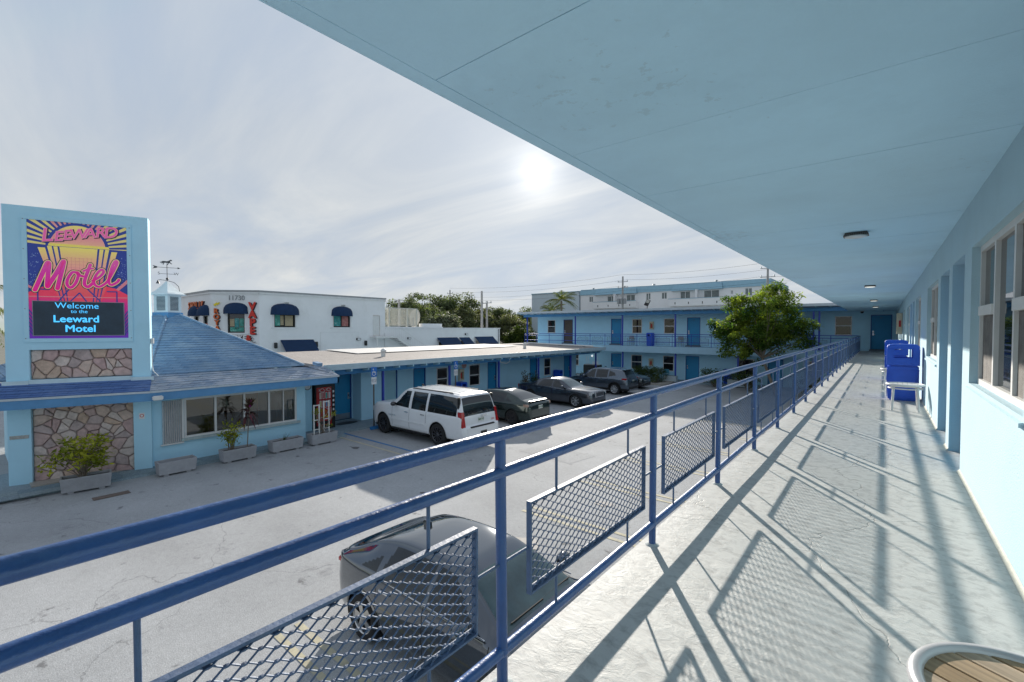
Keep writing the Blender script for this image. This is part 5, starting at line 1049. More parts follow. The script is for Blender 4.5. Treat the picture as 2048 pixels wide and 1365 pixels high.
# ---- white full-size SUV
P_white = paint('paint_white', (0.82, 0.83, 0.84), 0.3)
M_blackrim = mat('rim_black_machined', (0.10, 0.10, 0.11), 0.25, 0.5, 30, metal=0.8)
suv = dict(top=[(-2.80, 0.50), (-2.79, 0.78), (-2.70, 0.86), (-2.68, 1.0), (-2.58, 1.42), (-2.44, 1.80), (-2.36, 1.88), (-2.1, 1.915), (-1.2, 1.945), (0, 1.95), (0.50, 1.93), (0.68, 1.88), (1.36, 1.38), (1.50, 1.32), (2.35, 1.25), (2.62, 1.19), (2.73, 1.05), (2.78, 0.8), (2.80, 0.5)],
    belt=[(-2.8, 1.17), (0, 1.19), (1.4, 1.24), (2.3, 1.18), (2.8, 1.05)], plan=[(-2.80, 0.80), (-2.74, 0.93), (-2.55, 0.985), (-2.0, 1.0), (1.9, 1.0), (2.35, 0.97), (2.65, 0.89), (2.76, 0.78), (2.80, 0.66)],
    roofw=[(-2.8, 0.78), (-2.70, 0.86), (-2.58, 0.83), (-2.36, 0.76), (0.4, 0.74), (0.7, 0.73), (1.35, 0.82), (1.6, 0.90), (2.5, 0.84), (2.8, 0.62)], zb=0.30, crown=0.045, trim=0.36, axles=(-1.43, 1.87), wr=0.41, gap=0.075, spokes=11, spw=(0.012, 0.03), rim=M_blackrim,
    windows=[([(1.20, 0.03), (0.26, 0.03), (0.26, 0.88), (0.58, 0.88), (0.74, 0.74)], 0), ([(0.12, 0.03), (-0.72, 0.03), (-0.72, 0.88), (0.12, 0.88)], 0), ([(-0.86, 0.03), (-2.38, 0.03), (-2.38, 0.88), (-0.86, 0.88)], 0)],
    glass={'windshield': (0.70, 1.33, 0.93), 'rear_window': (-2.64, -2.43, 0.95)},
    lamps=[], hexlamps=[('tail_lamp', M_tail, ((-2.735, -2.50), (0.80, 0.965), 0.80), ((-2.635, -2.42), (0.795, 0.925), 1.34))], oldl=[('head_lamp', M_head, ((2.38, 2.70), (0.66, 0.90), (0.84, 1.04)))], mirror=(1.02, 1.25), mirmat=mat('mirror_black_gloss', (0.02, 0.02, 0.025), 0.1, 0.05, coat=1.0),
    handles=[(0.36, 1.04), (-0.60, 1.04)], handmat=M_chrome, seams=[(1.26, 0.45, 1.20), (0.19, 0.42, 1.18), (-0.79, 0.75, 1.17)], plates=[(-2.69, 1.0, -1, '86N V3')],
    extra=[('roof_rail', M_black, ((-1.95, 0.25), (0.66, 0.70), (1.925, 1.965))), ('roof_rail', M_black, ((-1.95, 0.25), (-0.70, -0.66), (1.925, 1.965))), ('roof_rail_foot', M_grey, ((-1.98, -1.78), (0.655, 0.705), (1.89, 1.94))), ('roof_rail_foot', M_grey, ((0.10, 0.30), (0.655, 0.705), (1.90, 1.955))), ('roof_rail_foot', M_grey, ((-0.95, -0.83), (0.655, 0.705), (1.90, 1.945))),
           ('bumper_step', M_black, ((-2.815, -2.70), (-0.62, 0.62), (0.765, 0.815))), ('hitch_cover', M_black, ((-2.812, -2.79), (-0.2, 0.12), (0.50, 0.60))), ('running_board', M_black, ((-0.85, 1.22), (0.86, 1.03), (0.30, 0.36))), ('running_board', M_black, ((-0.85, 1.22), (-1.03, -0.86), (0.30, 0.36))), ('side_moulding', P_white, ((-0.72, 1.30), (0.985, 1.016), (0.66, 0.72))), ('side_moulding', P_white, ((-0.72, 1.30), (-1.016, -0.985), (0.66, 0.72))),
           ('rear_handle', M_chrome, ((-2.73, -2.66), (-0.28, -0.02), (1.115, 1.15))), ('d_pillar_trim', M_black, ((-2.47, -2.38), (0.80, 0.884), (1.19, 1.84))), ('d_pillar_trim', M_black, ((-2.47, -2.38), (-0.884, -0.80), (1.19, 1.84))), ('antenna_fin', M_black, ((0.45, 0.6), (-0.02, 0.02), (1.95, 2.02)))])
T, _ = car('parked_car', 'white full-size SUV parked nose-in at the low wing', (-13.96, 12.02, 0), math.pi, suv, P_white)
for k in range(5): MB().bar((-2.1, -0.45 + k*0.225, 1.962), (0.3, -0.45 + k*0.225, 1.982), 0.03, 0.014).build('roof_rib', P_white, T)
MB().bar((-2.55, -0.1, 1.22), (-2.60, 0.30, 1.20), 0.03, 0.03).build('rear_wiper', M_black, T)
text('badge', 'YUKON XL', M_chrome, T, frame_matrix((1.22, 1.022, 0.84), (-1, 0, 0), (0, 1, 0)), 0.09, 0.002, world=False); text('badge', 'GMC', M_red, T, frame_matrix((-2.715, -0.62, 0.93), (0, -1, 0), (-1, 0, 0)), 0.08, 0.002, world=False)
# ---- green-black fastback
P_green = paint('paint_black_green', (0.040, 0.060, 0.056), 0.16, 0.7)
fast = dict(top=[(-2.35, 0.45), (-2.34, 0.75), (-2.29, 0.95), (-2.22, 1.03), (-2.08, 1.07), (-1.75, 1.17), (-1.1, 1.36), (-0.55, 1.445), (-0.1, 1.455), (0.3, 1.43), (0.62, 1.36), (1.45, 0.96), (1.6, 0.90), (2.1, 0.78), (2.28, 0.68), (2.34, 0.55), (2.35, 0.45)],
    belt=[(-2.35, 0.97), (-1.5, 0.98), (0, 0.93), (1.4, 0.89), (2.35, 0.70)], plan=[(-2.35, 0.66), (-2.30, 0.78), (-2.1, 0.87), (-1.6, 0.92), (1.4, 0.92), (1.9, 0.88), (2.2, 0.78), (2.35, 0.58)],
    roofw=[(-2.35, 0.62), (-2.0, 0.78), (-1.5, 0.66), (-0.6, 0.57), (0.5, 0.57), (1.4, 0.72), (1.7, 0.82), (2.35, 0.55)], zb=0.20, crown=0.055, trim=0.27, axles=(-1.38, 1.49), wr=0.335, gap=0.05, spokes=9, spw=(0.03, 0.05), rim=mat('rim_dark', (0.05, 0.05, 0.055), 0.35, 0.2, metal=0.6),
    windows=[([(1.22, 0.03), (0.14, 0.03), (0.14, 0.92), (0.45, 0.92)], 0), ([(0.08, 0.03), (-0.92, 0.03), (-0.92, 0.90), (0.08, 0.92)], 0), ([(-0.98, 0.05), (-1.42, 0.05), (-0.98, 0.72)], 0)], glass={'windshield': (0.50, 1.42, 0.93), 'rear_window': (-1.85, -0.62, 0.93), 'glass_roof': (-0.56, 0.42, 0.93)},
    lamps=[('tail_lamp', mat('tail_clear', (0.45, 0.30, 0.24), 0.1, 0.2, 12, coat=1.0), ((-2.27, -2.02), (0.55, 0.875), (0.86, 0.965))), ('head_lamp', M_head, ((1.95, 2.18), (0.58, 0.80), (0.64, 0.72)))], mirror=(0.92, 0.95), mirmat=P_green, handles=[(0.30, 0.80), (-0.72, 0.82)], seams=[(1.12, 0.35, 0.89), (0.11, 0.30, 0.93), (-0.92, 0.62, 0.95)], plates=[(-2.335, 0.80, -1, 'QX7 28B')],
    extra=[('spoiler_lip', M_black, ((-2.27, -2.10), (-0.62, 0.62), (1.055, 1.085))), ('rear_diffuser', M_black, ((-2.36, -2.1), (-0.62, 0.62), (0.26, 0.40)))])
car('parked_car', 'dark green-black fastback with sun glinting on its glass roof beside the SUV', (-14.16, 16.5, 0), math.pi, fast, P_green)
# ---- charcoal saloon backed in
P_char = paint('paint_charcoal', (0.085, 0.095, 0.115), 0.22, 0.8)
sal = dict(top=[(-2.52, 0.50), (-2.51, 0.80), (-2.44, 1.02), (-2.30, 1.08), (-1.75, 1.12), (-1.55, 1.16), (-0.95, 1.41), (-0.55, 1.465), (0.0, 1.475), (0.3, 1.44), (0.52, 1.37), (1.15, 1.06), (1.28, 1.02), (2.0, 0.97), (2.35, 0.91), (2.46, 0.84), (2.51, 0.65), (2.52, 0.45)],
    belt=[(-2.52, 1.0), (-1, 1.02), (0.5, 0.99), (1.3, 0.97), (2.52, 0.86)], plan=[(-2.52, 0.72), (-2.45, 0.85), (-2.2, 0.92), (-1.6, 0.95), (1.6, 0.95), (2.1, 0.92), (2.4, 0.84), (2.52, 0.70)],
    roofw=[(-2.52, 0.66), (-2.0, 0.80), (-1.4, 0.72), (-0.8, 0.60), (0.3, 0.60), (1.1, 0.74), (1.4, 0.84), (2.1, 0.80), (2.52, 0.62)], zb=0.22, crown=0.055, trim=0.26, axles=(-1.50, 1.55), wr=0.365, gap=0.05, spokes=7, spw=(0.022, 0.045), rim=M_steel,
    windows=[([(0.98, 0.03), (0.02, 0.03), (0.02, 0.90), (0.32, 0.90)], 0), ([(-0.05, 0.03), (-1.02, 0.03), (-0.80, 0.90), (-0.05, 0.90)], 0), ([(-1.07, 0.05), (-1.35, 0.05), (-1.05, 0.55)], 0)], glass={'windshield': (0.45, 1.12, 0.94), 'rear_window': (-1.60, -0.88, 0.93)},
    lamps=[('head_lamp', M_head, ((2.22, 2.475), (0.50, 0.84), (0.70, 0.86))), ('tail_lamp', M_tail, ((-2.52, -2.40), (0.64, 0.80), (0.74, 1.0)))], mirror=(0.78, 1.02), mirmat=P_char, handles=[(0.18, 0.90), (-0.85, 0.92)], handmat=M_chrome, seams=[(1.05, 0.36, 0.98), (0.0, 0.34, 0.99), (-1.02, 0.70, 1.0)],
    extra=[('grille_surround', M_chrome, ((2.46, 2.535), (-0.44, 0.44), (0.58, 0.88))), ('grille_mesh', mat('grille_mesh', (0.10, 0.105, 0.12), 0.4, 0.6, 60, metal=0.6), ((2.50, 2.545), (-0.40, 0.40), (0.615, 0.845))), ('lower_intake', M_black, ((2.44, 2.53), (-0.68, 0.68), (0.28, 0.40))), ('bumper_chrome', M_chrome, ((2.43, 2.532), (-0.70, 0.70), (0.255, 0.275))), ('belt_chrome', M_chrome, ((-1.35, 0.98), (0.888, 0.902), (1.0, 1.016))), ('belt_chrome', M_chrome, ((-1.35, 0.98), (-0.902, -0.888), (1.0, 1.016)))])
car('parked_car', 'charcoal saloon backed in with its chrome grille facing the court', (-14.43, 22.12, 0), 0, sal, P_char)
# ---- dark grey crossover
P_grey = paint('paint_slate', (0.13, 0.16, 0.20), 0.24, 0.85)
cx5 = dict(top=[(-2.28, 0.55), (-2.27, 0.80), (-2.22, 0.98), (-2.16, 1.08), (-1.98, 1.36), (-1.80, 1.58), (-1.66, 1.61), (-1.0, 1.66), (-0.2, 1.68), (0.25, 1.65), (0.52, 1.57), (1.30, 1.12), (1.42, 1.08), (2.0, 0.98), (2.2, 0.88), (2.27, 0.7), (2.28, 0.5)],
    belt=[(-2.28, 1.10), (-1.2, 1.10), (0, 1.05), (1.3, 1.03), (2.28, 0.86)], plan=[(-2.28, 0.70), (-2.2, 0.82), (-1.9, 0.90), (-1.4, 0.92), (1.4, 0.92), (1.9, 0.88), (2.15, 0.78), (2.28, 0.60)],
    roofw=[(-2.28, 0.66), (-2.1, 0.76), (-1.8, 0.66), (-1.2, 0.60), (0.3, 0.60), (1.25, 0.74), (1.5, 0.84), (2.28, 0.56)], zb=0.28, crown=0.05, trim=0.42, axles=(-1.35, 1.35), wr=0.36, gap=0.06, spokes=10, spw=(0.018, 0.04), rim=mat('rim_silver', (0.62, 0.63, 0.65), 0.3, 0.05, metal=0.8), lipmat=M_black, lip=0.06,
    windows=[([(1.12, 0.03), (0.10, 0.03), (0.10, 0.90), (0.42, 0.90)], 0), ([(0.03, 0.03), (-0.82, 0.03), (-0.82, 0.90), (0.03, 0.90)], 0), ([(-0.90, 0.10), (-1.42, 0.30), (-1.30, 0.62), (-0.90, 0.86)], 0)], glass={'windshield': (0.50, 1.28, 0.93), 'rear_window': (-2.04, -1.82, 0.93)},
    lamps=[('tail_lamp', M_tail, ((-2.16, -1.86), (0.50, 0.905), (0.99, 1.09))), ('head_lamp', M_head, ((1.95, 2.2), (0.55, 0.80), (0.78, 0.88)))], mirror=(0.85, 1.08), mirmat=P_grey, handles=[(0.25, 0.93), (-0.72, 0.95)], seams=[(1.08, 0.45, 1.03), (0.06, 0.44, 1.05), (-0.86, 0.75, 1.07)], plates=[(-2.245, 0.88, -1, 'JK3 71M')], mats={},
    extra=[('roof_spoiler', P_grey, ((-1.95, -1.70), (-0.56, 0.56), (1.585, 1.61))), ('bumper_trim', M_black, ((-2.29, -2.1), (-0.68, 0.68), (0.36, 0.55))), ('exhaust_tip', M_chrome, ((-2.30, -2.18), (0.50, 0.60), (0.32, 0.39)))])
car('parked_car', 'slate grey crossover parked nose-in with red tail lamps, near the hedge', (-14.84, 27.92, 0), math.pi, cx5, P_grey)
# ---- small black saloon behind it, and the black car below the railing
P_blk = paint('paint_black', (0.008, 0.009, 0.012), 0.15)
comp = dict(sal); comp.update(top=[(-2.30, 0.48), (-2.29, 0.78), (-2.23, 1.0), (-2.10, 1.07), (-1.90, 1.105), (-1.75, 1.14), (-1.20, 1.345), (-0.75, 1.415), (-0.3, 1.43), (0.15, 1.41), (0.45, 1.33), (1.05, 1.03), (1.2, 0.98), (1.85, 0.90), (2.15, 0.80), (2.26, 0.70), (2.30, 0.5)], belt=[(-2.3, 0.98), (-1.2, 0.99), (0, 0.95), (1.1, 0.93), (2.3, 0.74)], plan=[(-2.30, 0.66), (-2.22, 0.80), (-1.95, 0.87), (-1.4, 0.905), (1.4, 0.905), (1.85, 0.87), (2.15, 0.77), (2.30, 0.60)],
    roofw=[(-2.3, 0.60), (-1.95, 0.74), (-1.4, 0.62), (-0.8, 0.555), (0.2, 0.555), (1.0, 0.70), (1.3, 0.80), (2.3, 0.55)], axles=(-1.32, 1.38), wr=0.325, spokes=5, spw=(0.035, 0.06), rim=M_steel, glass={'windshield': (0.42, 1.08, 0.94), 'rear_window': (-1.80, -1.14, 0.93)}, windows=[([(0.92, 0.03), (-0.04, 0.03), (-0.04, 0.90), (0.25, 0.90)], 0), ([(-0.10, 0.03), (-1.0, 0.03), (-0.90, 0.88), (-0.10, 0.90)], 0), ([(-1.06, 0.05), (-1.45, 0.05), (-1.06, 0.62)], 0)],
    lamps=[('tail_lamp', M_tail, ((-2.24, -2.02), (0.52, 0.855), (0.86, 0.97))), ('head_lamp', M_head, ((1.98, 2.20), (0.48, 0.78), (0.64, 0.75)))], mirror=(0.70, 0.98), mirmat=P_blk, handles=[(0.10, 0.84), (-0.80, 0.86)], seams=[(0.98, 0.36, 0.93), (-0.07, 0.34, 0.95), (-1.0, 0.66, 0.97)], plates=[(-2.30, 0.80, -1, 'R42 9TD')],
    extra=[('lower_intake', M_black, ((2.20, 2.31), (-0.55, 0.55), (0.28, 0.44))), ('upper_grille', M_chrome, ((2.22, 2.315), (-0.42, 0.42), (0.58, 0.64))), ('trunk_lip', P_blk, ((-2.20, -2.02), (-0.68, 0.68), (1.085, 1.125))), ('antenna_fin', P_blk, ((-1.08, -0.92), (-0.025, 0.025), (1.37, 1.455)))])
car('parked_car', 'small black saloon between the slate crossover and the hedge, front outwards', (-15.3, 31.2, 0), 0, comp, P_blk)
P_tar = paint('paint_black_grey', (0.125, 0.14, 0.16), 0.06, 1.0)
def near_prof(P):   # shorter tail than the small saloon
    return [((x + 1.6) * 0.72 - 1.6 if x < -1.6 else x, z) for x, z in P]
n2 = dict(comp); n2.update(top=near_prof(comp['top']), belt=near_prof(comp['belt']), plan=near_prof(comp['plan']), roofw=near_prof(comp['roofw']), glass={'windshield': (0.42, 1.08, 0.94), 'rear_window': (-1.72, -1.14, 0.93)}, plates=[(-2.11, 0.80, -1, 'R42 9TD')], lamps=[('tail_lamp', M_tail, ((-2.03, -1.90), (0.50, 0.825), (0.86, 0.93))), comp['lamps'][1]])
comp['extra'] = [e for e in comp['extra'] if e[0] != 'trunk_lip']; n2['mirmat'] = P_tar; n2['extra'] = [(a, P_tar if m_ is P_blk else m_, b) for a, m_, b in comp['extra']] + [('wiper', M_tyre, ((1.02, 1.04), (-0.55, 0.05), (1.035, 1.050))), ('wiper', M_tyre, ((1.0, 1.02), (0.08, 0.65), (1.03, 1.045))), ('belt_trim', M_chrome, ((-1.42, 0.92), (0.848, 0.862), (0.955, 0.972))), ('belt_trim', M_chrome, ((-1.42, 0.92), (-0.862, -0.848), (0.955, 0.972)))]
car('parked_car', 'dark saloon seen from above through the mesh of the foreground railing', (-4.12, 4.32, 0), 0, n2, P_tar)
# ================================================================== WHITE CORNER SHOP across the alley
shop = thing('shop_building', 'white two-storey corner shop with blue awnings and red vertical lettering', 'building', (-42, 20, 0))
VX = -37.0; VM1 = frame_matrix((VX, 0, 0), (0, 1, 0), (1, 0, 0)); c2 = Vector((-39.46, 12.3, 0)); dq = 0.70711
VM2 = frame_matrix(c2, (dq, dq, 0), (dq, -dq, 0)); VM3 = frame_matrix((-39.46, 12.3, 0), (-1, 0, 0), (0, -1, 0))
M_navy = mat('awning_navy_canvas', (0.004, 0.028, 0.085), 0.85, 0.12, 3, 0.2, 30); M_trimw = mat('shop_trim', (0.78, 0.78, 0.78), 0.7)
w = wall_open(MB(VM1), 14.76, 26.1, 0, 6.95, [(15.85, 17.5, 4.41, 5.5), (20.8, 22.4, 4.43, 5.5), (24.75, 25.55, 3.62, 5.55)], 0.25)
wall_open(w, 26.1, 42.9, 0, 4.32, [(32.9, 34.0, 0.1, 2.9), (34.4, 35.6, 1.2, 2.9), (36.0, 37.3, 1.2, 2.9), (38.6, 39.7, 0.1, 2.9), (40.0, 41.5, 1.2, 2.9)], 0.25)
w.box(26.1, 33.5, -0.6, -0.02, 4.32, 4.5); w.box(30.9, 33.6, -0.9, -0.3, 4.5, 4.85); w.build('wall', M_whitewall, shop, world=True)
wall_open(MB(VM2), 0.0, 3.48, 0, 6.95, [(1.18, 2.42, 3.98, 5.5)], 0.25).build('chamfer_wall', M_whitewall, shop, world=True)
wall_open(MB(VM3), 0.0, 12, 0, 6.95, [(0.6, 1.6, 3.9, 5.3), (2.7, 3.7, 3.9, 5.3), (4.8, 5.8, 3.9, 5.3)], 0.25).build('street_wall', M_whitewall, shop, world=True)
rr = MB(); rr.prism([(VX - 0.25, 14.8), (VX - 0.25, 26.1), (-51, 26.1), (-51, 12.55), (-39.46, 12.55)], 'z', 6.4, 6.5); rr.prism([(VX - 0.25, 26.1), (VX - 0.25, 42.9), (-50, 42.9), (-50, 26.1)], 'z', 4.0, 4.1); rr.box(-50, VX - 0.25, 42.7, 42.9, 0, 4.3); rr.box(-51, VX - 0.3, 26.0, 26.1, 4.1, 6.95); rr.build('roof', M_whitewall, shop, world=True)
for M_, a, b in ((VM1, 14.7, 26.15), (VM2, -0.05, 3.55), (VM3, -0.05, 12)):
    MB(M_).box(a, b, -0.2, 0.10, 6.95, 7.10).build('cornice', M_trimw, shop, world=True); MB(M_).box(a, b, -0.2, 0.16, 7.10, 7.22).build('cornice_cap', M_grey, shop, world=True)
MB(VM1).box(26.1, 42.95, -0.2, 0.08, 4.32, 4.42).build('parapet_cap', M_trimw, shop, world=True)
def poster_window(M, a, b, c, d, cols, mull=True):
    f = MB(M); k = 0.07; f.box(a, b, -0.14, -0.04, c, c + k); f.box(a, b, -0.14, -0.04, d - k, d); f.box(a, a + k, -0.14, -0.04, c + k, d - k); f.box(b - k, b, -0.14, -0.04, c + k, d - k)
    if mull: f.box((a+b)/2 - 0.03, (a+b)/2 + 0.03, -0.13, -0.05, c + k, d - k)
    o = f.build('window', M_black, shop, world=True); MB(M).box(a + k, b - k, -0.12, -0.11, c + k, d - k).build('pane', M_glass, o, world=True); n = len(cols)
    for i, (m_, fx0, fx1, fz0, fz1) in enumerate(cols):
        A_, B_ = a + k + (b - a - 2*k)*fx0, a + k + (b - a - 2*k)*fx1; Cz, Dz = c + k + (d - c - 2*k)*fz0, c + k + (d - c - 2*k)*fz1; MB(M).box(A_, B_, -0.109, -0.1055, Cz, Dz).build('poster', m_, o, world=True)
    MB(M).box(a - 0.25, b + 0.25, 0.0, 0.07, c - 0.13, c - 0.003).build('sill', M_trimw, o, world=True); MB(M).box(a - 0.12, a, 0.0, 0.03, c, d).build('trim', M_trimw, o, world=True); MB(M).box(b, b + 0.12, 0.0, 0.03, c, d).build('trim', M_trimw, o, world=True)
def post_m(name, c1, c2, sc): 
    m = mat('poster_' + name, c1, 0.5, 0.35, sc, dirt=c2, dirts=sc, dirtamt=0.9); return m
pg, pr, pt, pb = post_m('green', (0.05, 0.30, 0.24), (0.35, 0.55, 0.50), 5), post_m('red', (0.42, 0.14, 0.13), (0.25, 0.36, 0.30), 6), post_m('tan', (0.45, 0.36, 0.22), (0.12, 0.14, 0.16), 7), post_m('teal', (0.03, 0.27, 0.27), (0.5, 0.55, 0.52), 4)
poster_window(VM1, 15.85, 17.5, 4.41, 5.5, [(pg, 0.03, 0.28, 0.05, 0.95), (pt, 0.30, 0.47, 0.1, 0.9), (pt, 0.54, 0.95, 0.04, 0.92)]); poster_window(VM1, 20.8, 22.4, 4.43, 5.5, [(pb, 0.04, 0.46, 0.03, 0.97), (pr, 0.54, 0.96, 0.03, 0.97)]); poster_window(VM2, 1.18, 2.42, 3.98, 5.5, [(pt, 0.04, 0.33, 0.32, 0.72), (pb, 0.36, 0.64, 0.15, 0.75), (pg, 0.05, 0.95, 0.02, 0.26), (pg, 0.68, 0.95, 0.3, 0.74)], False)
for a in (0.6, 2.7): poster_window(VM3, a, a + 1.0, 3.9, 5.3, [(pr, 0.05, 0.95, 0.05, 0.6)], False)
def dome_awning(M, uc, w_, z0, h, d, label, n=9, m_=10):
    t = thing('dome_awning', label, 'awning', M @ Vector((uc, 0, z0))); nb = 6
    def P(i, j):   # i across 0..n, j from rim to wall
        a = math.pi * i / n; e = math.pi / 2 * j / m_
        return (uc - w_/2*math.cos(a), d*math.sin(a)*math.cos(e) if False else d*math.sin(a)*math.cos(e), z0 + 0.14 + h*math.sin(e)*math.sin(a)**0.55)
    for i in range(n):
        mb = MB(M); vs = []
        for j in range(m_ + 1): vs += [P(i, j), P(i + 1, j)]
        lo = [(P(i, 0)[0], P(i, 0)[1], z0), (P(i+1, 0)[0], P(i+1, 0)[1], z0)]; vs += lo; k = 2*(m_ + 1)
        mb.add(vs, [(2*j, 2*j+1, 2*j+3, 2*j+2) for j in range(m_)] + [(k, k+1, 1, 0)]); mb.build('gore', M_navy, t, world=True, recalc=False)
    return t
dome_awning(VM2, 1.8, 1.75, 5.42, 0.72, 0.6, 'navy dome awning over the corner window under the street number'); dome_awning(VM1, 16.68, 2.2, 5.38, 0.78, 0.75, 'navy dome awning over the shop window right of the tall red letters'); dome_awning(VM1, 21.6, 1.95, 5.40, 0.72, 0.75, 'navy dome awning over the shop window nearest the outside stair'); dome_awning(VM3, 1.1, 1.5, 5.3, 0.7, 0.6, 'navy dome awning on the street side, first left of the shop corner'); dome_awning(VM3, 3.2, 1.5, 5.3, 0.7, 0.6, 'navy dome awning on the street side, half hidden behind the cupola')
def slope_awning(M, a, b, z0, z1, d, label, m_=M_navy):
    t = thing('awning', label, 'awning', M @ Vector(((a + b)/2, 0, z0))); sk = 0.0
    MB(M).add([(a, 0.02, z1), (b, 0.02, z1), (b, d, z0 + 0.22), (a, d, z0 + 0.22), (a, 0.02, z1 - 0.02), (b, 0.02, z1 - 0.02), (b, d, z0 + 0.20), (a, d, z0 + 0.20)], [(0,1,2,3), (7,6,5,4), (0,3,7,4), (1,5,6,2), (0,4,5,1)]).build('canvas', m_, t, world=True)
    nsc = max(4, int((b - a) / 0.2)); v = MB(M)
    for k in range(nsc):
        x0_ = a + (b - a)*k/nsc; x1_ = a + (b - a)*(k + 1)/nsc; v.add([(x0_, d, z0 + 0.22), (x1_, d, z0 + 0.22), (x1_, d + 0.01, z0 + 0.06), ((x0_ + x1_)/2, d + 0.012, z0), (x0_, d + 0.01, z0 + 0.06)], [(0,1,2,3,4)])
    v.build('valance', m_, t, world=True, recalc=False)
    for x in (a + 0.1, b - 0.1): MB(M).tube([(x, 0.03, z0 - 0.35), (x + 0.12, d - 0.02, z0 + 0.2)], 0.025, 6).build('arm', M_black, t, world=True)
slope_awning(VM1, 16.3, 19.0, 2.35, 3.4, 0.9, 'long navy awning low on the shop wall above the tan roof'); slope_awning(VM1, 32.6, 35.6, 2.35, 3.35, 0.9, 'navy awning on the low white annex, leftmost of three'); slope_awning(VM1, 35.9, 37.5, 2.4, 3.33, 0.9, 'short navy awning in the middle of the low white annex'); slope_awning(VM1, 38.4, 41.6, 2.4, 3.38, 0.9, 'navy awning at the right end of the low white annex'); slope_awning(VM2, 2.0, 3.2, 2.7, 3.3, 0.6, 'grey awning under the red ampersand on the shop corner', M_grey)
M_lred = mat('letter_red', (0.62, 0.035, 0.02), 0.4, 0.05); M_lside = mat('letter_dark', (0.05, 0.02, 0.03), 0.5)
def letters(s, M, u, z, size, m_, bold=0.02, sx=1.0):
    text('sign_letter_shadow', s, M_lside, shop, M @ Matrix.Translation((u + 0.05, 0.05, z - 0.03)), size, 0.05, fat=bold, sx=sx); return text('sign_letter', s, m_, shop, M @ Matrix.Translation((u, 0.125, z)), size, 0.03, fat=bold, sx=sx)
for i, ch in enumerate('VAPE'): letters(ch, VM2, 3.02, 5.98 - i*0.62, 0.80, M_lred, 0.035)
for i, ch in enumerate('ROYAL'): letters(ch, VM2, 0.42 + i*0.02, 5.62 - i*0.44, 0.52, mat('letter_orange', (0.68, 0.14, 0.03), 0.4), 0.02)
MB(VM2).prism([(0.30, 6.0), (0.62, 6.15), (0.66, 6.3), (0.5, 6.22), (0.42, 6.28), (0.34, 6.16), (0.24, 6.18)], 'y', 0.03, 0.12).build('crown_mark', mat('letter_yellow', (0.80, 0.62, 0.03), 0.4), shop, world=True)
text('street_number', '11730', M_grey, shop, VM2 @ Matrix.Translation((1.85, 0.03, 6.62)), 0.52, 0.03, sx=0.95); letters('SMOKE', VM2, 1.75, 3.58, 0.52, mat('letter_white', (0.75, 0.75, 0.75), 0.4), 0.02); letters('&', VM2, 2.72, 3.58, 0.56, M_lred, 0.02)
VMs = frame_matrix((-39.46, 12.3, 0), (1, 0, 0), (0, -1, 0))
for i, ch in enumerate('SHOLIK'): letters(ch, VMs, -4.6 + i*0.62, 6.1, 0.85, mat('letter_orange', (0.68, 0.14, 0.03), 0.4), 0.02, 0.8)
# stair, landing, door, wall lamps
MB(VM1).box(24.8, 25.5, -0.12, -0.06, 3.64, 5.5).build('door', M_white, shop, world=True)
sr = thing('outside_stair', 'white metal stair and landing running down the side of the white shop', 'stair', (-36.6, 27, 0))
MB(VM1).box(24.4, 26.9, 0.0, 1.0, 3.42, 3.58).build('landing', M_white, sr, world=True)
for sd in (0.05, 0.92): MB(VM1).bar((26.85, sd, 3.44), (30.8, sd, 1.2), 0.05, 0.28).build('stringer', M_white, sr, world=True)
for k in range(14): MB(VM1).box(26.9 + k*0.28, 27.2 + k*0.28, 0.08, 0.9, 3.34 - k*0.16, 3.38 - k*0.16).build('tread', M_grey, sr, world=True)
rl = MB(VM1); rl.tube([(24.4, 0.97, 4.5), (26.9, 0.97, 4.5), (30.8, 0.97, 2.25)], 0.02, 6)
for k in range(28):
    u = 24.4 + k*0.22; zt = 4.5 if u < 26.9 else 4.5 - (u - 26.9)*0.577; rl.tube([(u, 0.97, zt), (u, 0.97, zt - 0.95)], 0.009, 5)
rl.build('handrail', M_white, sr, world=True); MB(VM1).tube([(24.6, 0.9, 0), (24.6, 0.9, 3.42)], 0.06, 8).build('support_post', M_white, sr, world=True)
for i, (u, z) in enumerate(((23.2, 3.35), (28.9, 3.35), (37.0, 3.7))):
    t = thing('wall_light', ['dark wall light left of the outside stair on the white shop', 'dark wall light on the low annex above the outside stair', 'dark wall light between the annex awnings'][i], 'wall light', VM1 @ Vector((u, 0, z)), 0); MB(VM1).box(u - 0.2, u + 0.2, 0, 0.14, z - 0.1, z + 0.1).build('housing', M_black, t, world=True, bevel=0.01); MB(VM1).box(u - 0.15, u + 0.15, 0.14, 0.16, z - 0.07, z + 0.07).build('lens', M_sw, t, world=True)
for i, u in enumerate((15.9, 19.2, 23.9)):
    t = thing('loudspeaker', ['black wall speaker at the left end of the long navy awning', 'black wall speaker at the right end of the long navy awning', 'black wall speaker just left of the stair landing'][i], 'speaker', VM1 @ Vector((u, 0, 2.95))); MB(VM1).box(u - 0.1, u + 0.1, 0.02, 0.24, 2.75, 3.2).build('cabinet', M_black, t, world=True, bevel=0.03); MB(VM1).box(u - 0.03, u + 0.03, 0, 0.02, 2.8, 3.1).build('bracket', M_black, t, world=True)
MB(VM1).tube([(26.0, 0.08, 0.2), (26.0, 0.08, 3.9)], 0.05, 8).build('downpipe', M_trimw, shop, world=True); MB(VM1).tube([(42.6, 0.08, 0.2), (42.6, 0.08, 4.25)], 0.06, 8).build('downpipe', M_grey, shop, world=True)
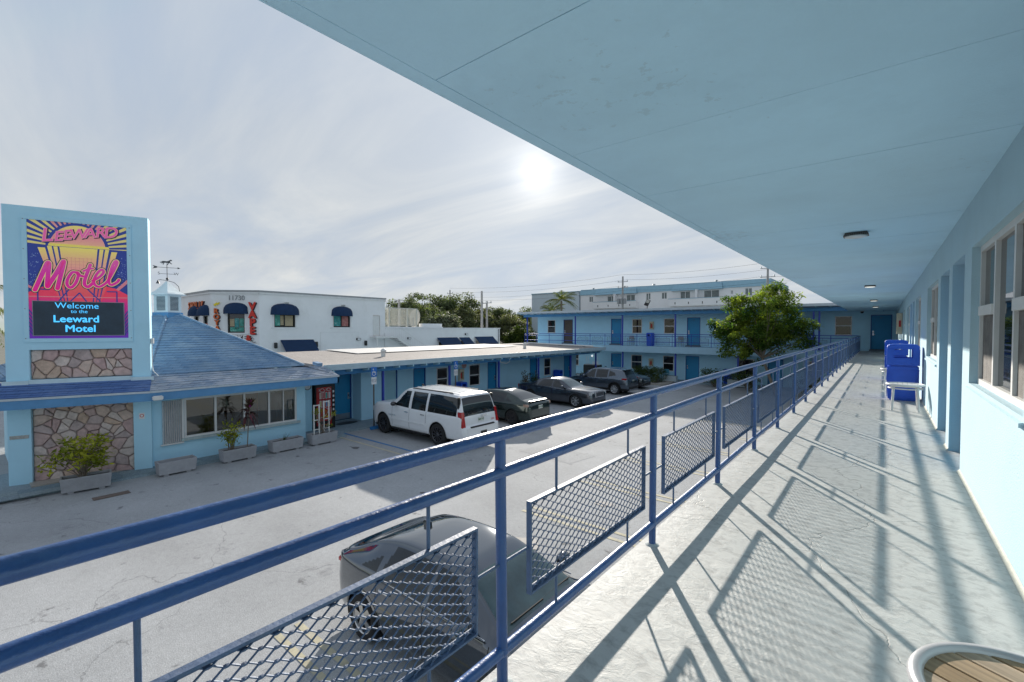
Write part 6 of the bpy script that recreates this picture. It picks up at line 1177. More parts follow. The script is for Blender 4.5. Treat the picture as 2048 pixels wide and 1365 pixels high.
MB(VM1).tube([(19.6, 0.03, 2.2), (19.6, 0.03, 4.0), (23.2, 0.03, 4.0), (23.2, 0.03, 3.45)], 0.014, 6).build('conduit', M_trimw, shop, world=True); MB(VM2).tube([(2.9, 0.05, 3.7), (3.1, 0.06, 3.5), (2.95, 0.05, 3.3)], 0.015, 6).build('sign_cable', M_grey, shop, world=True)
for i, u in enumerate((16.68, 21.6)):
    t = thing('wall_light', ['small white light above the first side dome awning of the shop', 'small white light above the second side dome awning of the shop'][i], 'wall light', VM1 @ Vector((u + 0.1, 0, 6.35))); MB(VM1).box(u - 0.08, u + 0.28, 0.0, 0.16, 6.28, 6.42).build('housing', M_white, t, world=True, bevel=0.01); MB(VM1).box(u - 0.04, u + 0.24, 0.16, 0.175, 6.30, 6.38).build('lens', M_grey, t, world=True)
# rooftop screen of cream pickets, dish
sc_ = thing('roof_screen', 'cream picket screen on the low annex roof', 'fence', (-38, 28, 4.5))
for u in (26.2, 27.0, 29.2, 30.4): MB().box(-37.75, -37.6, u - 0.08, u + 0.08, 4.45, 6.4).build('post', mat('cream_metal', (0.62, 0.60, 0.52), 0.6), sc_, world=True)
pk = None
for k in range(30):
    u = 26.3 + k*0.14
    if pk is None: pk = MB().box(-0.02, 0.02, -0.03, 0.03, 0, 1.75).build('picket', MATS['cream_metal'], sc_); pk.location = Vector((-37.67, u, 4.62)) - sc_.location
    else: inst(pk, sc_, Vector((-37.67, u, 4.62)) - sc_.location)
MB().box(-37.72, -37.64, 26.1, 30.5, 6.33, 6.4).build('top_bar', MATS['cream_metal'], sc_, world=True); MB().box(-37.72, -37.64, 26.1, 30.5, 4.6, 4.68).build('bottom_bar', MATS['cream_metal'], sc_, world=True)
ds = thing('satellite_dish', 'large pale satellite dish at the right end of the picket screen', 'dish', (-38.4, 30.7, 4.3)); MB(Matrix.Translation((0, 0, 1.15)) @ Matrix.Rotation(R(18), 4, 'Z') @ Matrix.Rotation(R(8), 4, 'Y')).lathe([(0, -0.28), (0.4, -0.22), (0.75, -0.08), (0.98, 0.1), (0.99, 0.07), (0.75, -0.11), (0.4, -0.25), (0, -0.31)], (0,0,0), 'x', 28).build('reflector', mat('dish_cream', (0.60, 0.57, 0.50), 0.6), ds, smooth=True); MB().tube([(-0.2, 0, 0), (-0.2, 0, 1.2)], 0.06, 8).build('mast', M_grey, ds)

# ================================================================== APARTMENT BLOCK far behind
apt = thing('apartment_building', 'pale three-storey apartment block with blue mansard roof beyond the back wing', 'building', (-30, 78, 0))
AM = frame_matrix((0, 75, 0), (1, 0, 0), (0, -1, 0)); M_aw = mat('apt_white', (0.84, 0.82, 0.82), 0.85, 0.03); M_am = mat('mansard_blue', (0.28, 0.46, 0.56), 0.7, 0.06); M_awin = mat('apt_window', (0.16, 0.19, 0.19), 0.15, 0.3, 2)
aw = [(-42.66, -41.83, 9.3, 10.32), (-38.9, -37.3, 8.3, 10.25), (-35.2, -33.6, 8.3, 10.3), (-31.6, -30.8, 9.3, 10.4), (-28.9, -28.0, 9.3, 10.4), (-25.8, -24.2, 8.3, 10.4), (-22.1, -19.8, 8.3, 10.4), (-18.2, -17.8, 9.6, 10.2), (-16.2, -15.2, 9.2, 10.4)]
w = wall_open(MB(AM), -44.5, -12.9, 0, 10.65, aw, 0.3); w.box(-13.2, -12.9, -16, -0.3, 0, 10.65); w.box(-44.5, -44.2, -16, -0.3, 0, 10.65); w.build('wall', M_aw, apt, world=True)
for a, b, c, d in aw:
    f = MB(AM); f.box(a, b, -0.12, -0.04, c, c + 0.06); f.box(a, b, -0.12, -0.04, d - 0.06, d); f.box(a, a + 0.06, -0.12, -0.04, c, d); f.box(b - 0.06, b, -0.12, -0.04, c, d); f.box((a+b)/2 - 0.04, (a+b)/2 + 0.04, -0.11, -0.05, c, d); o = f.build('window', M_aw, apt, world=True); MB(AM).box(a + 0.05, b - 0.05, -0.1, -0.08, c + 0.05, d - 0.05).build('pane', M_awin, o, world=True)
MB(AM).add([(-44.6, 0.15, 10.6), (-12.8, 0.15, 10.6), (-12.8, -0.25, 11.68), (-44.6, -0.25, 11.68), (-12.8, -16, 10.6), (-12.8, -16, 11.68), (-44.6, -16, 10.6), (-44.6, -16, 11.68)], [(0,1,2,3), (1,4,5,2), (3,2,5,7), (0,3,7,6), (0,6,4,1)]).build('mansard', M_am, apt, world=True)
for a, b in ((-41.1, -33.3), (-26.9, -19.4)):
    for k in range(7): z = 10.5 + k*0.165; y = 0.75 - k*0.12; MB(AM).add([(a - 0.2 + k*0.05, y, z), (b + 0.2 - k*0.05, y, z), (b + 0.2 - k*0.05, y - 0.13, z + 0.175), (a - 0.2 + k*0.05, y - 0.13, z + 0.175), (a - 0.2 + k*0.05, -0.1, z), (b + 0.2 - k*0.05, -0.1, z), (b + 0.2 - k*0.05, -0.1, z + 0.175), (a - 0.2 + k*0.05, -0.1, z + 0.175)], [(0,1,2,3), (1,5,6,2), (0,3,7,4), (0,4,5,1), (3,2,6,7)]).build('tile_course', M_am, apt, world=True)
for a, b in ((-41.1, -32.9), (-27.2, -18.7)):
    bl = MB(AM); bl.box(a, b, 1.25, 1.4, 8.0, 9.12); bl.box(a, a + 0.15, 0.0, 1.25, 8.0, 9.12); bl.box(b - 0.15, b, 0.0, 1.25, 8.0, 9.12); bl.box(a, b, 0.0, 1.25, 7.9, 8.0); o = bl.build('balcony', M_aw, apt, world=True); MB(AM).box(a - 0.05, b + 0.05, 1.22, 1.45, 9.12, 9.2).build('coping', M_am, o, world=True)
    for k in range(4): u = a + (b - a)*(k + 0.5)/4; MB(AM).box(u - 0.06, u + 0.06, 1.402, 1.43, 8.25, 8.6).build('drain_slot', M_black, o, world=True)
    MB(AM).box((a + b)/2 - 0.15, (a + b)/2 + 0.15, 0.0, 1.2, 9.2, 10.5).build('partition', M_aw, o, world=True)
side = thing('apartment_building', 'plain grey-blue block with a flat top beside the apartment block, left of it', 'building', (-50, 80, 0)); MB().box(-56, -44.8, 75, 95, 0, 11.35).build('wall', mat('apt_greyblue', (0.56, 0.63, 0.68), 0.85, 0.03), side, world=True); MB().box(-56.1, -44.75, 74.9, 95, 11.35, 11.5).build('coping', M_am, side, world=True)
for k, u in enumerate((-42.3, -36, -30.6, -20.5)):
    t = thing('roof_vent', ['dark mushroom vent on the apartment roof, leftmost', 'dark mushroom vent on the apartment roof behind the utility pole', 'dark mushroom vent near the middle of the apartment roof', 'dark mushroom vent on the apartment roof above the right balcony'][k], 'roof vent', (u, 76, 11.68)); MB().lathe([(0, 0.35), (0.2, 0.3), (0.28, 0.2), (0.1, 0.2), (0.1, 0), (0, 0)], n=12).build('cap', M_grey, t)

# ================================================================== TREES, PALMS, HEDGE
def leaves(mb, c, r, n, size, rr, droop=0.35, asp=0.42):
    vs, fs = mb.v, mb.f
    for _ in range(n):
        while True:
            p = Vector((rr.uniform(-1, 1), rr.uniform(-1, 1), rr.uniform(-1, 1)))
            if p.length <= 1: break
        p = Vector(c) + Vector((p.x * r[0], p.y * r[1], p.z * r[2]))
        d = Vector((rr.gauss(0, 1), rr.gauss(0, 1), rr.gauss(0, 0.5) - droop)).normalized(); s = d.cross(Vector((rr.gauss(0, 0.4), rr.gauss(0, 0.4), 1))).normalized(); L_ = size * rr.uniform(0.65, 1.3); k = len(vs); nrm = d.cross(s) * (L_ * 0.06)
        vs += [p, p + d*L_*0.5 + s*L_*asp*0.5 + nrm, p + d*L_, p + d*L_*0.5 - s*L_*asp*0.5 + nrm]; fs.append((k, k+1, k+2, k+3))
def build_tree(name, label, base, crown_c, rad, ncl, per, size, lm, tr, seed, lean=(0, 0), clr=0.55, multi=3, group=None, droop=0.35, extra=()):
    rr = random.Random(seed); T = thing(name, label, 'tree', base, 0, group); mb = MB(); cl = []
    cc, rd = Vector(crown_c), Vector(rad); tries = 0
    lob = [(Vector((rr.gauss(0, 1), rr.gauss(0, 1), rr.gauss(0, 0.8))).normalized(), rr.uniform(0.72, 1.12)) for _ in range(18)]
    while len(cl) < ncl and tries < ncl * 40:
        tries += 1; d = Vector((rr.gauss(0, 1), rr.gauss(0, 1), rr.gauss(0, 1))).normalized(); f = max(lob, key=lambda q: q[0].dot(d)); ext = f[1] * (0.50 + 0.50 * max(0, f[0].dot(d)) ** 3)
        q = rr.random() ** 0.4 * ext; p = cc + Vector((d.x*rd.x, d.y*rd.y, d.z*rd.z)) * q
        cl.append((p, rr.uniform(0.7, 1.25) * clr))
    for (ex, er, en) in extra:
        for _ in range(en):
            d = Vector((rr.gauss(0, .5), rr.gauss(0, .5), rr.gauss(0, .5))); cl.append((Vector(ex) + Vector((d.x*er[0], d.y*er[1], d.z*er[2])), rr.uniform(0.6, 1.0) * clr))
    for p, r_ in cl: leaves(mb, p, (r_, r_, r_*0.62), per, size, rr, droop)
    mb.build('crown', lm, T, world=True, recalc=False)
    b = MB(); B0 = Vector(base); fork = B0.lerp(Vector((cc.x, cc.y, cc.z - rd.z*0.6)), 0.8)
    b.tube([B0, B0.lerp(fork, 0.5) + Vector((rr.uniform(-.1,.1), rr.uniform(-.1,.1), 0)), fork], tr, 9, r2=tr*0.7)
    for p, r_ in rr.sample(cl, min(len(cl), 22)):
        m1 = fork.lerp(p, 0.5) + Vector((rr.uniform(-.25,.25), rr.uniform(-.25,.25), rr.uniform(0.0,.3))); b.tube([fork, fork.lerp(m1, 0.5), m1, p], [tr*0.5, tr*0.36, tr*0.24, tr*0.08], 6)
    b.build('trunk', M_bark, T, world=True, smooth=True); return T
M_lf1 = leafmat('leaf_court_tree', (0.085, 0.18, 0.04), (0.30, 0.35, 0.06), 0.5); M_lf2 = leafmat('leaf_dark', (0.14, 0.18, 0.095), (0.22, 0.265, 0.14), 0.3); M_lf3 = leafmat('leaf_olive', (0.165, 0.19, 0.105), (0.25, 0.26, 0.14), 0.3); M_lf4 = leafmat('leaf_grey_green', (0.16, 0.19, 0.135), (0.22, 0.25, 0.18), 0.25); M_hedge = leafmat('leaf_hedge', (0.055, 0.10, 0.02), (0.13, 0.16, 0.03), 0.35); M_crot = leafmat('leaf_croton', (0.24, 0.30, 0.03), (0.62, 0.58, 0.07), 0.35)  # far-tree leaf colours are lightened to carry the distance haze
build_tree('court_tree', 'leafy green court tree with yellowing top twigs beyond the railing', (-5.15, 32.6, 0), (-6.2, 32.8, 4.65), (3.2, 2.5, 2.75), 190, 95, 0.21, M_lf1, 0.11, 4, clr=0.50, extra=(((-8.0, 32.6, 4.3), (1.1, 1.0, 0.7), 24), ((-4.2, 32.9, 4.2), (0.9, 0.9, 0.8), 16), ((-7.0, 32.6, 3.0), (1.2, 1.0, 0.6), 16), ((-5.2, 32.8, 6.9), (0.7, 0.7, 0.5), 8), ((-7.6, 32.8, 6.2), (0.8, 0.7, 0.5), 8)))
bgt = [('dark spreading tree behind the left half of the picket screen', (-52, 40.5), 8.4, (4.2, 4.2, 3.2), M_lf2), ('tall rounded tree above the satellite dish, highest of the far trees', (-57, 52.5), 10.6, (5.2, 5.2, 4.0), M_lf2), ('broad tree left of the tallest one behind the picket screen', (-60, 48.5), 9.6, (4.6, 4.6, 3.6), M_lf2), ('grey-green bushy tree right of the satellite dish', (-45, 40.5), 6.6, (2.8, 2.8, 2.6), M_lf4), ('olive tree behind the middle of the low annex', (-52, 50.5), 8.4, (3.6, 3.6, 3.4), M_lf3), ('loose olive tree behind the utility poles', (-56, 58.5), 8.8, (4, 4, 3.6), M_lf3), ('dark tree right of the utility poles', (-60, 67.5), 9.2, (4.4, 4.4, 3.6), M_lf2), ('round green tree seen over the end of the low annex', (-52, 64.0), 7.0, (3.4, 3.4, 3.0), M_lf3), ('distant tree left of the plain grey-blue block', (-60, 76), 8.8, (4.2, 4.2, 3.6), M_lf2), ('distant broad tree at the horizon behind the low annex', (-95, 92), 11.0, (9, 9, 5), M_lf2), ('low sunny shrub tree by the street end of the annex', (-44, 56.0), 4.2, (2.0, 2.0, 1.9), M_hedge), ('distant dark tree between the poles and the grey-blue block', (-75, 84), 9.6, (6, 6, 4.2), M_lf2)]
for i, (lb, (x, y), ht, rd, lm) in enumerate(bgt): build_tree('tree', lb, (x, y, 0), (x, y, ht - rd[2]), [q * 1.15 for q in rd], 120, 120, 0.44, lm, 0.2, 40 + i, clr=1.0, group='trees beyond the annex')
def palm(label, base, H, nf, L_, seed, lm, tr=0.16):
    rr = random.Random(seed); T = thing('palm_tree', label, 'palm', base); B0 = Vector(base); topp = B0 + Vector((rr.uniform(-.4,.4), rr.uniform(-.4,.4), H)); mb = MB(); k_ = 12
    mb.tube([B0.lerp(topp, i/k_) for i in range(k_ + 1)], [tr*(1.15 - 0.35*i/k_)*(1.06 if i % 2 else 0.97) for i in range(k_ + 1)], 9); mb.build('trunk', M_bark, T, world=True, smooth=True); fr = MB()
    for f in range(nf):
        a = 2*math.pi*f/nf + rr.uniform(-.2,.2); e = rr.uniform(-0.25, 1.25); h_ = Vector((math.cos(a), math.sin(a), 0)); P = []; ll = L_*rr.uniform(0.8, 1.1)
        for i in range(13):
            t = i/12; P.append(topp + h_*(ll*t*math.cos(e*0.6)) + Vector((0, 0, ll*(t*math.sin(e) - (0.55 + 0.25*(1-e))*t*t))))
        for i in range(1, 12):
            d = (P[i+1] - P[i-1]).normalized(); s = d.cross(Vector((0,0,1))).normalized(); w_ = ll*0.24*math.sin(math.pi*min(1, (i + 1.5)/13.5))
            for sg_ in (-1, 1):
                for q in range(3):
                    p = P[i].lerp(P[i+1], q/3); tip = p + s*sg_*w_*rr.uniform(.85, 1.1) + d*w_*0.7 - Vector((0,0,w_*rr.uniform(0.3, 0.7))); k = len(fr.v); fr.v += [p, p + d*0.05*ll/2.5, tip]; fr.f.append((k, k+1, k+2))
    fr.build('crown', lm, T, world=True, recalc=False); return T
M_palm = leafmat('leaf_palm', (0.09, 0.13, 0.04), (0.20, 0.21, 0.06), 0.35)
palm('tall coconut palm in front of the plain grey-blue block', (-39.5, 61, 0), 8.8, 26, 3.0, 3, M_palm); palm('shorter bushy palm left of the tall coconut palm', (-42.2, 62, 0), 7.2, 24, 2.7, 8, M_palm); palm('palm at the left edge of the picture behind the motel sign', (-26, -0.75, 0), 5.4, 28, 2.6, 5, M_palm); palm('small far palm near the end of the low annex', (-58, 66, 0), 6.6, 16, 1.6, 12, M_palm)
hg = thing('hedge', 'dense clipped green hedge at the foot of the back wing', 'hedge', (-14.4, 34.9, 0)); rr = random.Random(9); mb = MB()
for k in range(95): leaves(mb, (rr.uniform(-15.7, -13.3), rr.uniform(34.0, 35.7), rr.uniform(0.2, 1.15)), (0.3, 0.3, 0.22), 80, 0.11, rr, 0.0)
mb.build('foliage', M_hedge, hg, world=True, recalc=False); st = MB()
for k in range(12): x, y = rr.uniform(-15.6, -13.4), rr.uniform(34.2, 35.5); st.tube([(x, y, 0), (x + rr.uniform(-.2,.2), y, 0.7)], 0.02, 5)
st.build('stems', M_bark, hg, world=True)
bed = MB().prism([(-16.2, 33.6), (-12.9, 33.6), (-12.6, 34.4), (-12.9, 36.1), (-16.2, 36.1)], 'z', 0.0, 0.12); struct('planting_bed', bed, mat('bed_stone', (0.40, 0.37, 0.33), 0.9, 0.2, 10, 0.5, 40))
def bush(name, label, cat, x, y, z, r, h, n, size, lm, seed, parts=('foliage', 'stems'), droop=0.0, red=None):
    rr = random.Random(seed); T = thing(name, label, cat, (x, y, z)); mb = MB(); st = MB()
    for k in range(n):
        a = rr.uniform(0, 6.28); q = r * math.sqrt(rr.random()); c = Vector((x + q*math.cos(a), y + q*math.sin(a)*1.0, z + h*rr.uniform(0.35, 1.0))); leaves(mb, c, (size*1.5, size*1.5, size*1.1), 26, size, rr, droop); st.tube([(x + rr.uniform(-.08,.08), y + rr.uniform(-.08,.08), z), Vector((x, y, z)).lerp(c, 0.5) + Vector((0, 0, 0.06)), c], 0.010, 5)
    mb.build(parts[0], lm, T, world=True, recalc=False); st.build(parts[1], M_bark, T, world=True); return T
bush('shrub', 'leafy shrub between the parked saloon and the low wing', 'shrub', -17.4, 23.6, 0.07, 0.45, 1.3, 16, 0.14, M_hedge, 3); bush('shrub', 'reddish shrub by the low wing post behind the saloon', 'shrub', -17.5, 22.7, 0.07, 0.35, 1.5, 12, 0.13, leafmat('leaf_reddish', (0.12, 0.09, 0.03), (0.22, 0.10, 0.04), 0.3), 4); bush('shrub', 'dark shrub at the far end of the low wing', 'shrub', -17.3, 29.6, 0.07, 0.5, 0.9, 14, 0.13, M_hedge, 5)
for i, (x, y) in enumerate(((-7.2, 34.6), (-3.4, 33.6), (-9.6, 35.4))): bush('shrub', ['dark shrub below the court tree', 'dark shrub under the far end of the foreground railing', 'small shrub left of the court tree trunk'][i], 'shrub', x, y, 0.0, 0.8, 1.2, 40, 0.16, M_hedge, 20 + i)

# ================================================================== UTILITY POLES AND WIRES
M_pole = mat('pole_concrete', (0.36, 0.35, 0.34), 0.85, 0.15, 3)
def pole(label, base, H, arms, xf=False):
    T = thing('utility_pole', label, 'utility pole', base); MB().tube([(0,0,0), (0,0,H)], 0.22, 10, r2=0.13).build('pole', M_pole, T, smooth=True)
    for z in arms:
        a = MB(); a.tube([(-0.9, 0, z), (0.9, 0, z)], 0.05, 6); a.build('crossarm', M_grey, T)
        for x in (-0.8, 0.8): MB().lathe([(0, 0.3), (0.06, 0.28), (0.09, 0.2), (0.06, 0.15), (0.09, 0.08), (0.05, 0)], (x, 0, z), n=10).build('insulator', M_white, T)
    if xf:
        for x in (-0.55, 0.55, 0.0): MB().lathe([(0, 0.9), (0.2, 0.88), (0.26, 0.8), (0.26, 0.05), (0.2, 0), (0, 0)], (x, -0.35, H - 4.6), n=14).build('transformer', M_grey, T, smooth=False)
    return T
pole('tall concrete utility pole with transformers before the apartment block', (-34.0, 71, 0), 13.1, (12.2, 11.2), True); pole('utility pole rising behind the court tree', (-12.4, 70.5, 0), 13.4, (12.6, 11.4)); pole('nearer of two concrete poles behind the low annex', (-40.5, 43.4, 0), 9.2, (7.6,)); pole('thinner pole right of the concrete pole behind the low annex', (-44, 48.2, 0), 8.3, (8.0,)); pole('far pole at the left end of the wires', (-75, 70, 0), 13.0, (12.2, 11.2)); pole('small pole behind the picket screen', (-47, 35.2, 0), 8.0, (7.8,))
wr = thing('overhead_wires', 'thin overhead power lines sagging between the utility poles', 'power lines', (-34, 71, 12)); k = 0
for (pa, pb) in (((-75, 70), (-34.0, 71)), ((-34.0, 71), (-12.4, 70.5)), ((-12.4, 70.5), (30, 70))):
    for z, off in ((13.4, 0), (12.5, 0.8), (11.5, -0.8), (10.8, 0.8)):
        a, b = Vector((pa[0] + off, pa[1], z)), Vector((pb[0] + off, pb[1], z)); L_ = (b - a).length; MB().tube([a.lerp(b, i/16) - Vector((0, 0, 4*0.018*L_*(i/16)*(1 - i/16))) for i in range(17)], 0.013, 5).build('wire', M_black, wr, world=True)
# ================================================================== SMALL THINGS
# ---- planters along the lobby
def trough(label, x, y, w_, plant=None, fl=True, ang=0.0):
    t = thing('planter', label, 'planter', (x, y, 0.0), ang); o = MB(); d, h = 0.42, 0.36; z0 = 0.05
    o.add([(-d/2+0.03,-w_/2+0.03,z0),(d/2-0.03,-w_/2+0.03,z0),(d/2-0.03,w_/2-0.03,z0),(-d/2+0.03,w_/2-0.03,z0),(-d/2,-w_/2,z0+h),(d/2,-w_/2,z0+h),(d/2,w_/2,z0+h),(-d/2,w_/2,z0+h),(-d/2+0.04,-w_/2+0.04,z0+h),(d/2-0.04,-w_/2+0.04,z0+h),(d/2-0.04,w_/2-0.04,z0+h),(-d/2+0.04,w_/2-0.04,z0+h),(-d/2+0.05,-w_/2+0.05,z0+0.15),(d/2-0.05,-w_/2+0.05,z0+0.15),(d/2-0.05,w_/2-0.05,z0+0.15),(-d/2+0.05,w_/2-0.05,z0+0.15)], [(3,2,1,0),(0,1,5,4),(1,2,6,5),(2,3,7,6),(3,0,4,7),(4,5,9,8),(5,6,10,9),(6,7,11,10),(7,4,8,11),(8,9,13,12),(9,10,14,13),(10,11,15,14),(11,8,12,15),(12,13,14,15)])
    o.build('trough', M_conc, t, bevel=0.006)
    MB().box(-d/2+0.055, d/2-0.055, -w_/2+0.055, w_/2-0.055, z0+0.15, z0+(0.30 if plant else 0.2)).build('soil', M_soil, t)
    for yy in (-w_/2 + 0.2, w_/2 - 0.2): MB().box(-0.15, 0.15, yy - 0.06, yy + 0.06, 0, z0).build('foot', M_conc, t)
    if fl:
        n = int(w_/0.045)
        for k in range(n): yy = -w_/2 + 0.04 + k*(w_ - 0.08)/(n - 1); MB().add([(d/2 - 0.022, yy - 0.012, z0 + 0.02), (d/2 - 0.022, yy + 0.012, z0 + 0.02), (d/2 + 0.006, yy + 0.012, z0 + h - 0.04), (d/2 + 0.006, yy - 0.012, z0 + h - 0.04), (d/2 - 0.035, yy - 0.012, z0 + 0.02), (d/2 - 0.035, yy + 0.012, z0 + 0.02), (d/2 - 0.006, yy + 0.012, z0 + h - 0.04), (d/2 - 0.006, yy - 0.012, z0 + h - 0.04)], [(0,1,2,3),(0,4,5,1),(1,5,6,2),(2,6,7,3),(3,7,4,0)]).build('rib', M_conc, t)
    return t
trough('ribbed concrete planter with a yellow-green croton below the motel sign', -16.28, 2.13, 1.0, True, True, R(-8)); trough('empty grey concrete planter in front of the lobby shutter', -16.15, 4.07, 0.95, None, False); trough('concrete planter holding the tall purple-tipped plant by the lobby window', -16.2, 5.75, 1.0, True, True); trough('concrete planter with a few grass blades right of the tall plant', -16.2, 7.28, 1.08, True, False); trough('concrete planter with a white trellis before the vending machine', -16.15, 8.6, 1.0, True, False)
bush('croton_shrub', 'yellow-green croton shrub in the ribbed planter below the motel sign', 'shrub', -16.28, 2.05, 0.35, 0.62, 1.0, 36, 0.15, M_crot, 31, ('leaves', 'stems'))
rr = random.Random(8)
def cordyline(label, x, y, z, H, lm, seed, n=26, L_=0.42):
    rr = random.Random(seed); T = thing('cordyline', label, 'plant', (x, y, z)); mb = MB(); tp = Vector((x + 0.05, y + 0.08, z + H))
    for tier in range(5):
        c = tp - Vector((0.01*tier, 0.02*tier, 0.085*tier))
        for k in range(n // 4):
            a = rr.uniform(0, 6.28); e = 1.1 - tier*0.33 + rr.uniform(-.15, .15); d = Vector((math.cos(a)*math.cos(e), math.sin(a)*math.cos(e), math.sin(e))); s = d.cross(Vector((0,0,1))).normalized()*0.04; m1 = c + d*L_*0.55; t_ = c + d*L_ - Vector((0,0,0.12*(tier + 1)*0.5)); k0 = len(mb.v); mb.v += [c - s*0.4, c + s*0.4, m1 + s, m1 - s, t_]; mb.f += [(k0, k0+1, k0+2, k0+3), (k0+3, k0+2, k0+4)]
    mb.build('leaves', lm, T, world=True, recalc=False); MB().tube([(x, y, z), (x + 0.02, y + 0.03, z + H*0.5), tp], 0.016, 6).build('stem', M_bark, T, world=True); return T
M_purp = leafmat('leaf_purple_tip', (0.09, 0.05, 0.035), (0.20, 0.05, 0.09), 0.3)
cp = cordyline('tall cordyline with dark leaves and a purple tip before the lobby window', -16.25, 6.05, 0.32, 1.38, M_purp, 4, 34, 0.40); mb = MB()
for k in range(9): a = k*0.7; d = Vector((0.25*math.cos(a), 0.25*math.sin(a), 1)).normalized(); s = Vector((0.035*math.sin(a), -0.035*math.cos(a), 0)); c = Vector((-16.2, 6.13, 1.68)); j = len(mb.v); mb.v += [c - s, c + s, c + d*0.26]; mb.f.append((j, j+1, j+2))
mb.build('flower_tip', mat('flower_purple', (0.30, 0.02, 0.20), 0.5), cp, world=True, recalc=False)
bush('leafy_plant', 'bright green bushy plant beside the tall cordyline', 'plant', -16.2, 5.55, 0.32, 0.26, 0.95, 14, 0.12, M_crot, 32)
gp = thing('grass_tuft', 'small tuft of blades in the planter right of the cordyline', 'plant', (-16.2, 7.2, 0.3)); mb = MB()
for k in range(14): a = rr.uniform(0, 6.28); c = Vector((-16.2, 7.2, 0.33)); t_ = c + Vector((0.2*math.cos(a), 0.28*math.sin(a), rr.uniform(0.15, 0.32))); s = Vector((0.012*math.sin(a), -0.012*math.cos(a), 0)); j = len(mb.v); mb.v += [c - s, c + s, t_]; mb.f.append((j, j+1, j+2))
mb.build('blades', M_hedge, gp, world=True, recalc=False)
tl = thing('trellis', 'pair of narrow white trellis frames in the planter before the vending machine', 'trellis', (-16.15, 8.6, 0.3))
for y0, H in ((8.28, 1.22), (8.66, 1.32)):
    for yy in (y0, y0 + 0.2): MB().box(-16.17, -16.13, yy - 0.018, yy + 0.018, 0.25, 0.25 + H).build('upright', M_white, tl, world=True)
    for z in (0.25 + H - 0.03, 0.9, 0.55): MB().box(-16.165, -16.135, y0 + 0.018, y0 + 0.182, z - 0.015, z + 0.015).build('rung', M_white, tl, world=True)
bush('climbing_plant', 'sparse yellow-green climber on the white trellis', 'plant', -16.15, 8.62, 0.3, 0.45, 0.95, 12, 0.08, M_crot, 33)
# ---- vending machine, clock, wall block
MB().box(-19.2, -18.2, 8.47, 9.26, 0, 2.6).build('corner_block', M_wall, lob, world=True)
vm = thing('vending_machine', 'red soft drink vending machine with swirls and bottle pictures beside the lobby', 'vending machine', (-18.4, 9.76, 0.07)); M_vr = mat('vend_red', (0.40, 0.02, 0.02), 0.3, 0.3, 3, dirt=(0.10, 0.01, 0.01), dirts=2, dirtamt=0.9)
MB().box(-0.4, 0.36, -0.43, 0.43, 0, 1.86).build('cabinet', M_black, vm, bevel=0.01); MB().box(0.361, 0.38, -0.40, 0.26, 0.18, 1.76).build('front_panel', M_vr, vm, bevel=0.006); MB().box(0.361, 0.375, 0.285, 0.40, 0.5, 1.7).build('coin_panel', mat('vend_black_gloss', (0.02, 0.02, 0.022), 0.2), vm)
for k in range(5): MB().box(0.375, 0.382, 0.31, 0.375, 0.75 + k*0.19, 0.84 + k*0.19).build('selector', M_sw, vm)
bc = [mat('btl_%d' % i, c, 0.3) for i, c in enumerate([(0.55, 0.42, 0.33), (0.45, 0.13, 0.12), (0.05, 0.35, 0.28), (0.5, 0.5, 0.52), (0.50, 0.46, 0.22), (0.08, 0.30, 0.24), (0.10, 0.22, 0.40), (0.35, 0.38, 0.42)])]
for i in range(8):
    yy = -0.23 + (i % 4)*0.13; zc = 1.42 if i < 4 else 1.08; MB().box(0.381, 0.386, yy - 0.042, yy + 0.042, zc - 0.13, zc + 0.13).build('button_rim', M_sw, vm, bevel=0.002); MB().box(0.387, 0.391, yy - 0.032, yy + 0.032, zc - 0.115, zc + 0.115).build('bottle_picture', bc[i], vm)
for P in ([(-0.35, 0.75), (-0.15, 0.95), (0.1, 0.8), (-0.05, 0.55), (-0.3, 0.5)], [(-0.38, 0.35), (-0.1, 0.22), (0.2, 0.45), (0.22, 0.9)], [(-0.3, 1.62), (-0.15, 1.72), (-0.05, 1.6), (-0.2, 1.58), (-0.3, 1.7)], [(0.0, 1.7), (0.12, 1.6), (0.22, 1.66), (0.1, 1.72), (0.0, 1.62)]):
    q = spline(P, 8); MB().tube([(0.384, a, b) for a, b in q], 0.016, 5).build('swirl', mat('swirl_pale', (0.55, 0.45, 0.43), 0.4), vm)
MB().box(0.381, 0.40, -0.3, 0.15, 0.22, 0.36).build('delivery_flap', M_black, vm, bevel=0.006)
ck = thing('wall_clock', 'round black-rimmed wall clock left of the vending machine', 'clock', (-18.19, 9.06, 1.92)); CKM = frame_matrix((-18.195, 9.06, 1.92), (0, 1, 0), (1, 0, 0))
MB(CKM).lathe([(0.15, 0.0), (0.15, 0.05), (0.13, 0.05), (0.13, 0.03)], (0,0,0), 'y', 28).build('rim', M_black, ck, world=True); MB(CKM).lathe([(0, 0.03), (0.13, 0.03)], (0,0,0), 'y', 28).build('dial', M_sw, ck, world=True, recalc=False); MB(CKM).bar((0, 0.035, 0), (0.06, 0.035, 0.05), 0.012, 0.003).build('hour_hand', M_black, ck, world=True); MB(CKM).bar((0, 0.037, 0), (0.10, 0.037, -0.01), 0.009, 0.003).build('minute_hand', M_black, ck, world=True)
mt = thing('door_mat', 'dark oval door mat at the teal entrance by the vending machine', 'mat', (-18.5, 11.0, 0.07)); MB().lathe([(0, 0.015), (0.38, 0.015), (0.42, 0)], n=28).build('mat', M_black, mt); mt.scale = (0.62, 1.25, 1)
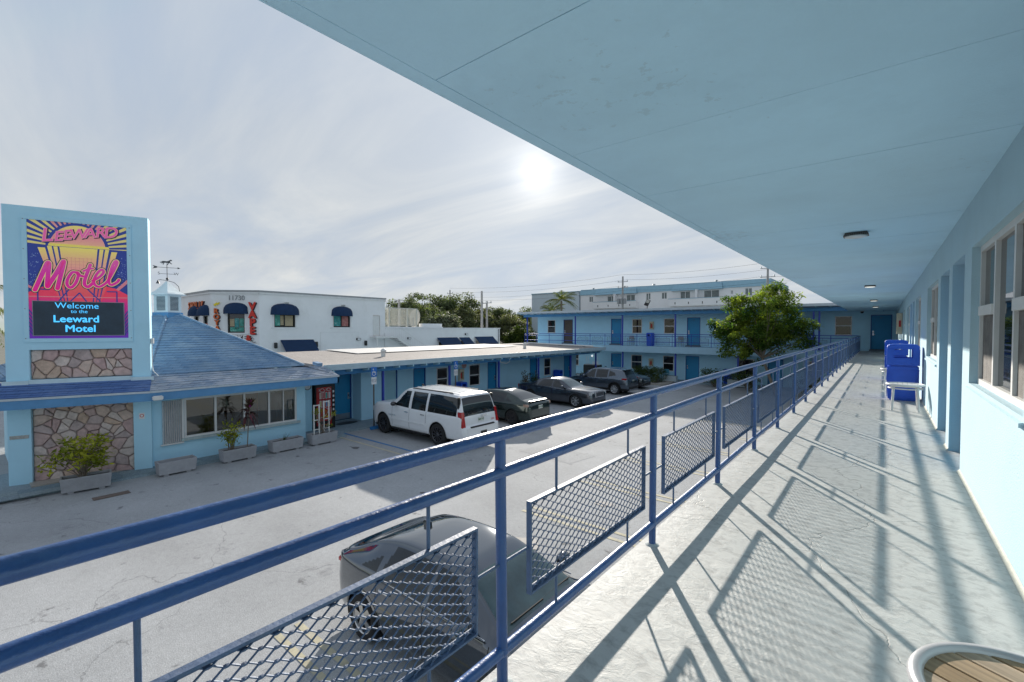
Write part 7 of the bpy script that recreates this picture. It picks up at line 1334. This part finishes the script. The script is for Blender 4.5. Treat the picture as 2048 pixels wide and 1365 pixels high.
# ---- blue litter bins
def bin_proto():
    t = thing('litter_bin', 'x', 'litter bin', (0, 0, 0), 0, 'blue plastic litter bins'); w_, d_ = 0.245, 0.245
    def tap(w0, w1, z0, z1): return MB().add([(-w0,-w0,z0),(w0,-w0,z0),(w0,w0,z0),(-w0,w0,z0),(-w1,-w1,z1),(w1,-w1,z1),(w1,w1,z1),(-w1,w1,z1)], [(3,2,1,0),(4,5,6,7),(0,1,5,4),(1,2,6,5),(2,3,7,6),(3,0,4,7)])
    b = tap(0.225, 0.24, 0.0, 0.70).build('body', M_bin, t, bevel=0.025)
    for q in range(4):
        Mq = Matrix.Rotation(q*math.pi/2, 4, 'Z'); f = MB(Mq); y = -0.2365
        f.box(-0.19, 0.19, y - 0.012, y, 0.60, 0.615); f.box(-0.185, 0.185, y - 0.006, y + 0.006, 0.06, 0.075); f.box(-0.19, -0.175, y - 0.008, y + 0.006, 0.075, 0.60); f.box(0.175, 0.19, y - 0.008, y + 0.006, 0.075, 0.60); f.build('panel_rib', M_bin, b)
    z0, z1, z2, z3 = 0.705, 0.85, 1.03, 1.12
    for sy in (-1, 1):
        f = MB(); ya, yb = (-0.25, -0.215) if sy < 0 else (0.215, 0.25)
        f.box(-0.25, 0.25, ya, yb, z0, z1); f.box(-0.25, -0.145, ya, yb, z1, z2); f.box(0.145, 0.25, ya, yb, z1, z2); f.build('hood_panel', M_bin, t)
        l = MB(); yo = -0.258 if sy < 0 else 0.25
        l.box(-0.165, 0.165, yo, yo + 0.008, z2 - 0.004, z2 + 0.014); l.box(-0.165, 0.165, yo, yo + 0.008, z1 - 0.016, z1 + 0.002); l.box(-0.165, -0.147, yo, yo + 0.008, z1 + 0.002, z2 - 0.004); l.box(0.147, 0.165, yo, yo + 0.008, z1 + 0.002, z2 - 0.004); l.build('opening_lip', M_bin, t)
    for sx in (-1, 1): MB().box(min(sx*0.25, sx*0.22), max(sx*0.25, sx*0.22), -0.214, 0.214, z0, z2).build('hood_side', M_bin, t)
    MB().prism([(-0.25, z2), (0.25, z2), (0.25, z3 - 0.05), (0.225, z3 - 0.012), (0.15, z3), (-0.15, z3), (-0.225, z3 - 0.012), (-0.25, z3 - 0.05)], 'y', -0.25, 0.25).build('hood_top', M_bin, t, bevel=0.012)
    return t
bins = [((0.31, 12.1, 2.83), 0, 'nearest blue litter bin on the walkway, behind the white slatted side table'), ((0.28, 16.6, 2.83), 0, 'farther blue litter bin on the walkway, mostly hidden by the nearer one'), ((-18.85, 18.45, 0.09), math.pi/2, 'blue litter bin against the low wing below the extinguisher cabinet'), ((-18.85, 28.55, 0.09), math.pi/2, 'blue litter bin at the far end of the low wing behind the saloon'), ((-15.45, 37.6, 2.83), 0, 'blue litter bin on the far balcony between two windows'), ((-3.9, 37.2, 2.83), 0, 'blue litter bin beside the twin posts on the far balcony'), ((-9.2, 37.4, 0.07), 0, 'blue litter bin on the ground storey of the back wing')]
B0 = bin_proto()
for i, (l_, rz_, lb) in enumerate(bins):
    if i == 0: B0.location = l_; B0.rotation_euler = (0, 0, rz_); B0['label'] = lb
    else: copy_thing(B0, l_, rz_, lb)
# ---- round slatted tables
def slat_table(loc, r, h, slat_m, rim_m, label, nsl, legs=True, rim_w=0.04):
    t = thing('side_table', label, 'table', loc)
    MB().lathe([(r - rim_w, h - 0.02), (r - rim_w, h - 0.002), (r - rim_w*0.75, h + 0.008), (r - 0.008, h + 0.006), (r, h - 0.008), (r - 0.006, h - 0.03), (r - rim_w, h - 0.03), (r - rim_w, h - 0.02)], n=48).build('rim', rim_m, t, smooth=True)
    w_ = 2*(r - rim_w)/nsl
    for k in range(nsl):
        x0_ = -(r - rim_w) + k*w_ + 0.003; x1_ = x0_ + w_ - 0.006; R_ = r - rim_w + 0.012
        f0, f1 = (math.sqrt(max(0.0004, R_*R_ - x*x)) for x in (x0_, x1_)); xm = (x0_ + x1_)/2; fm = math.sqrt(max(0.0004, R_*R_ - xm*xm))
        MB().prism([(x0_, -f0), (xm, -fm), (x1_, -f1), (x1_, f1), (xm, fm), (x0_, f0)], 'z', h - 0.022, h - 0.006).build('slat', slat_m[k % len(slat_m)], t, bevel=0.0015)
    for k in range(4):
        a = math.pi/4 + k*math.pi/2; MB().tube([((r - 0.05)*math.cos(a), (r - 0.05)*math.sin(a), h - 0.03), ((r - 0.02)*math.cos(a), (r - 0.02)*math.sin(a), 0)], 0.017, 8).build('leg', rim_m, t, smooth=True)
    MB().tube([((r - 0.04)*math.cos(2*math.pi*k/32), (r - 0.04)*math.sin(2*math.pi*k/32), h - 0.075) for k in range(33)], 0.012, 6).build('brace_ring', rim_m, t, smooth=True); return t
def wood_mat(name, c):
    m = bpy.data.materials.new(name); m.use_nodes = True; N, L = m.node_tree.nodes, m.node_tree.links; b = N['Principled BSDF']; b.inputs['Roughness'].default_value = 0.55
    t = N.new('ShaderNodeTexCoord'); mp = N.new('ShaderNodeMapping'); mp.inputs['Scale'].default_value = (60, 3, 60); L.new(t.outputs['Object'], mp.inputs[0]); n = N.new('ShaderNodeTexNoise'); n.inputs['Scale'].default_value = 1.0; n.inputs['Detail'].default_value = 6; n.inputs['Distortion'].default_value = 0.4; L.new(mp.outputs[0], n.inputs['Vector'])
    r = N.new('ShaderNodeValToRGB'); L.new(n.outputs[0], r.inputs[0]); e = r.color_ramp.elements; e[0].position = 0.3; e[0].color = (*[q*0.6 for q in c], 1); e[1].position = 0.7; e[1].color = (*[q*1.2 for q in c], 1); L.new(r.outputs[0], b.inputs['Base Color']); return m
WD = [wood_mat('teak_a', (0.40, 0.29, 0.18)), wood_mat('teak_b', (0.44, 0.34, 0.24)), wood_mat('teak_c', (0.36, 0.25, 0.14))]
slt = slat_table((0.335, 1.68, 2.83), 0.27, 0.47, WD, mat('rim_grey_metal', (0.46, 0.47, 0.49), 0.35, 0.05, metal=0.3), 'round side table with wooden slats and grey rim at the bottom right corner', 6, rim_w=0.036); slt.rotation_euler = (0, 0, R(62))
M_tw = [mat('table_white', (0.70, 0.70, 0.70), 0.45, 0.06, 6)]
slat_table((0.31, 10.55, 2.83), 0.27, 0.46, M_tw, M_tw[0], 'white slatted side table standing before the nearest litter bin', 7); slat_table((0.20, 14.4, 2.83), 0.25, 0.46, M_tw, M_tw[0], 'white side table half hidden behind the nearest litter bin', 7)
# ---- ground-floor clutter by the back wing: metal chairs, potted palm, cleaning cart
def chair(loc, rz_, m_, label):
    t = thing('metal_chair', label, 'chair', loc, rz_); MB().box(-0.22, 0.22, -0.22, 0.22, 0.42, 0.45).build('seat', m_, t, bevel=0.01); MB().prism([(-0.22, 0.55), (0.22, 0.55), (0.2, 0.86), (-0.2, 0.86)], 'y', 0.2, 0.225).build('backrest', m_, t, bevel=0.008)
    for x in (-0.2, 0.2):
        for y in (-0.2, 0.2): MB().tube([(x, y, 0), (x, y, 0.86 if y > 0 else 0.66)], 0.012, 6).build('leg', m_, t)
        MB().tube([(x, -0.2, 0.65), (x, 0.2, 0.65)], 0.012, 6).build('armrest', m_, t)
M_chb = mat('chair_teal', (0.05, 0.27, 0.38), 0.5)
chair((-13.9, 37.2, 0.07), 0.2, M_chb, 'teal metal chair on the ground storey right of the hedge'); chair((-17.2, 37.55, 2.83), 0, M_grey, 'grey metal chair on the far balcony left of the litter bin'); chair((-12.9, 37.55, 2.83), 0, M_grey, 'grey metal chair on the far balcony right of the litter bin'); chair((-9.9, 37.4, 0.07), 0, M_black, 'dark metal chair by the ground-storey litter bin')
pt = thing('box_planter', 'pale box planter with a small palm on the ground storey', 'planter', (-8.1, 36.1, 0.07)); MB().box(-0.75, 0.75, -0.25, 0.25, 0, 0.5).build('box', mat('planter_pale', (0.50, 0.58, 0.62), 0.8), pt, bevel=0.015); MB().box(-0.7, 0.7, -0.2, 0.2, 0.5, 0.51).build('soil', M_soil, pt)
palm('small potted palm in the pale box planter', (-8.1, 36.1, 0.5), 0.35, 14, 1.1, 21, M_palm, 0.06)
pt2 = thing('box_planter', 'low pale box planter right of the hedge beneath the window', 'planter', (-13.2, 36.3, 0.07)); MB().box(-0.5, 0.5, -0.2, 0.2, 0, 0.45).build('box', MATS['planter_pale'], pt2, bevel=0.015); MB().box(-0.45, 0.45, -0.15, 0.15, 0.45, 0.46).build('soil', M_soil, pt2)
ct = thing('cleaning_cart', 'dark housekeeping cart with mops in the corner of the court', 'cart', (-20.2, 36.2, 0.05)); MB().box(-0.8, 0.8, -0.3, 0.3, 0.25, 1.0).build('bag', M_black, ct, bevel=0.04); MB().box(-0.75, 0.75, -0.28, 0.28, 1.0, 1.06).build('tray', M_grey, ct)
for x in (-0.6, -0.4, 0.55): MB().tube([(x, 0.1, 0.9), (x - 0.15, 0.15, 1.75)], 0.015, 6).build('mop_handle', M_white, ct)
for x in (-0.6, 0.6):
    for y in (-0.25, 0.25): MB().lathe([(0, -0.02), (0.09, -0.02), (0.09, 0.02), (0, 0.02)], (x, y, 0.11), 'y', 12).build('castor', M_black, ct)
for k in range(3): MB().lathe([(0, 0.28), (0.03, 0.28), (0.03, 0.22), (0.06, 0.18), (0.06, 0), (0, 0)], (0.05 + k*0.2, 0, 1.06), n=10).build('bottle', M_sw, ct)
t = thing('globe_light', 'small white globe light on the wall in the court corner', 'wall light', (-21.2, 37.98, 1.75)); MB().ball((0, -0.1, 0), 0.09).build('globe', mat('globe_white', (0.8, 0.8, 0.78), 0.4, emit=0.3), t, smooth=True); MB().tube([(0, 0, 0), (0, -0.06, 0)], 0.04, 8).build('base', M_white, t)
wb = thing('wall_bracket', 'thin bent conduit bracket with a light box below the low wing eave', 'bracket', (-17.5, 20.9, 2.3)); MB().tube([(0, -0.55, 0.25), (0, -0.55, 0), (0, 0.0, -0.1), (0, 0.3, 0.0), (0, 0.3, 0.3)], 0.02, 6).build('conduit', M_white, wb); MB().box(-0.06, 0.06, 0.3, 0.75, 0.22, 0.32).build('lamp_box', M_sw, wb)
